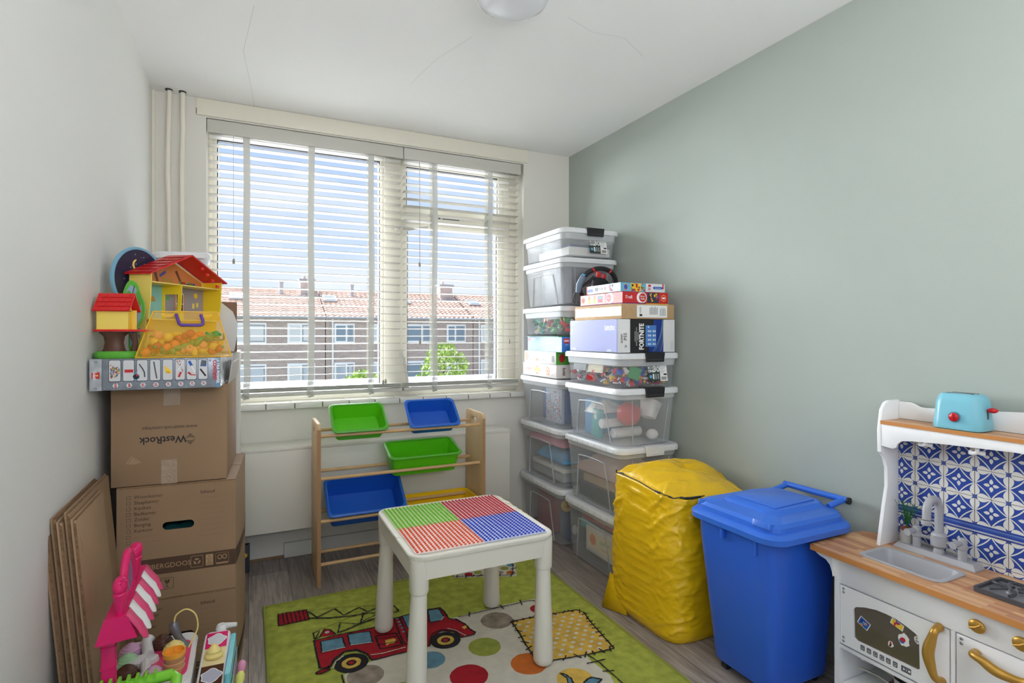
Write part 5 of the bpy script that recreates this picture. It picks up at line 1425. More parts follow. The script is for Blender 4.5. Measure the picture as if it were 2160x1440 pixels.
gn = n_.new('ShaderNodeTexNoise'); gn.inputs['Scale'].default_value = 14; gn.inputs['Detail'].default_value = 5
mp1 = n_.new('ShaderNodeMapping'); mp1.inputs['Scale'].default_value = (9, 1, 1)
l_.new(tc.outputs['Object'], mp1.inputs[0]); l_.new(mp1.outputs[0], gn.inputs['Vector'])
mx = n_.new('ShaderNodeMixRGB'); mx.blend_type = 'SOFT_LIGHT'; mx.inputs[0].default_value = .5
l_.new(br.outputs[0], mx.inputs[1]); l_.new(gn.outputs[0], mx.inputs[2]); l_.new(mx.outputs[0], n_['Principled BSDF'].inputs['Base Color']); n_['Principled BSDF'].inputs['Roughness'].default_value = .4

KY0, KY1 = .28, 1.2
kt = thing('toy_kitchen', 'white toy kitchen with wood look worktop and blue patterned splashback against the green wall', 'toy kitchen', (1.90, .74, 0))
KM = T(-1.90, -.74, 0)
KZ = .543
# counter with sink cut-out
out = [(1.743, KY0), (2.060, KY0), (2.060, 1.235)] + [(2.060 - .06 + .06 * cos(a), 1.235 + .055 * sin(a)) for a in (.4, .8, 1.2, 1.57)] + [(1.90, 1.291), (1.748, 1.284), (1.743, 1.279)]
b = MB(KM)
b.prism(out, .018, m_bb, T(0, 0, KZ - .018), holes=(rrect(.132, .222, .02, 4, 1.877, 1.0345),))
b.span(1.7422, 1.7432, KY0, 1.279, KZ - .0175, KZ - .0008, m_edge2)
b.build('worktop', kt)
b = MB(KM)
b.span(1.772, 1.790, 1.196, 1.212, 0, KZ - .0185, m_kw).span(1.79, 2.055, 1.2, 1.212, 0, KZ - .0185, m_kw)
b.prism([(KY1 + .012, KZ - .019), (1.277, KZ - .019), (1.272, .515), (1.258, .508), (1.236, .503), (1.222, .490), (1.214, .468), (KY1 + .012, .455)], .012, m_kw, T(1.762, 0, 0) @ Matrix(((0, 0, 1, 0), (1, 0, 0, 0), (0, 1, 0, 0), (0, 0, 0, 1))), bev=.001)
b.build('side_panel', kt)
MB(KM).span(1.776, 1.788, KY0, 1.196, .437, KZ - .0185, m_kw, bev=.001).build('front_panel', kt)
MB(KM).span(1.776, 1.79, .864, .874, 0, .436, m_kw, bev=.001).span(1.79, 2.05, .862, .874, 0, KZ - .02, m_kw).build('divider', kt)
MB(KM).span(1.778, 2.05, .875, 1.196, .222, .234, m_kw, bev=.001).build('oven_floor', kt)
MB(KM).span(1.782, 2.05, .875, 1.198, .09, .102, m_kw, bev=.001).build('pan_shelf', kt)
MB(KM).span(2.048, 2.056, KY0, 1.198, 0, KZ - .02, mat('inner_board_grey', (196, 196, 196), .6)).build('back_panel', kt)
# oven door in the YZ plane: local (x -> -Y, y -> Z)
def KF(x): return KM @ T(x, 0, 0) @ LEFT
def fy(pts): return [(-p[0], p[1]) for p in pts]
dw = [(1.15, .37), (1.144, .380), (1.114, .392), (1.078, .4), (1.048, .401), (1.019, .399), (.991, .391), (.966, .382), (.955, .374), (.953, .283), (.96, .277), (1.138, .273), (1.148, .279)]
b = MB()
door = b.prism(fy([(1.194, .240), (.877, .240), (.877, .433), (1.194, .433)]), .011, m_kw, KF(1.787), holes=(fy(dw),))
b.flat(fy([(1.1955, .239), (.8755, .239), (.8755, .2405), (1.1955, .2405)]), m_gap, KF(1.786), z=.0112)
od = b.build('oven_door', kt)
m_ow = mat('smoked_window', (104, 94, 80), .08, alpha=.72, spec=.8)
MB().prism(fy(dw), .0015, m_ow, KF(1.783)).build('oven_window', od, label='smoky plastic window')
b = MB()
K = KF(1.7811)
def card(c, cols, seed):
    cc = fy(c); m0 = (sum(p[0] for p in cc) / 4, sum(p[1] for p in cc) / 4)
    f = lambda s: [(m0[0] + (p[0] - m0[0]) * s, m0[1] + (p[1] - m0[1]) * s) for p in cc]
    b.flat(f(1), m_white, K, z=.0003).flat(f(.86), cols[0], K, z=.0005)
    rr = random.Random(seed)
    for i in range(6):
        b.flat(circ(rr.uniform(.002, .005), 7, m0[0] + rr.uniform(-.009, .009), m0[1] + rr.uniform(-.008, .008), rr.uniform(.002, .006)), cols[1 + i % (len(cols) - 1)], K, z=.0007 + i * .0001)
card([(1.129, .358), (1.097, .343), (1.109, .318), (1.141, .333)], (m_blu, m_cyan, m_org, m_navy), 3)
card([(1.033, .397), (.998, .386), (1.003, .367), (1.039, .378)], (m_yel, m_red, m_blu, m_red), 4)
def blob(cy_, cz_, r, cols, seed):
    rr = random.Random(seed)
    o = [(-cy_ + r * rr.uniform(.8, 1.15) * cos(i * .5236) * .8, cz_ + r * rr.uniform(.85, 1.15) * sin(i * .5236)) for i in range(12)]
    b.flat(o, m_white, K, z=.0003)
    for i in range(5):
        b.flat(circ(r * .3, 8, -cy_ + rr.uniform(-.4, .4) * r, cz_ + rr.uniform(-.5, .5) * r, r * .35, i), cols[i % len(cols)], K, z=.0005 + i * .0001)
blob(.999, .344, .020, (m_red, m_blu), 1); blob(1.037, .312, .010, (m_red, m_black), 2); blob(.962, .362, .011, (m_grey, m_white), 5)
b.build('stickers', od, label='small colourful stickers on the oven window')
b = MB(); K2 = KF(1.7758)
for i, y in enumerate((1.12, 1.10, 1.08, 1.06, 1.041, 1.021)):
    b.flat(rrect(.0135, .0165, .002, 2, -y, .2600), m_gap, K2, z=.0003)
    b.line([(p[0], p[1]) for p in circ((.0035, .003, .004, .0045, .003, .0035)[i], 8, -y, .2605)], .0009, m_white, K2, z=.0006, closed=True)
    b.line([(-y - .004, .2555), (-y + .004, .2555)], .0009, m_white, K2, z=.0006)
b.flat(rrect(.028, .018, .002, 2, -.990, .2600), m_gap, K2, z=.0003).flat([(-.998, .256), (-.998, .264), (-.992, .260)], m_white, K2, z=.0006).line([(-.990, .256), (-.987, .264)], .001, m_white, K2, z=.0006).rect(-.984, .257, -.978, .263, m_white, K2, z=.0006)
b.build('button_panel', od, label='row of dark printed buttons')
m_scr = mat('steel_screw', (170, 170, 172), .3, metal=.8)
for (y, z) in ((1.183, .424), (1.183, .412), (1.183, .264), (1.183, .251)):
    MB(KM).ball((1.776, y, z), .0045, m_scr, s=(.5, 1, 1), n=12, k=6).build('hinge_screw', od)
for yy, zt, zb_, in ((.898, .432, .285),):
    P_ = spline([(1.772, yy + .002, zt), (1.745, yy, zt - .004), (1.742, .905, .40), (1.738, .911, .362), (1.740, .905, .325), (1.744, .897, .298), (1.772, yy - .004, zb_ - .004)], 6)
    rr = [.0125 - .004 * sin(i / (len(P_) - 1) * pi * 3) * .6 for i in range(len(P_))]
    MB(KM).tube(P_, rr, m_gold_, n=14).tube([(1.7405, .9082, .378), (1.7395, .9102, .374)], .0128, m_gold_, n=14).build('handle', od, ang=180, label='curved gold handle')
# cupboard door on the right
cd = MB().prism(fy([(.860, .105), (.50, .105), (.50, .433), (.860, .433)]), .011, m_kw, KF(1.787), bev=.0008).build('cupboard_door', kt)
for (y, z) in ((.848, .424), (.848, .411)):
    MB(KM).ball((1.776, y, z), .0045, m_scr, s=(.5, 1, 1), n=12, k=6).build('hinge_screw', cd)
P_ = spline([(1.772, .812, .404), (1.748, .808, .408), (1.742, .786, .406), (1.740, .758, .396), (1.742, .73, .393), (1.744, .698, .397), (1.772, .692, .397)], 6)
MB(KM).tube(P_, [.0115 - .003 * sin(i / (len(P_) - 1) * pi * 3) * .6 for i in range(len(P_))], m_gold_, n=14).tube([(1.7395, .7615, .3975), (1.7395, .757, .396)], .0118, m_gold_, n=14).build('handle', cd, ang=180, label='curved gold handle')
MB().prism(fy([(.494, .105), (.29, .105), (.29, .433), (.494, .433)]), .011, m_kw, KF(1.787), bev=.0008).build('cupboard_door', kt)
for yk in (.806, .711, .60, .49):
    b = MB(KM).cyl(.010, .008, m_gold_, T(1.776, yk, .481) @ RY(-90), n=18).ball((1.763, yk, .481), .019, m_gold_, s=(.42, 1.05, .95), n=24, k=12)
    b.tube([(1.7545, yk + .014, .474), (1.753, yk, .480), (1.7545, yk - .012, .490)], .0025, m_gold_, n=8)
    b.build('knob', kt, ang=60, label='gold turning knob')
# upper part
prof = [(1.942, .543), (1.970, .676), (1.986, .740), (1.984, .804), (1.970, .842), (1.955, .856), (1.947, .862), (1.945, .937), (1.957, 1.005), (1.975, 1.027), (1.992, 1.034), (2.055, 1.034), (2.058, 1.02), (2.058, .543)]
MB(KM).prism(prof, .012, m_kw, T(0, 1.178, .0005) @ RX(90), bev=.0008).build('side_upright', kt)
MB(KM).prism(prof, .012, m_kw, T(0, KY0 + .02, .0005) @ RX(90), bev=.0008).build('side_upright', kt)
b = MB(KM).span(1.944, 2.054, KY0 + .02, 1.1655, .958, .970, m_bb)
b.span(1.9432, 1.9442, KY0 + .02, 1.1655, .9582, .9698, m_edge2).build('shelf', kt)
vb = [(1.1655, .958), (1.1655, .884), (1.128, .880), (1.118, .886), (1.113, .900), (1.10, .910), (1.07, .915), (.98, .922), (.8, .930), (.62, .925), (.5, .918), (.40, .912), (.385, .905), (.375, .886), (.345, .880), (KY0 + .02, .884), (KY0 + .02, .958)]
MB().prism(fy(vb), .010, m_kw, KF(1.958), bev=.0008).build('valance', kt)
rb = [(1.1655, .9705), (1.1655, 1.030), (1.13, 1.030), (1.115, 1.026), (1.10, 1.018), (1.085, 1.016), (.95, 1.024), (.75, 1.04), (.55, 1.024), (.4, 1.016), (.36, 1.03), (KY0 + .02, 1.03), (KY0 + .02, .9705)]
MB().prism(fy(rb), .008, m_kw, KF(2.056), bev=.0008).build('shelf_back', kt)
for y in (1.035, .895):
    MB(KM).tube([(1.958, y, .922), (1.962, y, .912), (1.968, y + .012, .906), (1.972, y + .022, .908)], [.006, .006, .006, .009], m_kw, n=10).tube([(1.966, y, .910), (1.975, y - .012, .908)], [.006, .008], m_kw, n=10).build('hook', kt)
# splashback tiles
m_tb = mat('splash_blue', (44, 74, 160), .4); m_tw2 = mat('splash_white', (226, 224, 218), .4); m_tl = mat('splash_line', (60, 54, 74), .5); m_tlb = mat('splash_light_blue', (120, 142, 196), .4)
def clip(poly, x0, y0, x1, y1):
    for ax, v, sgn in ((0, x0, 1), (0, x1, -1), (1, y0, 1), (1, y1, -1)):
        outp = []
        for i in range(len(poly)):
            a, c = poly[i - 1], poly[i]
            ia, ic = (a[ax] - v) * sgn >= 0, (c[ax] - v) * sgn >= 0
            if ia != ic:
                f = (v - a[ax]) / (c[ax] - a[ax])
                outp.append((a[0] + (c[0] - a[0]) * f, a[1] + (c[1] - a[1]) * f))
            if ic:
                outp.append(c)
        poly = outp
        if not poly:
            return None
    return poly
b = MB()
SX0, SX1 = -1.1655, -(KY0 + .02)
KS = KF(2.046)
b.prism([(SX0, KZ + .0005), (SX1, KZ + .0005), (SX1, .97), (SX0, .97)], .004, m_tb, KF(2.05))
def petals(cx, cy, L_, W_, a0, n=4, tip=.0):
    out_ = []
    for k in range(n):
        a = a0 + k * pi / 2
        pts = []
        for i in range(9):
            f = i / 8
            pts.append((f * L_, W_ * sin(pi * f ** .75) ** .8 if f < 1 else 0))
        pts += [(p[0], -p[1]) for p in reversed(pts[1:-1])]
        out_.append([(cx + (p[0] + tip) * cos(a) - p[1] * sin(a), cy + (p[0] + tip) * sin(a) + p[1] * cos(a)) for p in pts])
    return out_
def field(z0, z1, oz, s=.0855, oy=-1.112):
    def put(poly, m, z):
        q = clip(poly, SX0, z0, SX1, z1)
        if q and len(q) > 2:
            b.flat(q, m, KS, z=z)
    nx = int((SX1 - SX0) / s) + 3
    for i in range(-2, nx):
        for j in range(-2, 6):
            X, Z = oy + i * s, oz - j * s
            if Z + s < z0 - s or Z - s > z1 + s:
                continue
            for p in petals(X, Z, s * .44, s * .155, 0, tip=s * .05):
                put(p, m_tw2, .0004)
            put(circ(s * .07, 12, X, Z), m_tb, .0007); put(circ(s * .035, 10, X, Z), m_tlb, .0009)
            CX_, CZ_ = X + s / 2, Z - s / 2
            for k in range(4):        # concave diamond of thin arcs
                a0, a1 = k * pi / 2, (k + 1) * pi / 2
                P0, P1 = (CX_ + s / 2 * cos(a0), CZ_ + s / 2 * sin(a0)), (CX_ + s / 2 * cos(a1), CZ_ + s / 2 * sin(a1))
                M_2 = (CX_ + .17 * s * (cos(a0) + cos(a1)), CZ_ + .17 * s * (sin(a0) + sin(a1)))
                arc = [((1 - f) ** 2 * P0[0] + 2 * f * (1 - f) * M_2[0] + f * f * P1[0], (1 - f) ** 2 * P0[1] + 2 * f * (1 - f) * M_2[1] + f * f * P1[1]) for f in [q / 8 for q in range(9)]]
                for q in range(8):
                    a_, c_ = Vector(arc[q]), Vector(arc[q + 1]); d_2 = (c_ - a_).normalized(); n_2 = Vector((-d_2.y, d_2.x)) * s * .02
                    put([tuple(a_ - n_2), tuple(c_ - n_2), tuple(c_ + n_2), tuple(a_ + n_2)], m_tw2, .0005)
            for p in petals(CX_, CZ_, s * .19, s * .06, 0, tip=s * .045):
                put(p, m_tw2, .0004)
            put([(X - .0006, Z - s), (X + .0006, Z - s), (X + .0006, Z), (X - .0006, Z)], m_tl, .0010)
            put([(X, Z - .0006), (X + s, Z - .0006), (X + s, Z + .0006), (X, Z + .0006)], m_tl, .0010)
field(.674, .968, .844)
field(KZ + .001, .646, .645)
for z, h_, m_ in ((.646, .028, m_tb), (.6655, .0025, m_tlb), (.661, .0035, mat('splash_mid_blue', (66, 96, 178), .4)), (.6500, .0015, m_tw2), (.6525, .0012, m_tw2)):
    b.rect(SX0, z, SX1, z + h_, m_, KS, z=.0012 + (.0004 if h_ < .01 else 0))
b.build('splashback', kt, label='blue and white flower tile splashback')
# sink tub
m_gp = mat('grey_kitchen_plastic', (170, 170, 174), .38)
b = MB(KM)
cx, cy = 1.877, 1.0345
def sr(w, d, r, z): return [(p[0], p[1], z) for p in rrect(w, d, r, 5, cx, cy)]
b.loft([sr(.156, .246, .03, KZ + .0005), sr(.156, .246, .03, KZ + .0025), sr(.15, .24, .028, KZ + .004), sr(.128, .216, .022, KZ + .003), sr(.122, .208, .02, KZ - .004), sr(.10, .185, .018, KZ - .048), sr(.09, .17, .015, KZ - .05)], m_gp, cap0=False)
b.build('sink', kt)
# faucet
ft_ = MB(KM)
ft_.loft([[(p[0], p[1], z) for p in [(1.985 - g, 1.140 + g), (1.985 - g, .915 - g), (2.032 + g * .3, .915 - g), (2.032 + g * .3, 1.140 + g)][::-1]] for z, g in ((KZ + .0004, .006), (KZ + .004, .006), (KZ + .018, -.004))], m_gp)
f0 = ft_.build('faucet', kt, label='grey plastic faucet with two levers')
b = MB(KM)
b.lathe([(.015, .018), (.015, .026), (.013, .03), (.013, .034), (.022, .042), (.024, .062), (.021, .072), (.022, .075), (.018, .082), (.0125, .084)], m_gp, T(2.006, 1.02, KZ), n=24)
b.tube([(2.006, 1.02, KZ + .08), (2.006, 1.02, KZ + .155)] + [(2.006 - .034 + .034 * cos(a), 1.02, KZ + .160 + .034 * sin(a)) for a in [i * pi / 12 for i in range(13)]] + [(1.937, 1.02, KZ + .135)], .0118, m_gp, n=16)
b.lathe([(.0135, 0), (.0142, .003), (.0135, .012), (.0118, .014)], m_gp, T(1.937, 1.02, KZ + .118), n=20)
b.build('spout', f0)
for y in (1.085, .955):
    b = MB(KM)
    b.lathe([(.012, .018), (.012, .05), (.0145, .053), (.0145, .064), (.012, .067), (.013, .075), (.010, .084), (.004, .087)], m_gp, T(2.006, y, KZ), n=20)
    b.tube([(2.006, y, KZ + .073), (1.978, y + .004, KZ + .070), (1.962, y + .006, KZ + .068)], [.007, .0095, .0115], m_gp, n=14)
    b.tube([(2.006, y, KZ + .057), (2.006, 1.02, KZ + .057)], .006, m_gp, n=10)
    b.build('lever', f0)
# hob
m_hob = mat('dark_hob_plastic', (72, 72, 76), .45); m_hl = mat('hob_plate', (128, 128, 132), .4)
b = MB(KM)
HX0, HX1, HY0, HY1 = 1.838, 1.985, .60, .852
b.prism(rrect(HX1 - HX0, HY1 - HY0, .008, 3, (HX0 + HX1) / 2, (HY0 + HY1) / 2), .012, m_hob, T(0, 0, KZ + .0003), holes=(rrect(HX1 - HX0 - .014, HY1 - HY0 - .014, .006, 3, (HX0 + HX1) / 2, (HY0 + HY1) / 2),))
b.span(HX0 + .003, HX1 - .003, HY0 + .003, HY1 - .003, KZ + .0005, KZ + .003, m_hl)
hb_ = b.build('hob', kt, label='dark grey hob')
for yc in (.79, .66):
    b = MB(KM)
    for k in range(6):
        a = k * pi / 3 + .3
        ca, sa = cos(a), sin(a)
        b.tube(spline([((HX0 + HX1) / 2 + .014 * ca, yc + .014 * sa, KZ + .015), ((HX0 + HX1) / 2 + .035 * cos(a + .25), yc + .035 * sin(a + .25), KZ + .017), ((HX0 + HX1) / 2 + .058 * ca, yc + .052 * sa, KZ + .012)], 4), .0045, m_hob, n=8)
    b.lathe([(.016, .003), (.014, .008)], m_hl, T((HX0 + HX1) / 2, yc, KZ), n=20)
    b.build('burner_grate', hb_)

# toaster on the shelf
m_ts = mat('pale_turquoise_plastic', (124, 190, 208), .3)
t = thing('toy_toaster', 'light blue toy toaster with red knob and lever on the kitchen shelf', 'toaster', (1.998, .95, .9702))
b = MB()
def tr(w, d, r, z, ox=0): return [(p[0] + ox, p[1], z) for p in rrect(w, d, r, 6, 0, 0)]
b.loft([tr(.084, .118, .02, 0), tr(.096, .132, .024, .003), tr(.098, .134, .024, .012), tr(.094, .130, .025, .03), tr(.088, .124, .026, .085), tr(.080, .114, .026, .102), tr(.066, .098, .022, .1095), tr(.04, .06, .012, .111)], m_ts)
b.span(-.018, -.010, -.035, .035, .1105, .1118, m_hob).span(.010, .018, -.035, .035, .1105, .1118, m_hob)
b.build('toaster_body', t)
m_rp = mat('glossy_red_plastic', (196, 22, 36), .2)
b = MB(T(-.0475, 0, .040))
b.lathe([(.0165, -.001), (.0165, .0015), (.014, .001)], mat('deep_turquoise', (92, 156, 176), .35), RY(-90), n=24)
b.ball((-.004, 0, 0), .0135, m_rp, s=(.5, 1, 1), n=20, k=10).tube([(-.0105, 0, -.011), (-.013, 0, 0), (-.0105, 0, .011)], .003, m_rp, n=8)
b.build('knob', t, label='red round knob')
b = MB(T(0, -.066, .066))
b.ball((0, -.010, 0), .0125, m_rp, s=(1, 1.1, .62), n=18, k=10).span(-.003, .003, 0.0, .008, -.028, .003, m_hob)
b.build('lever', t, label='red lever')

# fern in a small pot behind the faucet
t = thing('potted_fern', 'small green artificial fern in a pot behind the grey faucet', 'plant', (2.014, 1.120, KZ + .0005))
MB().lathe([(.013, 0), (.016, .002), (.02, .058), (.0165, .0575), (.013, .004)], mat('clear_grey_pot', (206, 204, 200), .3, alpha=.8), n=20).build('outer_pot', t)
MB().lathe([(.012, .004), (.0155, .058), (.0195, .060), (.0195, .066), (.012, .064)], mat('terracotta_brown', (132, 74, 56), .6), n=20).build('inner_pot', t)
m_fern = mat('fern_green', (46, 112, 62), .6, var=.2, vscale=60)
b = MB()
rr = random.Random(5)
for k in range(24):
    a = rr.uniform(0, 2 * pi); ln = rr.uniform(.07, .105)
    sp = rr.uniform(.15, .62)
    c0 = Vector((0, 0, .062))
    p1 = c0 + Vector((cos(a) * ln * sp * .4 * .6, sin(a) * ln * sp * .5, ln * .6)); p2 = c0 + Vector((cos(a) * ln * sp * .28, sin(a) * ln * sp * 1.1, ln * (1.05 - sp * .3)))
    p1.x = min(max(p1.x, -.05), .014); p2.x = min(max(p2.x, -.06), .014)
    st = bez(c0, c0 + Vector((0, 0, .02)), p1, p2, 12)
    b.tube(st, .0007, m_fern, n=4)
    for i in range(3, 13):
        q = Vector(st[i]); w = .011 * (1 - i / 15)
        for s in (-1, 1):
            d = Vector((-sin(a) * s * .5 + rr.uniform(-.3, .3), cos(a) * s, .5)).normalized() * w
            b.tube([tuple(q), tuple(q + d)], [.0009, .0004], m_fern, n=4)
b.build('fronds', t, ang=180)

# pans on the lower shelf
m_st = mat('toy_steel', (188, 186, 180), .22, metal=.9)
m_pk = mat('pink_silicone', (190, 106, 118), .5)
def pan(label, x, y, z, r, h, m, rz, hl=.10):
    t = thing('toy_pan', label, 'toy pan', (x, y, z), rz, 'toy pans stacked on the kitchen shelf')
    MB().lathe([(r * .86, 0), (r * .95, .004), (r, h), (r * .97, h), (r * .9, .006)], m, n=30).build('pan', t)
    MB().tube([(0, r - .004, h - .006), (0, r + .03, h + .004), (0, r + hl, h + .006)], [.0035, .003, .0045], m_st, n=8).build('handle', t)
pan('steel toy pan at the bottom of the stack under the toy oven', 1.895, 1.045, .1025, .058, .030, m_st, 12, .085)
pan('pink toy pan in the middle of the stack under the toy oven', 1.895, 1.042, .1335, .052, .012, m_pk, -8, .07)
pan('topmost steel toy pan of the stack under the toy oven', 1.89, 1.04, .1465, .047, .026, m_st, 16, .09)
pan('narrow steel toy pan nested on top, handle pointing left', 1.89, 1.04, .1735, .04, .014, m_st, 28, .085)

# ================================================================ moving boxes on the left
m_card = mat('brown_cardboard', (150, 122, 94), .85, var=.05, vscale=5, bump=.15, bscale=400, bdist=.001)
m_card2 = mat('pale_cardboard', (164, 136, 106), .85, var=.05, vscale=5, bump=.15, bscale=400, bdist=.001)
m_cardk = mat('raw_card_edge', (128, 100, 72), .95, var=.25, vscale=90)
m_bprt = mat('brown_print', (84, 62, 46), .8)
m_blk2 = mat('box_black_print', (44, 40, 40), .7)
m_ctape = mat('clear_tape', (206, 186, 164), .15, alpha=.45, spec=.8, bump=1, bscale=60, bdist=.004)
m_tint = mat('print_on_band', (176, 144, 108), .8)
def moving_box(label, x, y, z, W_, D_, H_, rz, full=True, hole=True):
    t = thing('moving_box', label, 'cardboard box', (x, y, z), rz, 'printed cardboard moving boxes')
    th = .004
    b = MB()
    F_ = T(0, 0, 0) @ FRONT
    hl = [(p[0], p[1]) for p in rrect(.094, .027, .0132, 5, .177, H_ * .632)]
    b.prism([(0, 0), (W_, 0), (W_, H_ - .002), (W_ * .5, H_ - .0005), (0, H_ - .003)], th, m_card, T(0, th, 0) @ FRONT, holes=(hl,) if hole else ())
    b.span(0, th, th, D_, 0, H_ - .003, m_card).span(0, W_, D_ - th, D_, 0, H_ - .003, m_card).span(th, W_ - th, th, D_ - th, 0, .006, m_card)
    # the right side bulges a little
    n = 8
    vs = []
    for j in range(n + 1):
        for i in range(n + 1):
            u, v = i / n, j / n
            vs.append((W_ + .012 * sin(pi * u) * sin(pi * v * .95 + .1) - (.002 if v > .95 else 0), D_ * u, (H_ - .002) * v))
    b.add(vs, [(j * (n + 1) + i, j * (n + 1) + i + 1, (j + 1) * (n + 1) + i + 1, (j + 1) * (n + 1) + i) for j in range(n) for i in range(n)], m_card)
    b.build('carton_body', t)
    b = MB()
    b.span(0, W_, 0, D_ * .49, H_ - .003, H_, m_card).span(0, W_, D_ * .51, D_, H_ - .003, H_, m_card).span(0, W_, -.0012, .002, H_ - .004, H_ - .0015, m_cardk)
    b.build('top_flap', t)
    b = MB()
    P = T(0, -.0006, 0) @ FRONT
    rows = ('Woonkamer', 'Slaapkamer', 'Keuken', 'Badkamer', 'Zolder', 'Berging', 'Kantoor', '', '')
    for i, s in enumerate(rows):
        yy = H_ - .034 - i * .0187
        b.line([(.028, yy - .0052), (.0385, yy - .0052), (.0385, yy + .0052), (.028, yy + .0052)], .0009, m_bprt, P, closed=True)
        if s:
            b.text(s, .0158, m_bprt, P @ T(.049, yy, 0), align='LEFT')
        else:
            for k in range(26):
                b.rect(.05 + k * .003, yy - .003, .0515 + k * .003, yy - .0023, m_bprt, P)
    b.text('Inhoud', .0158, m_bprt, P @ T(.243, H_ - .036, 0), align='LEFT', bold=.0002)
    for i in range(8):
        for k in range(24):
            b.rect(.243 + k * .003, H_ - .056 - i * .0187, .2445 + k * .003, H_ - .0553 - i * .0187, m_bprt, P)
    z0, z1 = .082, .136
    b.rect(.02, z0, W_, z1, m_bprt, P)
    P2 = P @ T(0, 0, .0003)
    b.text('OPBERGDOOS', .0235, m_tint, P2 @ T(.142, (z0 + z1) / 2 - .001, 0), sx=.95)
    def sq(x0, x1, y0, y1, w=.0013):
        b.line([(p[0], p[1]) for p in rrect(x1 - x0, y1 - y0, .004, 3, (x0 + x1) / 2, (y0 + y1) / 2)], w, m_tint, P2, closed=True)
    sq(.214, .251, z0 + .008, z1 - .008)
    for k in range(3):          # recycling arrows
        a = radians(90 + 120 * k)
        c = Vector((.2325 + .0075 * cos(a), (z0 + z1) / 2 + .0075 * sin(a)))
        d = Vector((-sin(a), cos(a)))
        n3 = Vector((cos(a), sin(a)))
        b.flat([tuple(c - d * .006 - n3 * .002), tuple(c + d * .002 - n3 * .002), tuple(c + d * .002 - n3 * .0045), tuple(c + d * .007), tuple(c + d * .002 + n3 * .0045), tuple(c + d * .002 + n3 * .002), tuple(c - d * .006 + n3 * .002)], m_tint, P2)
    b.rect(.259, z0 + .008, .282, z1 - .008, m_tint, P2)
    b.line([(.264, z1 - .025), (.270, z1 - .012), (.276, z1 - .025), (.264, z1 - .025)], .001, m_bprt, P2, z=.0002).text('FSC', .007, m_bprt, P2 @ T(.2705, z0 + .022, .0002))
    for k in range(3): b.rect(.262, z0 + .011 + k * .003, .278, z0 + .012 + k * .003, m_bprt, P2, z=.0002)
    sq(.290, .330, z0 + .008, z1 - .008, .0009)
    for s in (-1, 1):
        b.line([(p[0], p[1]) for p in circ(.0062, 14, .310 + s * .0075, (z0 + z1) / 2 + .005, .0072)], .003, m_tint, P2, closed=True)
    b.rect(.292, z0 + .0095, .328, z0 + .0135, m_tint, P2)
    # fragile glass and this way up
    for x0 in (.085, .126):
        b.line([(p[0], p[1]) for p in rrect(.036, .037, .004, 3, x0 + .018, .048)], .0014, m_bprt, P, closed=True)
    gx = .144
    b.flat([(gx - .008, .061), (gx - .0015, .060), (gx, .054), (gx + .002, .061), (gx + .008, .061), (gx + .006, .050), (gx + .001, .047), (gx + .001, .038), (gx + .007, .0355), (gx - .007, .0355), (gx - .001, .038), (gx - .001, .047), (gx - .006, .050)], m_bprt, P)
    for s in (-.008, .008):
        b.flat([(.103 + s - .006, .052), (.103 + s, .061), (.103 + s + .006, .052), (.103 + s + .002, .052), (.103 + s + .002, .037), (.103 + s - .002, .037), (.103 + s - .002, .052)], m_bprt, P)
    b.build('printing', t, label='dark brown printed text and symbols')
    b = MB()
    for i in range(8):          # band on the bulging side
        u0, u1 = i / 8, (i + 1) / 8
        q = []
        for (u, v) in ((u0, z0), (u1, z0), (u1, z1), (u0, z1)):
            q.append((W_ + .012 * sin(pi * u) * sin(pi * v / H_ * .95 + .1) + .0008, D_ * u, v))
        b.add(q, [(0, 1, 2, 3)], m_bprt)
    b.text('VERHUISDOOS', .025, m_tint, T(W_ + .0115, D_ * .3, (z0 + z1) / 2) @ RIGHT)
    b.build('side_printing', t)
    return t
BXP, BYP = -.392, 2.205
moving_box('lower printed moving box standing on the floor behind the toy ice cream stand', BXP, BYP, 0, .352, .455, .372, -3.5, hole=True)
moving_box('upper printed moving box with a handle hole, under the upside down logo carton', BXP, BYP, .373, .352, .455, .382, -3.5)
# toys seen through the handle hole
cloth('teal_cloth', 'teal and blue toy cloth seen through the handle hole of the moving box', 'cloth', -.205, 2.42, .50, .26, .34, .125, mat('deep_teal_cloth', (40, 120, 120), .8), 2)
# plain carton with the logo printed upside down
t = thing('shipping_carton', 'plain brown carton with upside down black logo, taped, on top of the moving boxes', 'cardboard box', (-.409, 2.21, .757), -3.0)
W_, D_, H_ = .342, .40, .331
b = MB().box((W_ / 2, D_ / 2, H_ / 2), (W_, D_, H_), m_card, bev=.003)
b.build('carton_body', t)
P = T(0, -.0007, 0) @ FRONT
b = MB()
U = lambda x, z: P @ T(x, z, 0) @ RZ(180)
b.text('www.westrock.com/mps', .0165, m_blk2, U(.169, .190), sx=.98).text('WestRock', .0335, m_blk2, U(.149, .150), bold=.0006, sx=.94)
lx, lz = .229, .147
for s in (-1, 1):
    for k in range(3):
        o = s * (.0025 + k * .0048)
        w = .0155 - k * .0042
        b.flat([(lx - w, lz + o), (lx, lz + o + s * .0045), (lx + w, lz + o), (lx + w - .001, lz + o + s * .0018), (lx, lz + o + s * .0068), (lx - w + .001, lz + o + s * .0018)], m_blk2, P)
b.build('printing', t, label='black logo and web address printed upside down')
b = MB()
b.rect(.150, H_ - .066, .199, H_ - .0005, m_ctape, P, z=.0004)
b.build('packing_tape', t, label='clear packing tape at the top')
MB().rect(.143, 0, .190, .082, m_ctape, P, z=.0004).build('packing_tape', t, label='clear packing tape at the bottom')
b = MB()
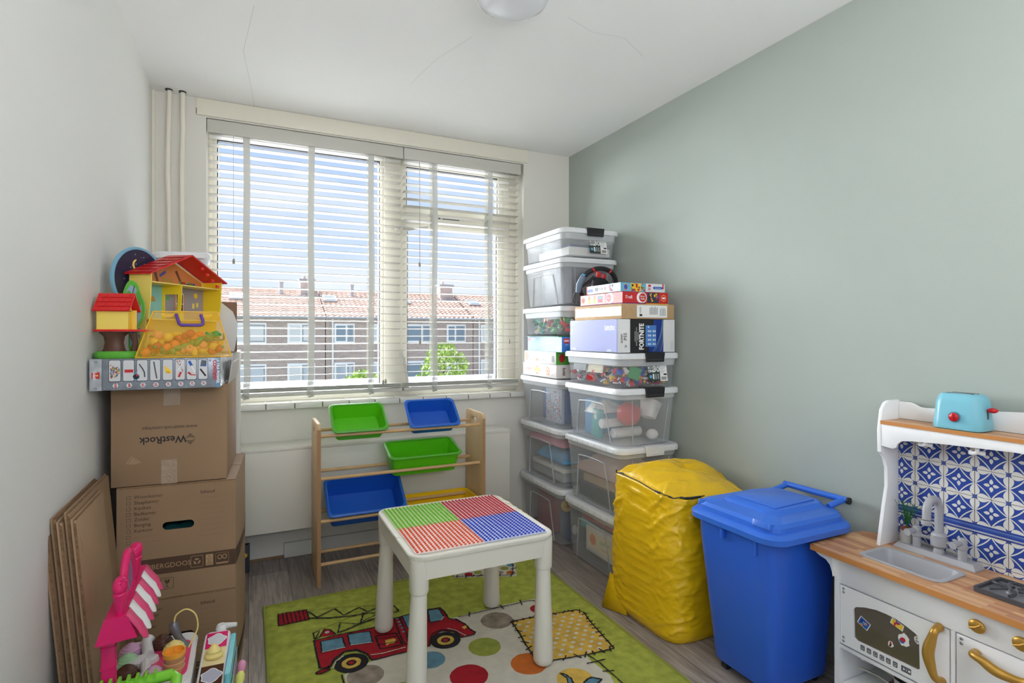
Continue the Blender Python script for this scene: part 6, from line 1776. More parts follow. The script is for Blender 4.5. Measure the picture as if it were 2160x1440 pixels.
b.flat([(.042, .078), (.058, .102), (.072, .092), (.086, .078), (.07, .074), (.055, .073)], m_card2, P, z=.0006).line([(.05, .08), (.062, .098), (.074, .085)], .0012, m_cardk, P, z=.0009)
b.build('torn_patch', t)
b = MB(T(W_, 0, H_) @ RY(8))
b.span(0, .003, .04, D_ * .95, -.0005, .075, mat('greyish_flap', (190, 182, 174), .8))
b.build('side_flap', t)

# silver toy carton lying across the top
m_sil = mat('silver_printed_card', (138, 146, 156), .3, metal=.35, var=.25, vscale=22)
m_sil2 = mat('silver_side_card', (170, 172, 178), .2, metal=.55, bump=1.0, bscale=16, bdist=.01)
m_dst = mat('dark_steel_print', (84, 92, 104), .4)
m_pan = mat('pale_panel_print', (206, 206, 208), .35)
t = thing('toy_carton', 'long silver toy carton with a row of picture panels lying on the plain brown carton', 'toy box', (-.441, 2.095, 1.0885), -3.6)
W_, D_, H_ = .356, .45, .098
b = MB().box((W_ / 2, D_ / 2, H_ / 2), (W_, D_, H_), m_sil, bev=.0015)
b.add([(W_ + .0006, .001, .001), (W_ + .0006, D_, .001), (W_ + .0006, D_, H_ - .001), (W_ + .0006, .001, H_ - .001)], [(0, 1, 2, 3)], m_sil2)
b.build('carton_body', t)
b = MB()
sc = W_ / 1795.0                      # picture scale of the printed front
fx = lambda u: (u - 60) * sc * (1 + 0)
P = T(0, -.0006, 0) @ FRONT
def fz(v): return H_ * (1 - (v - 160) / 430.0)
b.rect(0, 0, fx(220), H_, mat('light_silver_print', (176, 180, 186), .35, metal=.3, var=.3, vscale=40), P).rect(fx(219), 0, fx(224), H_, m_dst, P, z=.0003)
for v in (200, 565):
    for u in (140, 255, 1715):
        b.flat(circ(.0032, 12, fx(u), fz(v)), m_dst, P, z=.0003).flat(circ(.0016, 8, fx(u), fz(v)), m_pan, P, z=.0005)
b.flat([(fx(88), fz(338)), (fx(192), fz(338)), (fx(190), fz(425)), (fx(90), fz(425))], m_red, P, z=.0004).text('Goliath', .0125, m_white, P @ T(fx(125), fz(382), .0006) @ RZ(-90), sx=.7, bold=.0003).flat(circ(.003, 8, fx(160), fz(382)), m_gold, P, z=.0006)
rr = random.Random(9)
cnt = ('x150', 'x38', 'x2', 'x2', 'x1', 'x1', 'x1', 'x1')
for k, (u0, u1) in enumerate(((315, 465), (500, 645), (685, 828), (865, 1003), (1040, 1175), (1215, 1348), (1378, 1512), (1545, 1675))):
    b.flat(rrect(fx(u1 + 8) - fx(u0 - 8), fz(172) - fz(475), .003, 2, (fx(u0) + fx(u1)) / 2, (fz(172) + fz(475)) / 2), m_dst, P, z=.0002)
    b.flat(rrect(fx(u1) - fx(u0), fz(180) - fz(465), .004, 3, (fx(u0) + fx(u1)) / 2, (fz(180) + fz(465)) / 2), m_pan, P, z=.0004)
    c = (u0 + u1) / 2 + 10
    b.flat([((.0098 if i % 2 else .0078) * cos(i * pi / 6) + fx(c), (.0098 if i % 2 else .0078) * sin(i * pi / 6) + fz(528)) for i in range(12)], m_dst, P, z=.0002).flat(circ(.0080, 12, fx(c), fz(526)), m_pan, P, z=.0004)
    b.text(cnt[k], .0095 if k > 1 else .0075, m_red, P @ T(fx(c), fz(526), .0007) @ RZ(-90), bold=.0004)
for i in range(110):
    a, q = rr.uniform(-pi / 2, pi / 2), rr.uniform(0, 1) ** .5
    x, z = fx(322) + .024 * q * cos(a) + .001, fz(335) + .021 * q * sin(a)
    b.flat([(x, z), (x + .003, z + .001), (x + .0025, z + .003), (x - .0005, z + .002)], (c_blu, c_yel, c_grn, c_red)[i % 4], P, z=.0006 + .00002 * i)
b.rect(fx(518), fz(350), fx(635), fz(308), m_red, P, z=.0006)
def pl_(pts, w, m, z=.0007): b.line([(fx(u), fz(v)) for u, v in pts], w, m, P, z=z)
pl_([(718, 240), (760, 300), (785, 350), (790, 410)], .004, m_dst); pl_([(915, 210), (935, 330), (955, 435)], .004, m_dst)
b.flat(circ(.0095, 18, fx(675), fz(408)), m_cyan, P, z=.0009).flat(circ(.0082, 18, fx(675), fz(408)), m_blk2, P, z=.0011).flat(circ(.0035, 10, fx(690), fz(390)), m_red, P, z=.0013); pl_([(725, 265), (670, 370)], .0008, m_cyan, .0008)
b.flat([(fx(u), fz(v)) for u, v in ((1055, 270), (1075, 270), (1160, 340), (1155, 372), (1080, 372))], m_yel, P, z=.0006); pl_([(1095, 345), (1095, 365)], .0015, m_blk2); pl_([(1120, 350), (1120, 368)], .0015, m_blk2)
pl_([(1240, 220), (1290, 280), (1320, 360)], .0018, m_grey); pl_([(1330, 200), (1290, 280), (1250, 330)], .0018, m_white, .0009); pl_([(1290, 365), (1265, 420)], .006, m_red)
for q in ((1240, 205), (1275, 205), (1318, 330), (1285, 250)): b.flat(circ(.002, 6, fx(q[0]), fz(q[1])), m_red, P, z=.001)
pl_([(1415, 215), (1440, 260)], .008, m_blu); pl_([(1440, 270), (1490, 360)], .003, m_white); pl_([(1400, 365), (1430, 400), (1500, 405)], .003, m_red); pl_([(1400, 370), (1425, 385)], .006, m_red)
b.flat([(fx(u), fz(v)) for u, v in ((1585, 190), (1662, 200), (1660, 265), (1570, 285))], m_dst, P, z=.0006); b.flat([(fx(u), fz(v)) for u, v in ((1600, 280), (1660, 240), (1655, 285))], m_blu, P, z=.0008); pl_([(1575, 325), (1645, 415)], .005, m_blk2)
b.text('CONTENT', .0145, m_red, P @ T(fx(1780), fz(340), .0006) @ RZ(-90), bold=.0007, sx=.95)
b.rect(fx(1800), fz(590), fx(1855), fz(160), mat('blue_strip_print', (96, 140, 178), .4), P, z=.0002).text('ULTRA POWER', .0130, m_white, P @ T(fx(1826), fz(350), .0006) @ RZ(-90), bold=.0003, sx=.92)
b.build('printing', t, label='printed picture panels with red piece counts')
# stack hidden behind: white carton, brown carton, curved white board
solid('white_carton', 'tall white carton behind the moving boxes, its edge showing at their right', 'carton', -.215, 2.93, 0, .36, .40, 1.185, mat('white_carton_board', (214, 211, 204), .6))
t_ = solid('small_carton', 'small brown carton top showing behind the toy house at the right', 'carton', -.095, 2.70, 1.187, .10, .07, .215, mat('umber_cardboard', (128, 98, 78), .8))
b = MB()
ol = [(-.12, 0), (.075, 0), (.085, .06), (.088, .12), (.07, .17), (.03, .205), (-.03, .22), (-.12, .22)]
b.prism(ol, .012, mat('greyish_white_board', (204, 202, 200), .5), T(0, .006, 0) @ FRONT, bev=.001)
tag(place(b.build('curved_board'), (-.13, 2.64, 1.19), -2, rx=-4), 'greyish white board with a rounded corner, right behind the toy house', 'board')

# ---- flattened cartons leaning on the left wall
cols_ = [m_card2, m_card, m_card2, m_card, m_card]
labs = ('front flattened cardboard box leaning on the left wall, nearest the toy stand', 'second flattened cardboard box from the front of the leaning pile', 'middle flattened cardboard box of the pile leaning on the left wall',
        'flattened cardboard box second from the left wall', 'flattened cardboard box right against the left wall, hindmost of the pile')
for k in range(5):
    y0, y1, h = (1.735, 2.03, .80) if k == 0 else (1.735 + .012 * (k % 2), 2.185, .81 - .006 * k + .012 * (k % 2))
    xb = -.330 - k * .0145
    b = MB()
    for q in (0, 1):
        e = .0046
        b.span(q * .0062 - .0052, q * .0062 + e - .0052, y0 + .004 * q, y1 - .003 * q, 0, h - .005 * q, cols_[k], bev=.0008)
    b.span(-.005, .005, y0 + .0015, y0 + .006, .01, h - .012, m_cardk).span(-.005, .005, y0 + .01, y1 - .01, h - .012, h - .0035, m_cardk)
    if k == 0:
        b.line([(.055, h * .93), (.062, h * .90), (.056, h * .88)], .0015, m_bprt, T(.0059, y0 - .03, 0) @ RIGHT).line([(.10, h * .46), (.19, h * .63)], .0015, m_blk2, T(.0059, y0 - .0, 0) @ RIGHT)
    tag(place(b.build('flattened_carton'), (xb, 0, 0.0), 0, ry=-degrees(atan(.070 / .8))), labs[k], 'cardboard', 'flattened cartons leaning on the left wall')

# ================================================================ toy house, tree house, food case
m_hy = mat('cream_yellow_plastic', (240, 214, 104), .4, sss=.1); m_hy2 = mat('bright_yellow_plastic', (240, 206, 40), .35); m_hr = mat('toy_roof_red', (214, 34, 36), .35, bump=.0)
m_teal2 = mat('room_teal', (138, 196, 190), .5); m_rgrey = mat('room_grey', (158, 150, 156), .5); m_att = mat('attic_orange', (214, 140, 78), .5); m_beam = mat('beam_brown', (120, 76, 50), .5); m_brass = mat('lamp_gold', (190, 146, 66), .4)
ZS = 1.1870
PH = 57
t = thing('toy_house', 'yellow toy house with red roof and open rooms on the silver toy carton', 'toy house', (-.303, 2.265, ZS), PH)
W_, D_ = .375, .085
E_, A_, RG = .288, .262, .372       # eaves, attic floor, ridge
b = MB()
th = .004
P_YZ = Matrix(((0, 0, 1, 0), (1, 0, 0, 0), (0, 1, 0, 0), (0, 0, 0, 1)))
side = [(0.012, .132), (.004, .20), (0, E_), (D_, E_), (D_, 0), (0.026, 0), (.022, .128)]
b.prism(side, th, m_hy, T(0, 0, 0) @ P_YZ).prism(side, th, m_hy2, T(W_ - th, 0, 0) @ P_YZ)
b.span(0, W_, D_ - th, D_, 0, E_, m_hy).span(th, W_ - th, .006, D_ - th, A_ - .004, A_, m_hy).span(th, W_ - th, .02, D_ - th, .128, .132, m_hy).span(0, W_, 0.02, D_, 0, .004, m_hy2)
b.prism([(th, E_), (W_ - th, E_), (W_ / 2, RG - .012)], th, m_hy, T(0, D_, 0) @ FRONT)
b.prism([(.008, .132), (.002, .2), (.0, A_), (.01, A_), (.012, A_ - .05), (.03, A_ - .03), (D_ - .03, A_ - .03), (D_ - .01, A_ - .05), (D_ - th, .132), (D_ - .01, .132), (D_ - .012, .2)][:4] + [(D_ - th, A_), (D_ - th, .132), (D_ - .014, .132), (D_ - .014, .225), (.016, .225), (.020, .132)], .004, m_hy2, T(.145, 0, 0) @ P_YZ)
b.build('house_body', t)
# printed rooms on the rear wall
b = MB()
PF = T(0, D_ - th - .0006, 0) @ FRONT
b.rect(.005, .133, .145, A_ - .004, m_teal2, PF).rect(.15, .133, W_ - .005, A_ - .004, m_rgrey, PF)
b.flat(circ(.015, 16, .045, .222, .017), mat('pale_lamp_print', (226, 214, 170), .5), PF, z=.0004).line([(.045, .24), (.045, .26)], .001, m_beam, PF, z=.0004)
for k in range(4): b.rect(.033, .212 + k * .007, .057, .2135 + k * .007, m_hy, PF, z=.0006)
b.flat([(.088, .196), (.112, .196), (.108, .214), (.098, .218), (.092, .214)], m_brass, PF, z=.0004)
for k, m in enumerate((m_grn, m_red, m_blu, m_red)): b.rect(.04 + k * .011, .150, .05 + k * .011, .166 - .003 * (k % 2), m, PF, z=.0004)
b.rect(.21, .15, .262, .232, m_att, PF, z=.0003).rect(.216, .155, .256, .236, m_white, PF, z=.0005)
for i in (0, 1):
    for j in (0, 1):
        b.rect(.219 + i * .0185, .158 + j * .038, .2345 + i * .0185, .193 + j * .038, m_bprt, PF, z=.0007)
b.flat(circ(.011, 14, .325, .232), m_yel, PF, z=.0004); b.rect(.305, .18, .318, .2, m_hy, PF, z=.0004); b.rect(.328, .186, .34, .204, m_hy, PF, z=.0004); b.rect(.165, .2, .18, .215, m_teal, PF, z=.0004) if False else b.rect(.165, .205, .18, .22, m_grn, PF, z=.0004)
b.flat([(.008, A_ + .001), (W_ - .008, A_ + .001), (W_ - .02, E_), (W_ / 2, RG - .016), (.02, E_)], m_att, PF, z=.0002)
for (x0, x1) in ((.10, .12), (.21, .245)):
    b.flat([(x0, E_ + .03), (x0 + .012, E_ + .035), (x1 + .012, A_), (x1, A_)], m_beam, PF, z=.0004)
b.rect(.145, A_ + .001, .20, A_ + .028, m_brass, PF, z=.0005).flat([(.13, A_ + .035), (.16, A_ + .055), (.165, A_ + .045), (.135, A_ + .026)], m_ps_l, PF, z=.0006).flat(circ(.014, 10, .085, A_ + .018, .009), m_yel, PF, z=.0005)
b.rect(.045, A_ + .004, .062, A_ + .026, m_brass, PF, z=.0005); art_pile(b, PF, .23, .32, A_ + .003, A_ + .02, 4, (m_red, m_blu, m_pnk if False else m_ps_l, m_grn))
b.build('room_print', t, label='printed interior walls')
b = MB()
b.cyl(.010, .012, m_brass, T(.195, .05, .178), n=12, r2=.005).cyl(.002, .014, m_hy2, T(.195, .05, .165), n=8).span(.178, .212, .042, .06, .132, .166, mat('lime_yellow_toy', (214, 214, 60), .4), bev=.003)
b.build('toy_lamp_table', t, label='little yellow bedside table with brown lamp')
b = MB()
def slope(x0, z0, x1, z1, m, rows=6):
    vs, fs = [], []
    n = 10
    L2_ = sqrt((x1 - x0) ** 2 + (z1 - z0) ** 2)
    ux, uz = (x1 - x0) / L2_, (z1 - z0) / L2_
    nx, nz = -uz * (1 if x1 > x0 else -1), ux * (1 if x1 > x0 else -1)
    b.add([(x0, -.012, z0), (x1, -.012, z1), (x1, D_ + .004, z1), (x0, D_ + .004, z0)] + [(x0 + nx * .005, -.012, z0 + nz * .005), (x1 + nx * .005, -.012, z1 + nz * .005), (x1 + nx * .005, D_ + .004, z1 + nz * .005), (x0 + nx * .005, D_ + .004, z0 + nz * .005)],
          [(0, 1, 2, 3), (4, 5, 6, 7), (0, 1, 5, 4), (1, 2, 6, 5), (2, 3, 7, 6), (3, 0, 4, 7)], m)
    for r in range(rows):
        f0, f1 = r / rows, (r + .9) / rows
        for c in range(5):
            y0 = -.010 + (D_ + .012) * (c + (.5 if r % 2 else 0)) / 5
            y1 = min(y0 + (D_ + .012) / 5 * .94, D_ + .003)
            if y1 <= y0: continue
            q = []
            for f, yy, o in ((f0, y0, .0075), (f0, y1, .0075), (f1, y1, .0052), (f1, y0, .0052)):
                q.append((x0 + (x1 - x0) * f + nx * o, yy, z0 + (z1 - z0) * f + nz * o))
            b.add(q, [(0, 1, 2, 3)], m)
slope(-.016, E_ - .004, W_ / 2, RG, m_hr); slope(W_ + .016, E_ - .004, W_ / 2, RG, m_hr)
b.build('roof', t, label='red tiled roof')
b = MB()
for k in range(4):
    b.span(.245 + k * .03, .26 + k * .03, -.006, .0, RG - .045 - k * .0205, RG - .035 - k * .0205, m_hr)
b.build('roof_catch', t)
b = MB(T(.0, .01, 0))
for i in (0, 1):
    b.span(-.0035, -.0015, .030 + 0, .034, .06, .1, m_white).span(-.0035, -.0015, .03, .056, .06 + i * .038, .064 + i * .038, m_white)
b.span(-.0035, -.0015, .052, .056, .06, .102, m_white).span(-.0035, -.0015, .03, .056, .078, .082, m_white).span(-.0025, -.001, .032, .054, .064, .1, m_beam)
b.build('side_window', t)
# the round night sky disc standing behind the tree house
t = thing('night_sky_disc', 'round dark night sky disc with moon and stars behind the toy tree house', 'toy', (-.356, 2.368, ZS), 57)
M_ = T(0, 0, .272) @ RX(90)
MB(M_).lathe([(.112, -.006), (.1155, -.005), (.117, 0), (.1155, .005), (.112, .006), (.107, .005), (.107, -.005)], mat('pale_blue_rim', (124, 178, 204), .4), n=48, cap0=False, cap1=False).build('disc_rim', t)
MB(M_).cyl(.1075, .006, mat('night_navy', (42, 40, 66), .4), T(0, 0, -.003), n=48).build('disc_face', t)
b = MB(M_ @ T(-.01, .02, .0036) @ SCL(1.25))
mo = [(.016 * cos(a), .016 * sin(a)) for a in [radians(95 + i * 20) for i in range(11)]] + [(-.002 + .0135 * cos(a) + .006, .0135 * sin(a)) for a in [radians(275 - i * 17) for i in range(10)]]
b.flat([(p[0] * 1.0 + .0, p[1] + .025) for p in mo], mat('moon_yellow', (240, 218, 120), .5))
rr = random.Random(3)
for i in range(16):
    b.flat(circ(rr.uniform(.0007, .0016), 6, rr.uniform(-.055, .055), rr.uniform(-.03, .06)), m_white)
b.build('moon_and_stars', t)
MB().span(-.012, .012, -.004, .004, 0, .18, mat('leaf_green_plastic', (96, 178, 60), .4), bev=.003).build('stem', t)
# tree house
t = thing('toy_tree_house', 'little yellow toy house with red roof on a brown tree trunk and green base', 'toy house', (-.362, 2.165, ZS), -12)
m_tg = mat('leaf_green_plastic', (96, 178, 60), .4); m_tbr = mat('trunk_brown', (92, 60, 46), .5)
MB().loft([[(p[0], p[1], z) for p in rrect(.128 - g, .12 - g, .045, 6, -.018, .01)] for z, g in ((0, .004), (.004, 0), (.017, 0), (.022, .008))], m_tg).build('base', t)
b = MB()
b.loft([[(-.03 + cos(a) * rx, sin(a) * ry, z) for a in [2 * pi * i / 16 for i in range(16)]] for z, rx, ry in ((.02, .036, .026), (.03, .03, .022), (.05, .026, .020), (.07, .030, .022), (.084, .045, .03))], m_tbr)
b.tube([(.026, 0, .02), (.03, 0, .05), (.024, 0, .08)], [.010, .008, .012], m_tbr, n=10)
b.build('trunk', t)
MB().span(-.072, .072, -.042, .042, .085, .092, m_hr, bev=.002).build('floor_tray', t)
b = MB()
b.span(-.064, .022, -.034, -.031, .092, .155, m_hy).span(-.064, .022, .030, .033, .092, .155, m_hy).span(-.066, -.063, -.034, .033, .092, .155, m_hy).span(.006, .009, -.032, .031, .092, .150, m_hy2)
b.prism([(-.034, .153), (.033, .153), (0, .195)], .003, m_hy2, T(.006, 0, 0) @ P_YZ)
b.flat([(-.012, .12), (.004, .12), (.004, .137), (-.012, .137)], m_white, T(.0096, 0, 0) @ RIGHT).flat(circ(.004, 8, -.004, .129), m_red, T(.0100, 0, 0) @ RIGHT).flat(circ(.006, 8, -.010, .103, .004), m_red, T(.0098, 0, 0) @ RIGHT)
b.build('house_body', t)
b = MB()
for s in (-1, 1):
    b.loft([[(x, s * yy, z) for yy, z in ((.042, .149), (0.0, .204), (0.0, .209), (.046, .150))] for x in (-.074, .030)], m_hr)
    for r in range(4):
        for c in range(5):
            f0, f1 = r / 4, (r + .92) / 4
            x0 = -.073 + .0203 * c + (.010 if r % 2 else 0)
            x1 = min(x0 + .0192, .029)
            q = [(x0, s * .0465 * (1 - f0) + s * .0015, .150 + .059 * f0 + .0018), (x1, s * .0465 * (1 - f0) + s * .0015, .150 + .059 * f0 + .0018), (x1, s * .0465 * (1 - f1), .150 + .059 * f1 + .0004), (x0, s * .0465 * (1 - f1), .150 + .059 * f1 + .0004)]
            b.add(q, [(0, 1, 2, 3)], m_hr)
b.build('roof', t, label='small red tiled roof')
b = MB(T(.002, .060, .02) @ SCL(.9, 1, 1.5))
crown = [(-.014, 0), (.016, 0), (.014, .05), (.034, .075), (.036, .105), (.022, .128), (.012, .150), (-.01, .158), (-.026, .145), (-.036, .120), (-.034, .08), (-.016, .055)]
b.prism(spline([(p[0], p[1], 0) for p in crown], 4, closed=True) and [(q[0], q[1]) for q in spline([(p[0], p[1], 0) for p in crown], 4, closed=True)], .006, m_tg, T(0, .003, 0) @ FRONT)
b.flat([(p[0] * .78, p[1] * .86 + .012) for p in crown], mat('tree_print_blue', (140, 176, 190), .5), T(0, -.0036, 0) @ FRONT)
for s, cx_ in ((-1, -.014), (1, .016)):
    b.flat(circ(.012, 14, cx_, .115, .020), m_grn, T(0, -.004, 0) @ FRONT)
b.line([(0, .005), (.002, .07), (-.004, .12), (.004, .145)], .003, m_tbr, T(0, -.0044, 0) @ FRONT).line([(.002, .07), (.018, .11)], .0022, m_tbr, T(0, -.0044, 0) @ FRONT).line([(.0, .08), (-.016, .115)], .0022, m_tbr, T(0, -.0044, 0) @ FRONT)
b.build('tree_board', t, label='flat green tree with printed branches')

# transparent yellow case with toy food
m_yc = mat('clear_yellow_plastic', (246, 190, 30), .12, alpha=.30, spec=.7)
t = thing('play_case', 'transparent yellow roof shaped case with purple handle full of toy food', 'case', (-.19, 2.165, ZS), 2)
Lb, Lt, dp, hg = .272, .188, .12, .152
b = MB()
b.add([(-Lb / 2, -dp / 2, 0), (Lb / 2, -dp / 2, 0), (Lb / 2, dp / 2, 0), (-Lb / 2, dp / 2, 0), (-Lt / 2, -.008, hg), (Lt / 2, -.008, hg), (Lt / 2, .008, hg), (-Lt / 2, .008, hg)],
      [(3, 2, 1, 0), (0, 1, 5, 4), (1, 2, 6, 5), (2, 3, 7, 6), (3, 0, 4, 7), (4, 5, 6, 7)], m_yc)
b.build('shell', t)
m_yc2 = mat('yellow_plastic_edge', (246, 196, 50), .15, alpha=.6)
b = MB()
for a, c in (((-Lb / 2, -dp / 2, .002), (-Lt / 2, -.008, hg)), ((Lb / 2, -dp / 2, .002), (Lt / 2, -.008, hg)), ((-Lt / 2, -.008, hg), (Lt / 2, -.008, hg)), ((-Lb / 2, -dp / 2, .002), (Lb / 2, -dp / 2, .002)), ((Lb / 2, dp / 2, .002), (Lt / 2, .008, hg)), ((-Lb / 2, dp / 2, .002), (-Lt / 2, .008, hg))):
    b.tube([a, c], .0022, m_yc2, n=6)
tl_ = degrees(atan((dp / 2 - .008) / hg))
KC = T(0, -dp / 2 - .001, 0) @ RX(-tl_) @ FRONT
for cx_ in (-.052, .058):
    b.flat([(cx_ + .020 * cos(a), .154 + .014 * sin(a)) for a in [pi + i * pi / 8 for i in range(9)]], m_yc2, KC)
b.build('moulded_ribs', t)
mg_ = mat('dark_green_letter', (62, 96, 44), .5)
m_pur = mat('purple_plastic', (92, 58, 150), .35)
hp = [(-.028, .150), (-.022, .128), (-.017, .114), (-.012, .111), (.044, .111), (.050, .114), (.050, .128), (.044, .149)]
MB(KC).tube([(p[0], p[1], .006) for p in hp], .0052, m_pur, n=10).build('handle', t, label='purple carrying handle')
MB(KC).text('LEU', .034, mg_, T(.088, .073, -.012), bold=.0016, align='CENTER').build('lettering', t, label='dark green lettering seen through the case')
food_cols = [(mat('toy_tangerine', (240, 120, 32), .45), 'orange'), (mat('toy_food_yellow', (236, 190, 60), .45), 'yellow'), (mat('toy_food_green', (92, 150, 62), .45), 'green'), (mat('toy_food_red', (204, 60, 40), .45), 'red'), (mat('toy_food_peach', (240, 156, 92), .45), 'peach')]
rr = random.Random(21)
protos = []
for k in range(10):
    m = food_cols[k % 5][0]
    b = MB()
    if k % 3 == 0:
        b.ball((0, 0, 0), .015, m, n=14, k=8).lathe([(.003, .013), (.001, .018)], c_grn, n=6)
    elif k % 3 == 1:
        b.ball((0, 0, 0), .013, m, s=(1.5, .8, .8), n=14, k=8).ball((.018, 0, 0), .004, c_grn, n=8, k=5)
    else:
        b.lathe([(.003, -.018), (.010, -.008), (.013, .004), (.010, .012), (.003, .014)], m, n=12).ball((0, 0, .016), .006, c_grn, n=8, k=5)
    o = b.build('toy_food', ang=60)
    protos.append((o, food_cols[k % 5][1]))
used = set()
for i in range(44):
    k = i % 10
    o, cn = protos[k]
    if k in used:
        o = o.copy(); COL.objects.link(o)
    used.add(k)
    lay = i / 44
    z = .018 + .062 * lay ** 1.2
    half = (Lb / 2 - .02) * (1 - z / hg * .35)
    hd2 = (dp / 2 - .012) * (1 - z / hg)
    x = -half + 2 * half * ((i * .618) % 1)
    y = rr.uniform(-hd2, hd2 * .6)
    o.location = (-.19 + x, 2.165 + y, ZS + z)
    o.rotation_euler = (rr.uniform(0, 6), rr.uniform(0, 6), rr.uniform(0, 6))
    tag(o, 'small %s toy food piece inside the transparent yellow case' % cn, 'toy food', 'toy food inside the yellow case')

# clear tub with lilac toys further back
m_lil = mat('lilac_toy', (206, 150, 204), .5)
t = thing('storage_tub', 'clear plastic tub of lilac toys standing behind the toy house roof', 'storage tub', (-.265, 2.88, 1.1855), 4, ry=0)
b = MB()
b.loft([ring3(.15, .22, .03, .004), ring3(.155, .225, .03, .01), ring3(.20, .28, .04, .40)], m_body, cap1=False)
b.build('body', t)
MB(T(0, 0, .40) @ RY(-3)).loft([ring3(.20, .28, .04, 0), ring3(.216, .296, .045, .004), ring3(.216, .296, .045, .024), ring3(.205, .285, .04, .03)], m_lid).build('lid', t)
ballobj('lilac_toy', 'round lilac toy inside the clear tub behind the toy house', 'toy', -.265, 2.88, 1.22, .062, m_lil, (1, 1.2, 2.6))

# ================================================================ toy ice cream stand
m_pk2 = mat('hot_pink_plastic', (220, 28, 104), .3, sss=.05); m_pk3 = mat('rose_plastic', (226, 70, 120), .3)
m_iw = mat('soft_white_plastic', (226, 224, 224), .3); m_lg2 = mat('apple_green_plastic', (132, 208, 60), .35)
t = thing('ice_cream_stand', 'pink and white toy ice cream stand with striped awning in front of the moving boxes', 'toy stand', (-.235, 1.78, 0))
IM = T(.235, -1.78, 0)
b = MB(IM)
def rb(x0, x1, y0, y1, z, r=.03): return [(p[0], p[1], z) for p in rrect(x1 - x0, y1 - y0, r, 6, (x0 + x1) / 2, (y0 + y1) / 2)]
b.loft([rb(-.320, -.150, 1.66, 1.92, .001), rb(-.322, -.145, 1.655, 1.925, .02), rb(-.322, -.140, 1.65, 1.93, .34), rb(-.325, -.136, 1.645, 1.935, .355), rb(-.322, -.14, 1.65, 1.93, .365)], m_iw)
b.build('counter', t)
b = MB(IM)
b.loft([rb(-.24, -.148, 1.68, 1.885, .3652, .035), rb(-.24, -.148, 1.68, 1.885, .368, .035)], m_pk3)
b.build('pink_tray', t, label='raised pink tray on the counter')
b = MB(IM)
b.span(-.315, -.285, 1.595, 1.615, .30, .56, m_pk2, bev=.005).span(-.315, -.285, 1.60, 1.68, .28, .31, m_pk2, bev=.005)
for z in (.37, .42, .47, .52): b.span(-.316, -.284, 1.5935, 1.6165, z, z + .003, m_pk2)
b.build('post', t)
# awning: closed ends, scalloped strips down the right side
b = MB(IM)
ya, yb_ = 1.555, 1.845
vs = []
prof_a = [(-.318, .546), (-.302, .600), (-.298, .606), (-.262, .606), (-.254, .602), (-.236, .552)]
b.loft([[(x, ya, z) for x, z in prof_a], [(x, yb_, z + .012) for x, z in prof_a]], m_pk2, cap0=True, cap1=True, closed=False)
b.build('awning', t)
ns = 7
for k in range(ns):
    b = MB(IM)
    y0, y1 = ya + (yb_ - ya) * k / ns, ya + (yb_ - ya) * (k + 1) / ns
    dz = .012 * (k + .5) / ns
    pts = []
    for i in range(9):
        f = i / 8
        pts.append((y0 + (y1 - y0) * f, f))
    top = [(-.257, y, .608 + dz) for y, f in pts]
    mid = [(-.236 + .008 * sin(pi * f), y, .575 + dz) for y, f in pts]
    bot = [(-.222 + .006 * sin(pi * f), y, .548 + dz - .010 * sin(pi * f)) for y, f in pts]
    rows = [top, mid, bot]
    bk = [[(x - .0025, y, z - .001) for x, y, z in r] for r in rows]
    n = 9
    V = [q for r in rows for q in r] + [q for r in bk for q in r]
    fs = []
    for r in range(2):
        for i in range(8):
            a = r * n + i
            fs.append((a, a + 1, a + n + 1, a + n)); a2 = a + 3 * n
            fs.append((a2 + n, a2 + n + 1, a2 + 1, a2))
    for i in range(8):
        fs.append((2 * n + i, 2 * n + i + 1, 5 * n + i + 1, 5 * n + i))
    for e in (0, n - 1):
        fs.append((e, n + e, 4 * n + e, 3 * n + e)); fs.append((n + e, 2 * n + e, 5 * n + e, 4 * n + e))
    b.add(V, fs, m_white if k % 2 else m_pk3)
    b.build('awning_strip', t, label=('white' if k % 2 else 'pink') + ' awning strip')
# arched sign and two cone ornaments on the awning
b = MB(IM)
arc = [(y, z) for y, z in [(1.595 + .145 * f, .606 + .112 * sin(pi * min(1, f * 1.0)) ** .6) for f in [i / 16 for i in range(17)]]]
b.tube([(-.273, y, z) for y, z in arc], .009, m_pk2, n=10).tube([(-.273, 1.595, .610), (-.273, 1.74, .618)], .008, m_pk2, n=8)
b.build('sign_arch', t)
b = MB(IM).prism([(y, z) for y, z in arc], .004, mat('sign_print', (150, 110, 150), .4, var=.5, vscale=60), T(-.275, 0, 0) @ P_YZ)
b.build('sign_face', t)
for (y, z) in ((1.572, .606), (1.765, .620)):
    b = MB(IM @ T(-.272, y, z))
    b.lathe([(.010, -.004), (.017, .03), (.022, .05), (.018, .055)], m_pk2, n=14, M=SCL(.7, 1, 1)).ball((0, 0, .066), .024, m_pk2, s=(.65, 1, .95), n=18, k=10)
    rr = random.Random(int(y * 100))
    for i in range(18):
        a, c = rr.uniform(-1.4, 1.4), rr.uniform(.0, 1.2)
        b.ball((.0155 * cos(a) * cos(c), .023 * sin(a), .068 + .021 * sin(c)), .0022, m_pk2, n=6, k=4)
    b.build('cone_ornament', t)
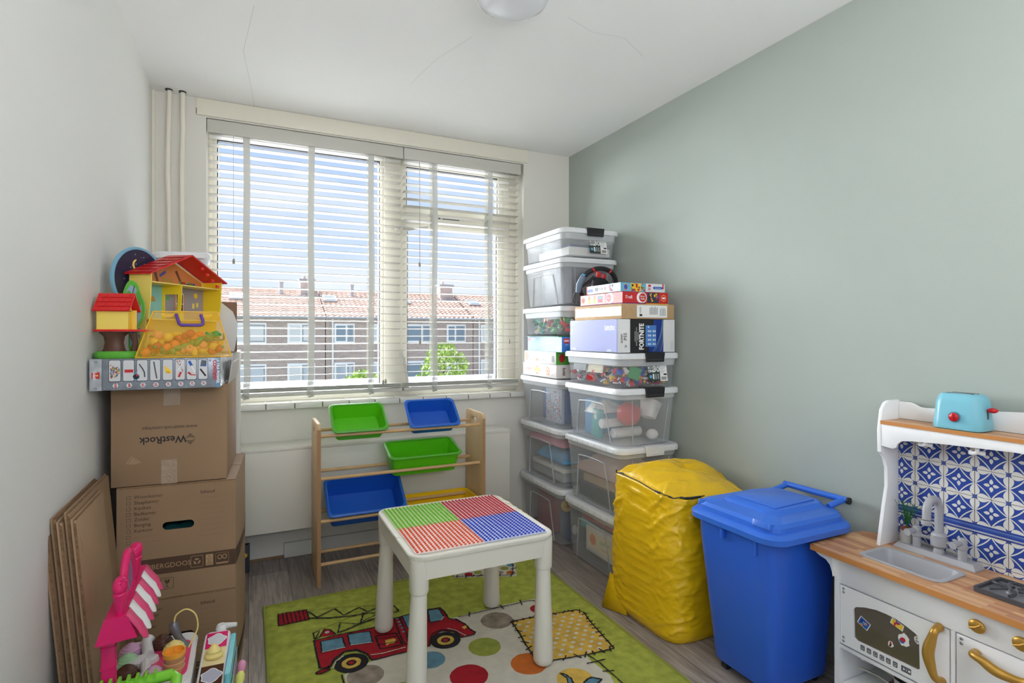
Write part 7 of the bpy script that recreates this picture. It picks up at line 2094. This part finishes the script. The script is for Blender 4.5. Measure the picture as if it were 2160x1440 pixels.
# speaker arm
b = MB(IM)
b.loft([[(-.262 + .040 * cos(a) * s, 1.795 + .024 * sin(a) * s, z) for a in [2 * pi * i / 24 for i in range(24)]] for s, z in ((1, .365), (1.02, .372), (.96, .380), (.8, .383))], m_iw)
b.tube([(-.25, 1.775, .375), (-.245, 1.735, .374), (-.25, 1.70, .370)], [.014, .010, .008], m_iw, n=10).tube([(-.25, 1.82, .375), (-.262, 1.87, .385), (-.258, 1.885, .39)], [.014, .014, .016], m_iw, n=12)
for i in range(5):
    for j in range(4):
        b.flat(circ(.0011, 6, -.255 + i * .005 + j * .002, 1.785 + j * .006), m_blk, T(0, 0, .3833))
b.build('speaker_arm', t, label='white speaker arm with small holes')
b = MB(IM)
b.loft([[(x + .011 * cos(a) * s, y + .010 * sin(a) * s, z) for a in [2 * pi * i / 16 for i in range(16)]] for x, y, z, s in ((-.165, 1.845, .367, 1.5), (-.172, 1.85, .378, 1.0), (-.182, 1.85, .395, .95), (-.19, 1.85, .415, 1.25), (-.193, 1.85, .432, 1.2), (-.192, 1.85, .440, .6))], mat('metallic_grey_plastic', (118, 116, 120), .3, metal=.4))
b.build('microphone', t, label='grey microphone handle')
b = MB(IM).tube(spline([(-.192, 1.85, .438), (-.187, 1.85, .458), (-.163, 1.85, .470), (-.140, 1.85, .452), (-.133, 1.85, .415), (-.142, 1.845, .388), (-.155, 1.83, .368)], 6), .0022, mat('pale_yellow_cord', (226, 208, 128), .5), n=8)
b.build('cord', t, label='pale yellow coiled cord')
# scoops and cone cup: separate things on the counter
def scoop(label, x, y, z, r, m, tip=0.0):
    b = MB()
    prof = []
    for k in range(26):
        f = k / 25
        rr_ = r * (cos(f * pi / 2) ** .8) * (1 + .04 * sin(f * 26))
        prof.append((max(rr_, .0008), r * .92 * f))
    prof = [(r * .8, 0), (r * 1.12, .001), (r * 1.14, .006), (r * 1.02, .009)] + [(q, zz + .009) for q, zz in prof[1:]]
    b.lathe(prof, m, n=26)
    return tag(place(b.build('ice_cream_scoop', ang=180), (x, y, z)), label, 'toy food', 'toy ice cream scoops on the pink stand')
m_choc = mat('glossy_chocolate', (84, 50, 36), .15); m_lilac = mat('lilac_scoop', (216, 170, 204), .35); m_mint = mat('mint_scoop', (172, 216, 168), .35); m_van = mat('vanilla_scoop', (238, 216, 134), .35)
scoop('glossy brown ice cream scoop at the back of the stand by the microphone', -.224, 1.872, .3685, .026, m_choc)
scoop('lilac ice cream scoop under the awning behind the mint one', -.298, 1.862, .3655, .027, m_lilac)
scoop('mint green ice cream scoop under the awning', -.296, 1.806, .3655, .0265, m_mint)
scoop('glossy brown ice cream scoop in front of the mint one', -.289, 1.748, .3655, .0255, m_choc)
scoop('pale yellow ice cream scoop behind the orange rimmed cone stack', -.190, 1.822, .3685, .026, m_van)
scoop('lilac ice cream scoop behind the green basket handle', -.224, 1.712, .3685, .022, m_lilac)
t = thing('cone_stack', 'stack of brown toy wafer cones with an orange rim on the pink tray', 'toy cones', (-.178, 1.715, .3687))
t.scale = (1.25, 1.25, 1.1)
b = MB()
for k in range(3):
    b.lathe([(.0165, .0 + k * .013), (.0195, .010 + k * .013), (.0205, .012 + k * .013), (.0185, .0135 + k * .013)], mat('wafer_brown', (202, 150, 108), .45), n=24)
b.build('cones', t)
b = MB().lathe([(.0185, .038), (.021, .040), (.0215, .050), (.019, .050), (.018, .042)], mat('orange_cup_rim', (246, 168, 60), .35), n=24).span(-.018, .018, -.001, .001, .041, .047, mat('orange_cup_rim', (246, 168, 60), .35)).span(-.001, .001, -.018, .018, .041, .047, mat('orange_cup_rim', (246, 168, 60), .35))
b.build('cup_rim', t, label='orange divided rim')
tag(place(MB().tube([(0, 0, .008), (.0, -.03, .008)], [.007, .004], c_orn, n=10).build('toy_carrot'), (-.306, 1.715, .366), 12), 'small orange toy tip beside the pink post', 'toy food')
# green basket with notched rim in front
t = thing('toy_basket', 'apple green toy basket with notched rim at the bottom of the picture', 'basket', (-.235, 1.49, 0))
b = MB(T(.235, -1.52, 0))
b.loft([rb(-.30, -.18, 1.46, 1.585, .001, .02), rb(-.325, -.158, 1.43, 1.612, .415, .03)], m_lg2, cap1=False)
b.loft([rb(-.321, -.162, 1.434, 1.608, .415, .03), rb(-.296, -.184, 1.464, 1.581, .006, .02)], m_lg2, cap0=False)
b.build('tub', t)
b = MB(T(.235, -1.52, 0))
b.tube([(-.328, 1.605, .420), (-.30, 1.612, .428), (-.17, 1.612, .432), (-.158, 1.600, .426), (-.157, 1.56, .418)], [.011, .012, .013, .013, .011], m_lg2, n=12)
for k in range(7): b.span(-.315 + k * .018, -.309 + k * .018, 1.6, 1.626, .436, .4475, m_lg2)
b.build('notched_rim', t)

# soft ice machine to the right of the stand
t = thing('soft_ice_machine', 'white and blue toy soft ice machine beside the pink ice cream stand', 'toy machine', (-.084, 1.82, 0), -3)
IM = T(0, 0, 0)
def rc(x0, x1, y0, y1, z, r=.014, dz=0): return [(p[0], p[1], z + dz * (p[1])) for p in rrect(x1 - x0, y1 - y0, r, 5, (x0 + x1) / 2, (y0 + y1) / 2)]
b = MB()
b.loft([rc(-.046, .03, -.135, .12, .001), rc(-.046, .03, -.14, .12, .18), rc(-.044, .032, -.138, .118, .295, dz=.10), rc(-.041, .030, -.130, .112, .325, dz=.18), rc(-.038, .027, -.122, .108, .330, dz=.19)], m_iw)
b.build('body', t)
def pz(x, y, o=.0): return (x, y, .3308 + .19 * y + o)
b = MB()
def slab(pts, m, o): b.add([pz(x, y, o) for x, y in pts], [tuple(range(len(pts)))], m)
slab([(-.034, .035), (.023, .035), (.023, .102), (-.034, .102)], m_pk2, .0003)
slab([(-.034, -.035), (.023, -.035), (.023, .035), (-.034, .035)], mat('cream_print_panel', (232, 212, 160), .4), .0003)
slab([(-.034, -.115), (.023, -.115), (.023, -.035), (-.034, -.035)], m_choc, .0003)
def splash(cy_, m, o, s):
    pts = [(-.0055 + s * .025 * cos(a) * (1 + .12 * sin(5 * a + 1)), cy_ + s * .024 * sin(a) * (1 + .12 * cos(4 * a))) for a in [2 * pi * i / 28 for i in range(28)]]
    slab(pts, m, o)
splash(.070, m_white, .0005, 1.0); splash(.070, m_lgt if True else m_grey, .0007, .9); splash(-.074, m_white, .0005, 1.05); splash(-.074, mat('lavender_grey', (178, 176, 194), .4), .0007, .95)
b.build('flavour_panel', t, label='pink, cream and brown flavour panel')
b = MB()
b.loft([[(-.006 + r * cos(a) * 1.25, .0 + r * sin(a), .331 + z) for a in [2 * pi * i / 18 for i in range(18)]] for r, z in ((.019, 0), (.020, .006), (.015, .012), (.016, .018), (.010, .026), (.004, .036))], m_van)
b.build('ice_lever', t, label='pale yellow ice shaped lever')
b = MB()
b.loft([rc(.031, .046, -.120, .112, .02, .006), rc(.031, .048, -.122, .114, .20, .006), rc(.031, .044, -.118, .110, .335, .006)], mat('aqua_plastic', (112, 196, 210), .3))
b.span(.0475, .0487, -.10, .09, .06, .30, mat('aqua_window', (190, 206, 208), .1, alpha=.7))
b.build('side_door', t, label='aqua blue side door')
b = MB()
b.cyl(.017, .016, m_iw, T(.002, .128, .345), n=24, bev=.003, r2=.014).tube([(.012, .128, .354), (.045, .120, .356)], [.009, .006], m_iw, n=12)
b.tube([(.002, .128, .0), (.002, .128, .346)], .012, m_iw, n=12)
b.build('nozzle', t, label='white nozzle lever at the back')
for k, (y, m) in enumerate(((.060, mat('rose_handle', (226, 148, 180), .35)), (.0, mat('lemon_handle', (226, 222, 120), .35)))):
    MB().tube([(.048, y - .02, .19), (.056, y - .008, .225), (.061, y + .003, .245), (.063, y + .008, .258), (.064, y + .010, .266)], [.0045, .007, .0125, .0125, .006], m, n=14).build('pull_handle', t, ang=180, label=('pink', 'pale yellow')[k] + ' bulb handle')
# little dark toy behind the boxes by the wall
t = tag(place(MB().loft([[(x, y * s, z) for x, y in ((-.03, -.03), (.03, -.02), (.035, .02), (-.03, .03))] for z, s in ((0, .5), (.06, .8), (.12, 1), (.15, .7))], mat('dark_slate', (56, 60, 72), .6)).ball((.012, -.028, .10), .012, c_yel, n=10, k=6).build('dark_toy'), (-.028, 3.26, .0005)), 'dark slate toy with a yellow spot on the floor under the radiator cover', 'toy')
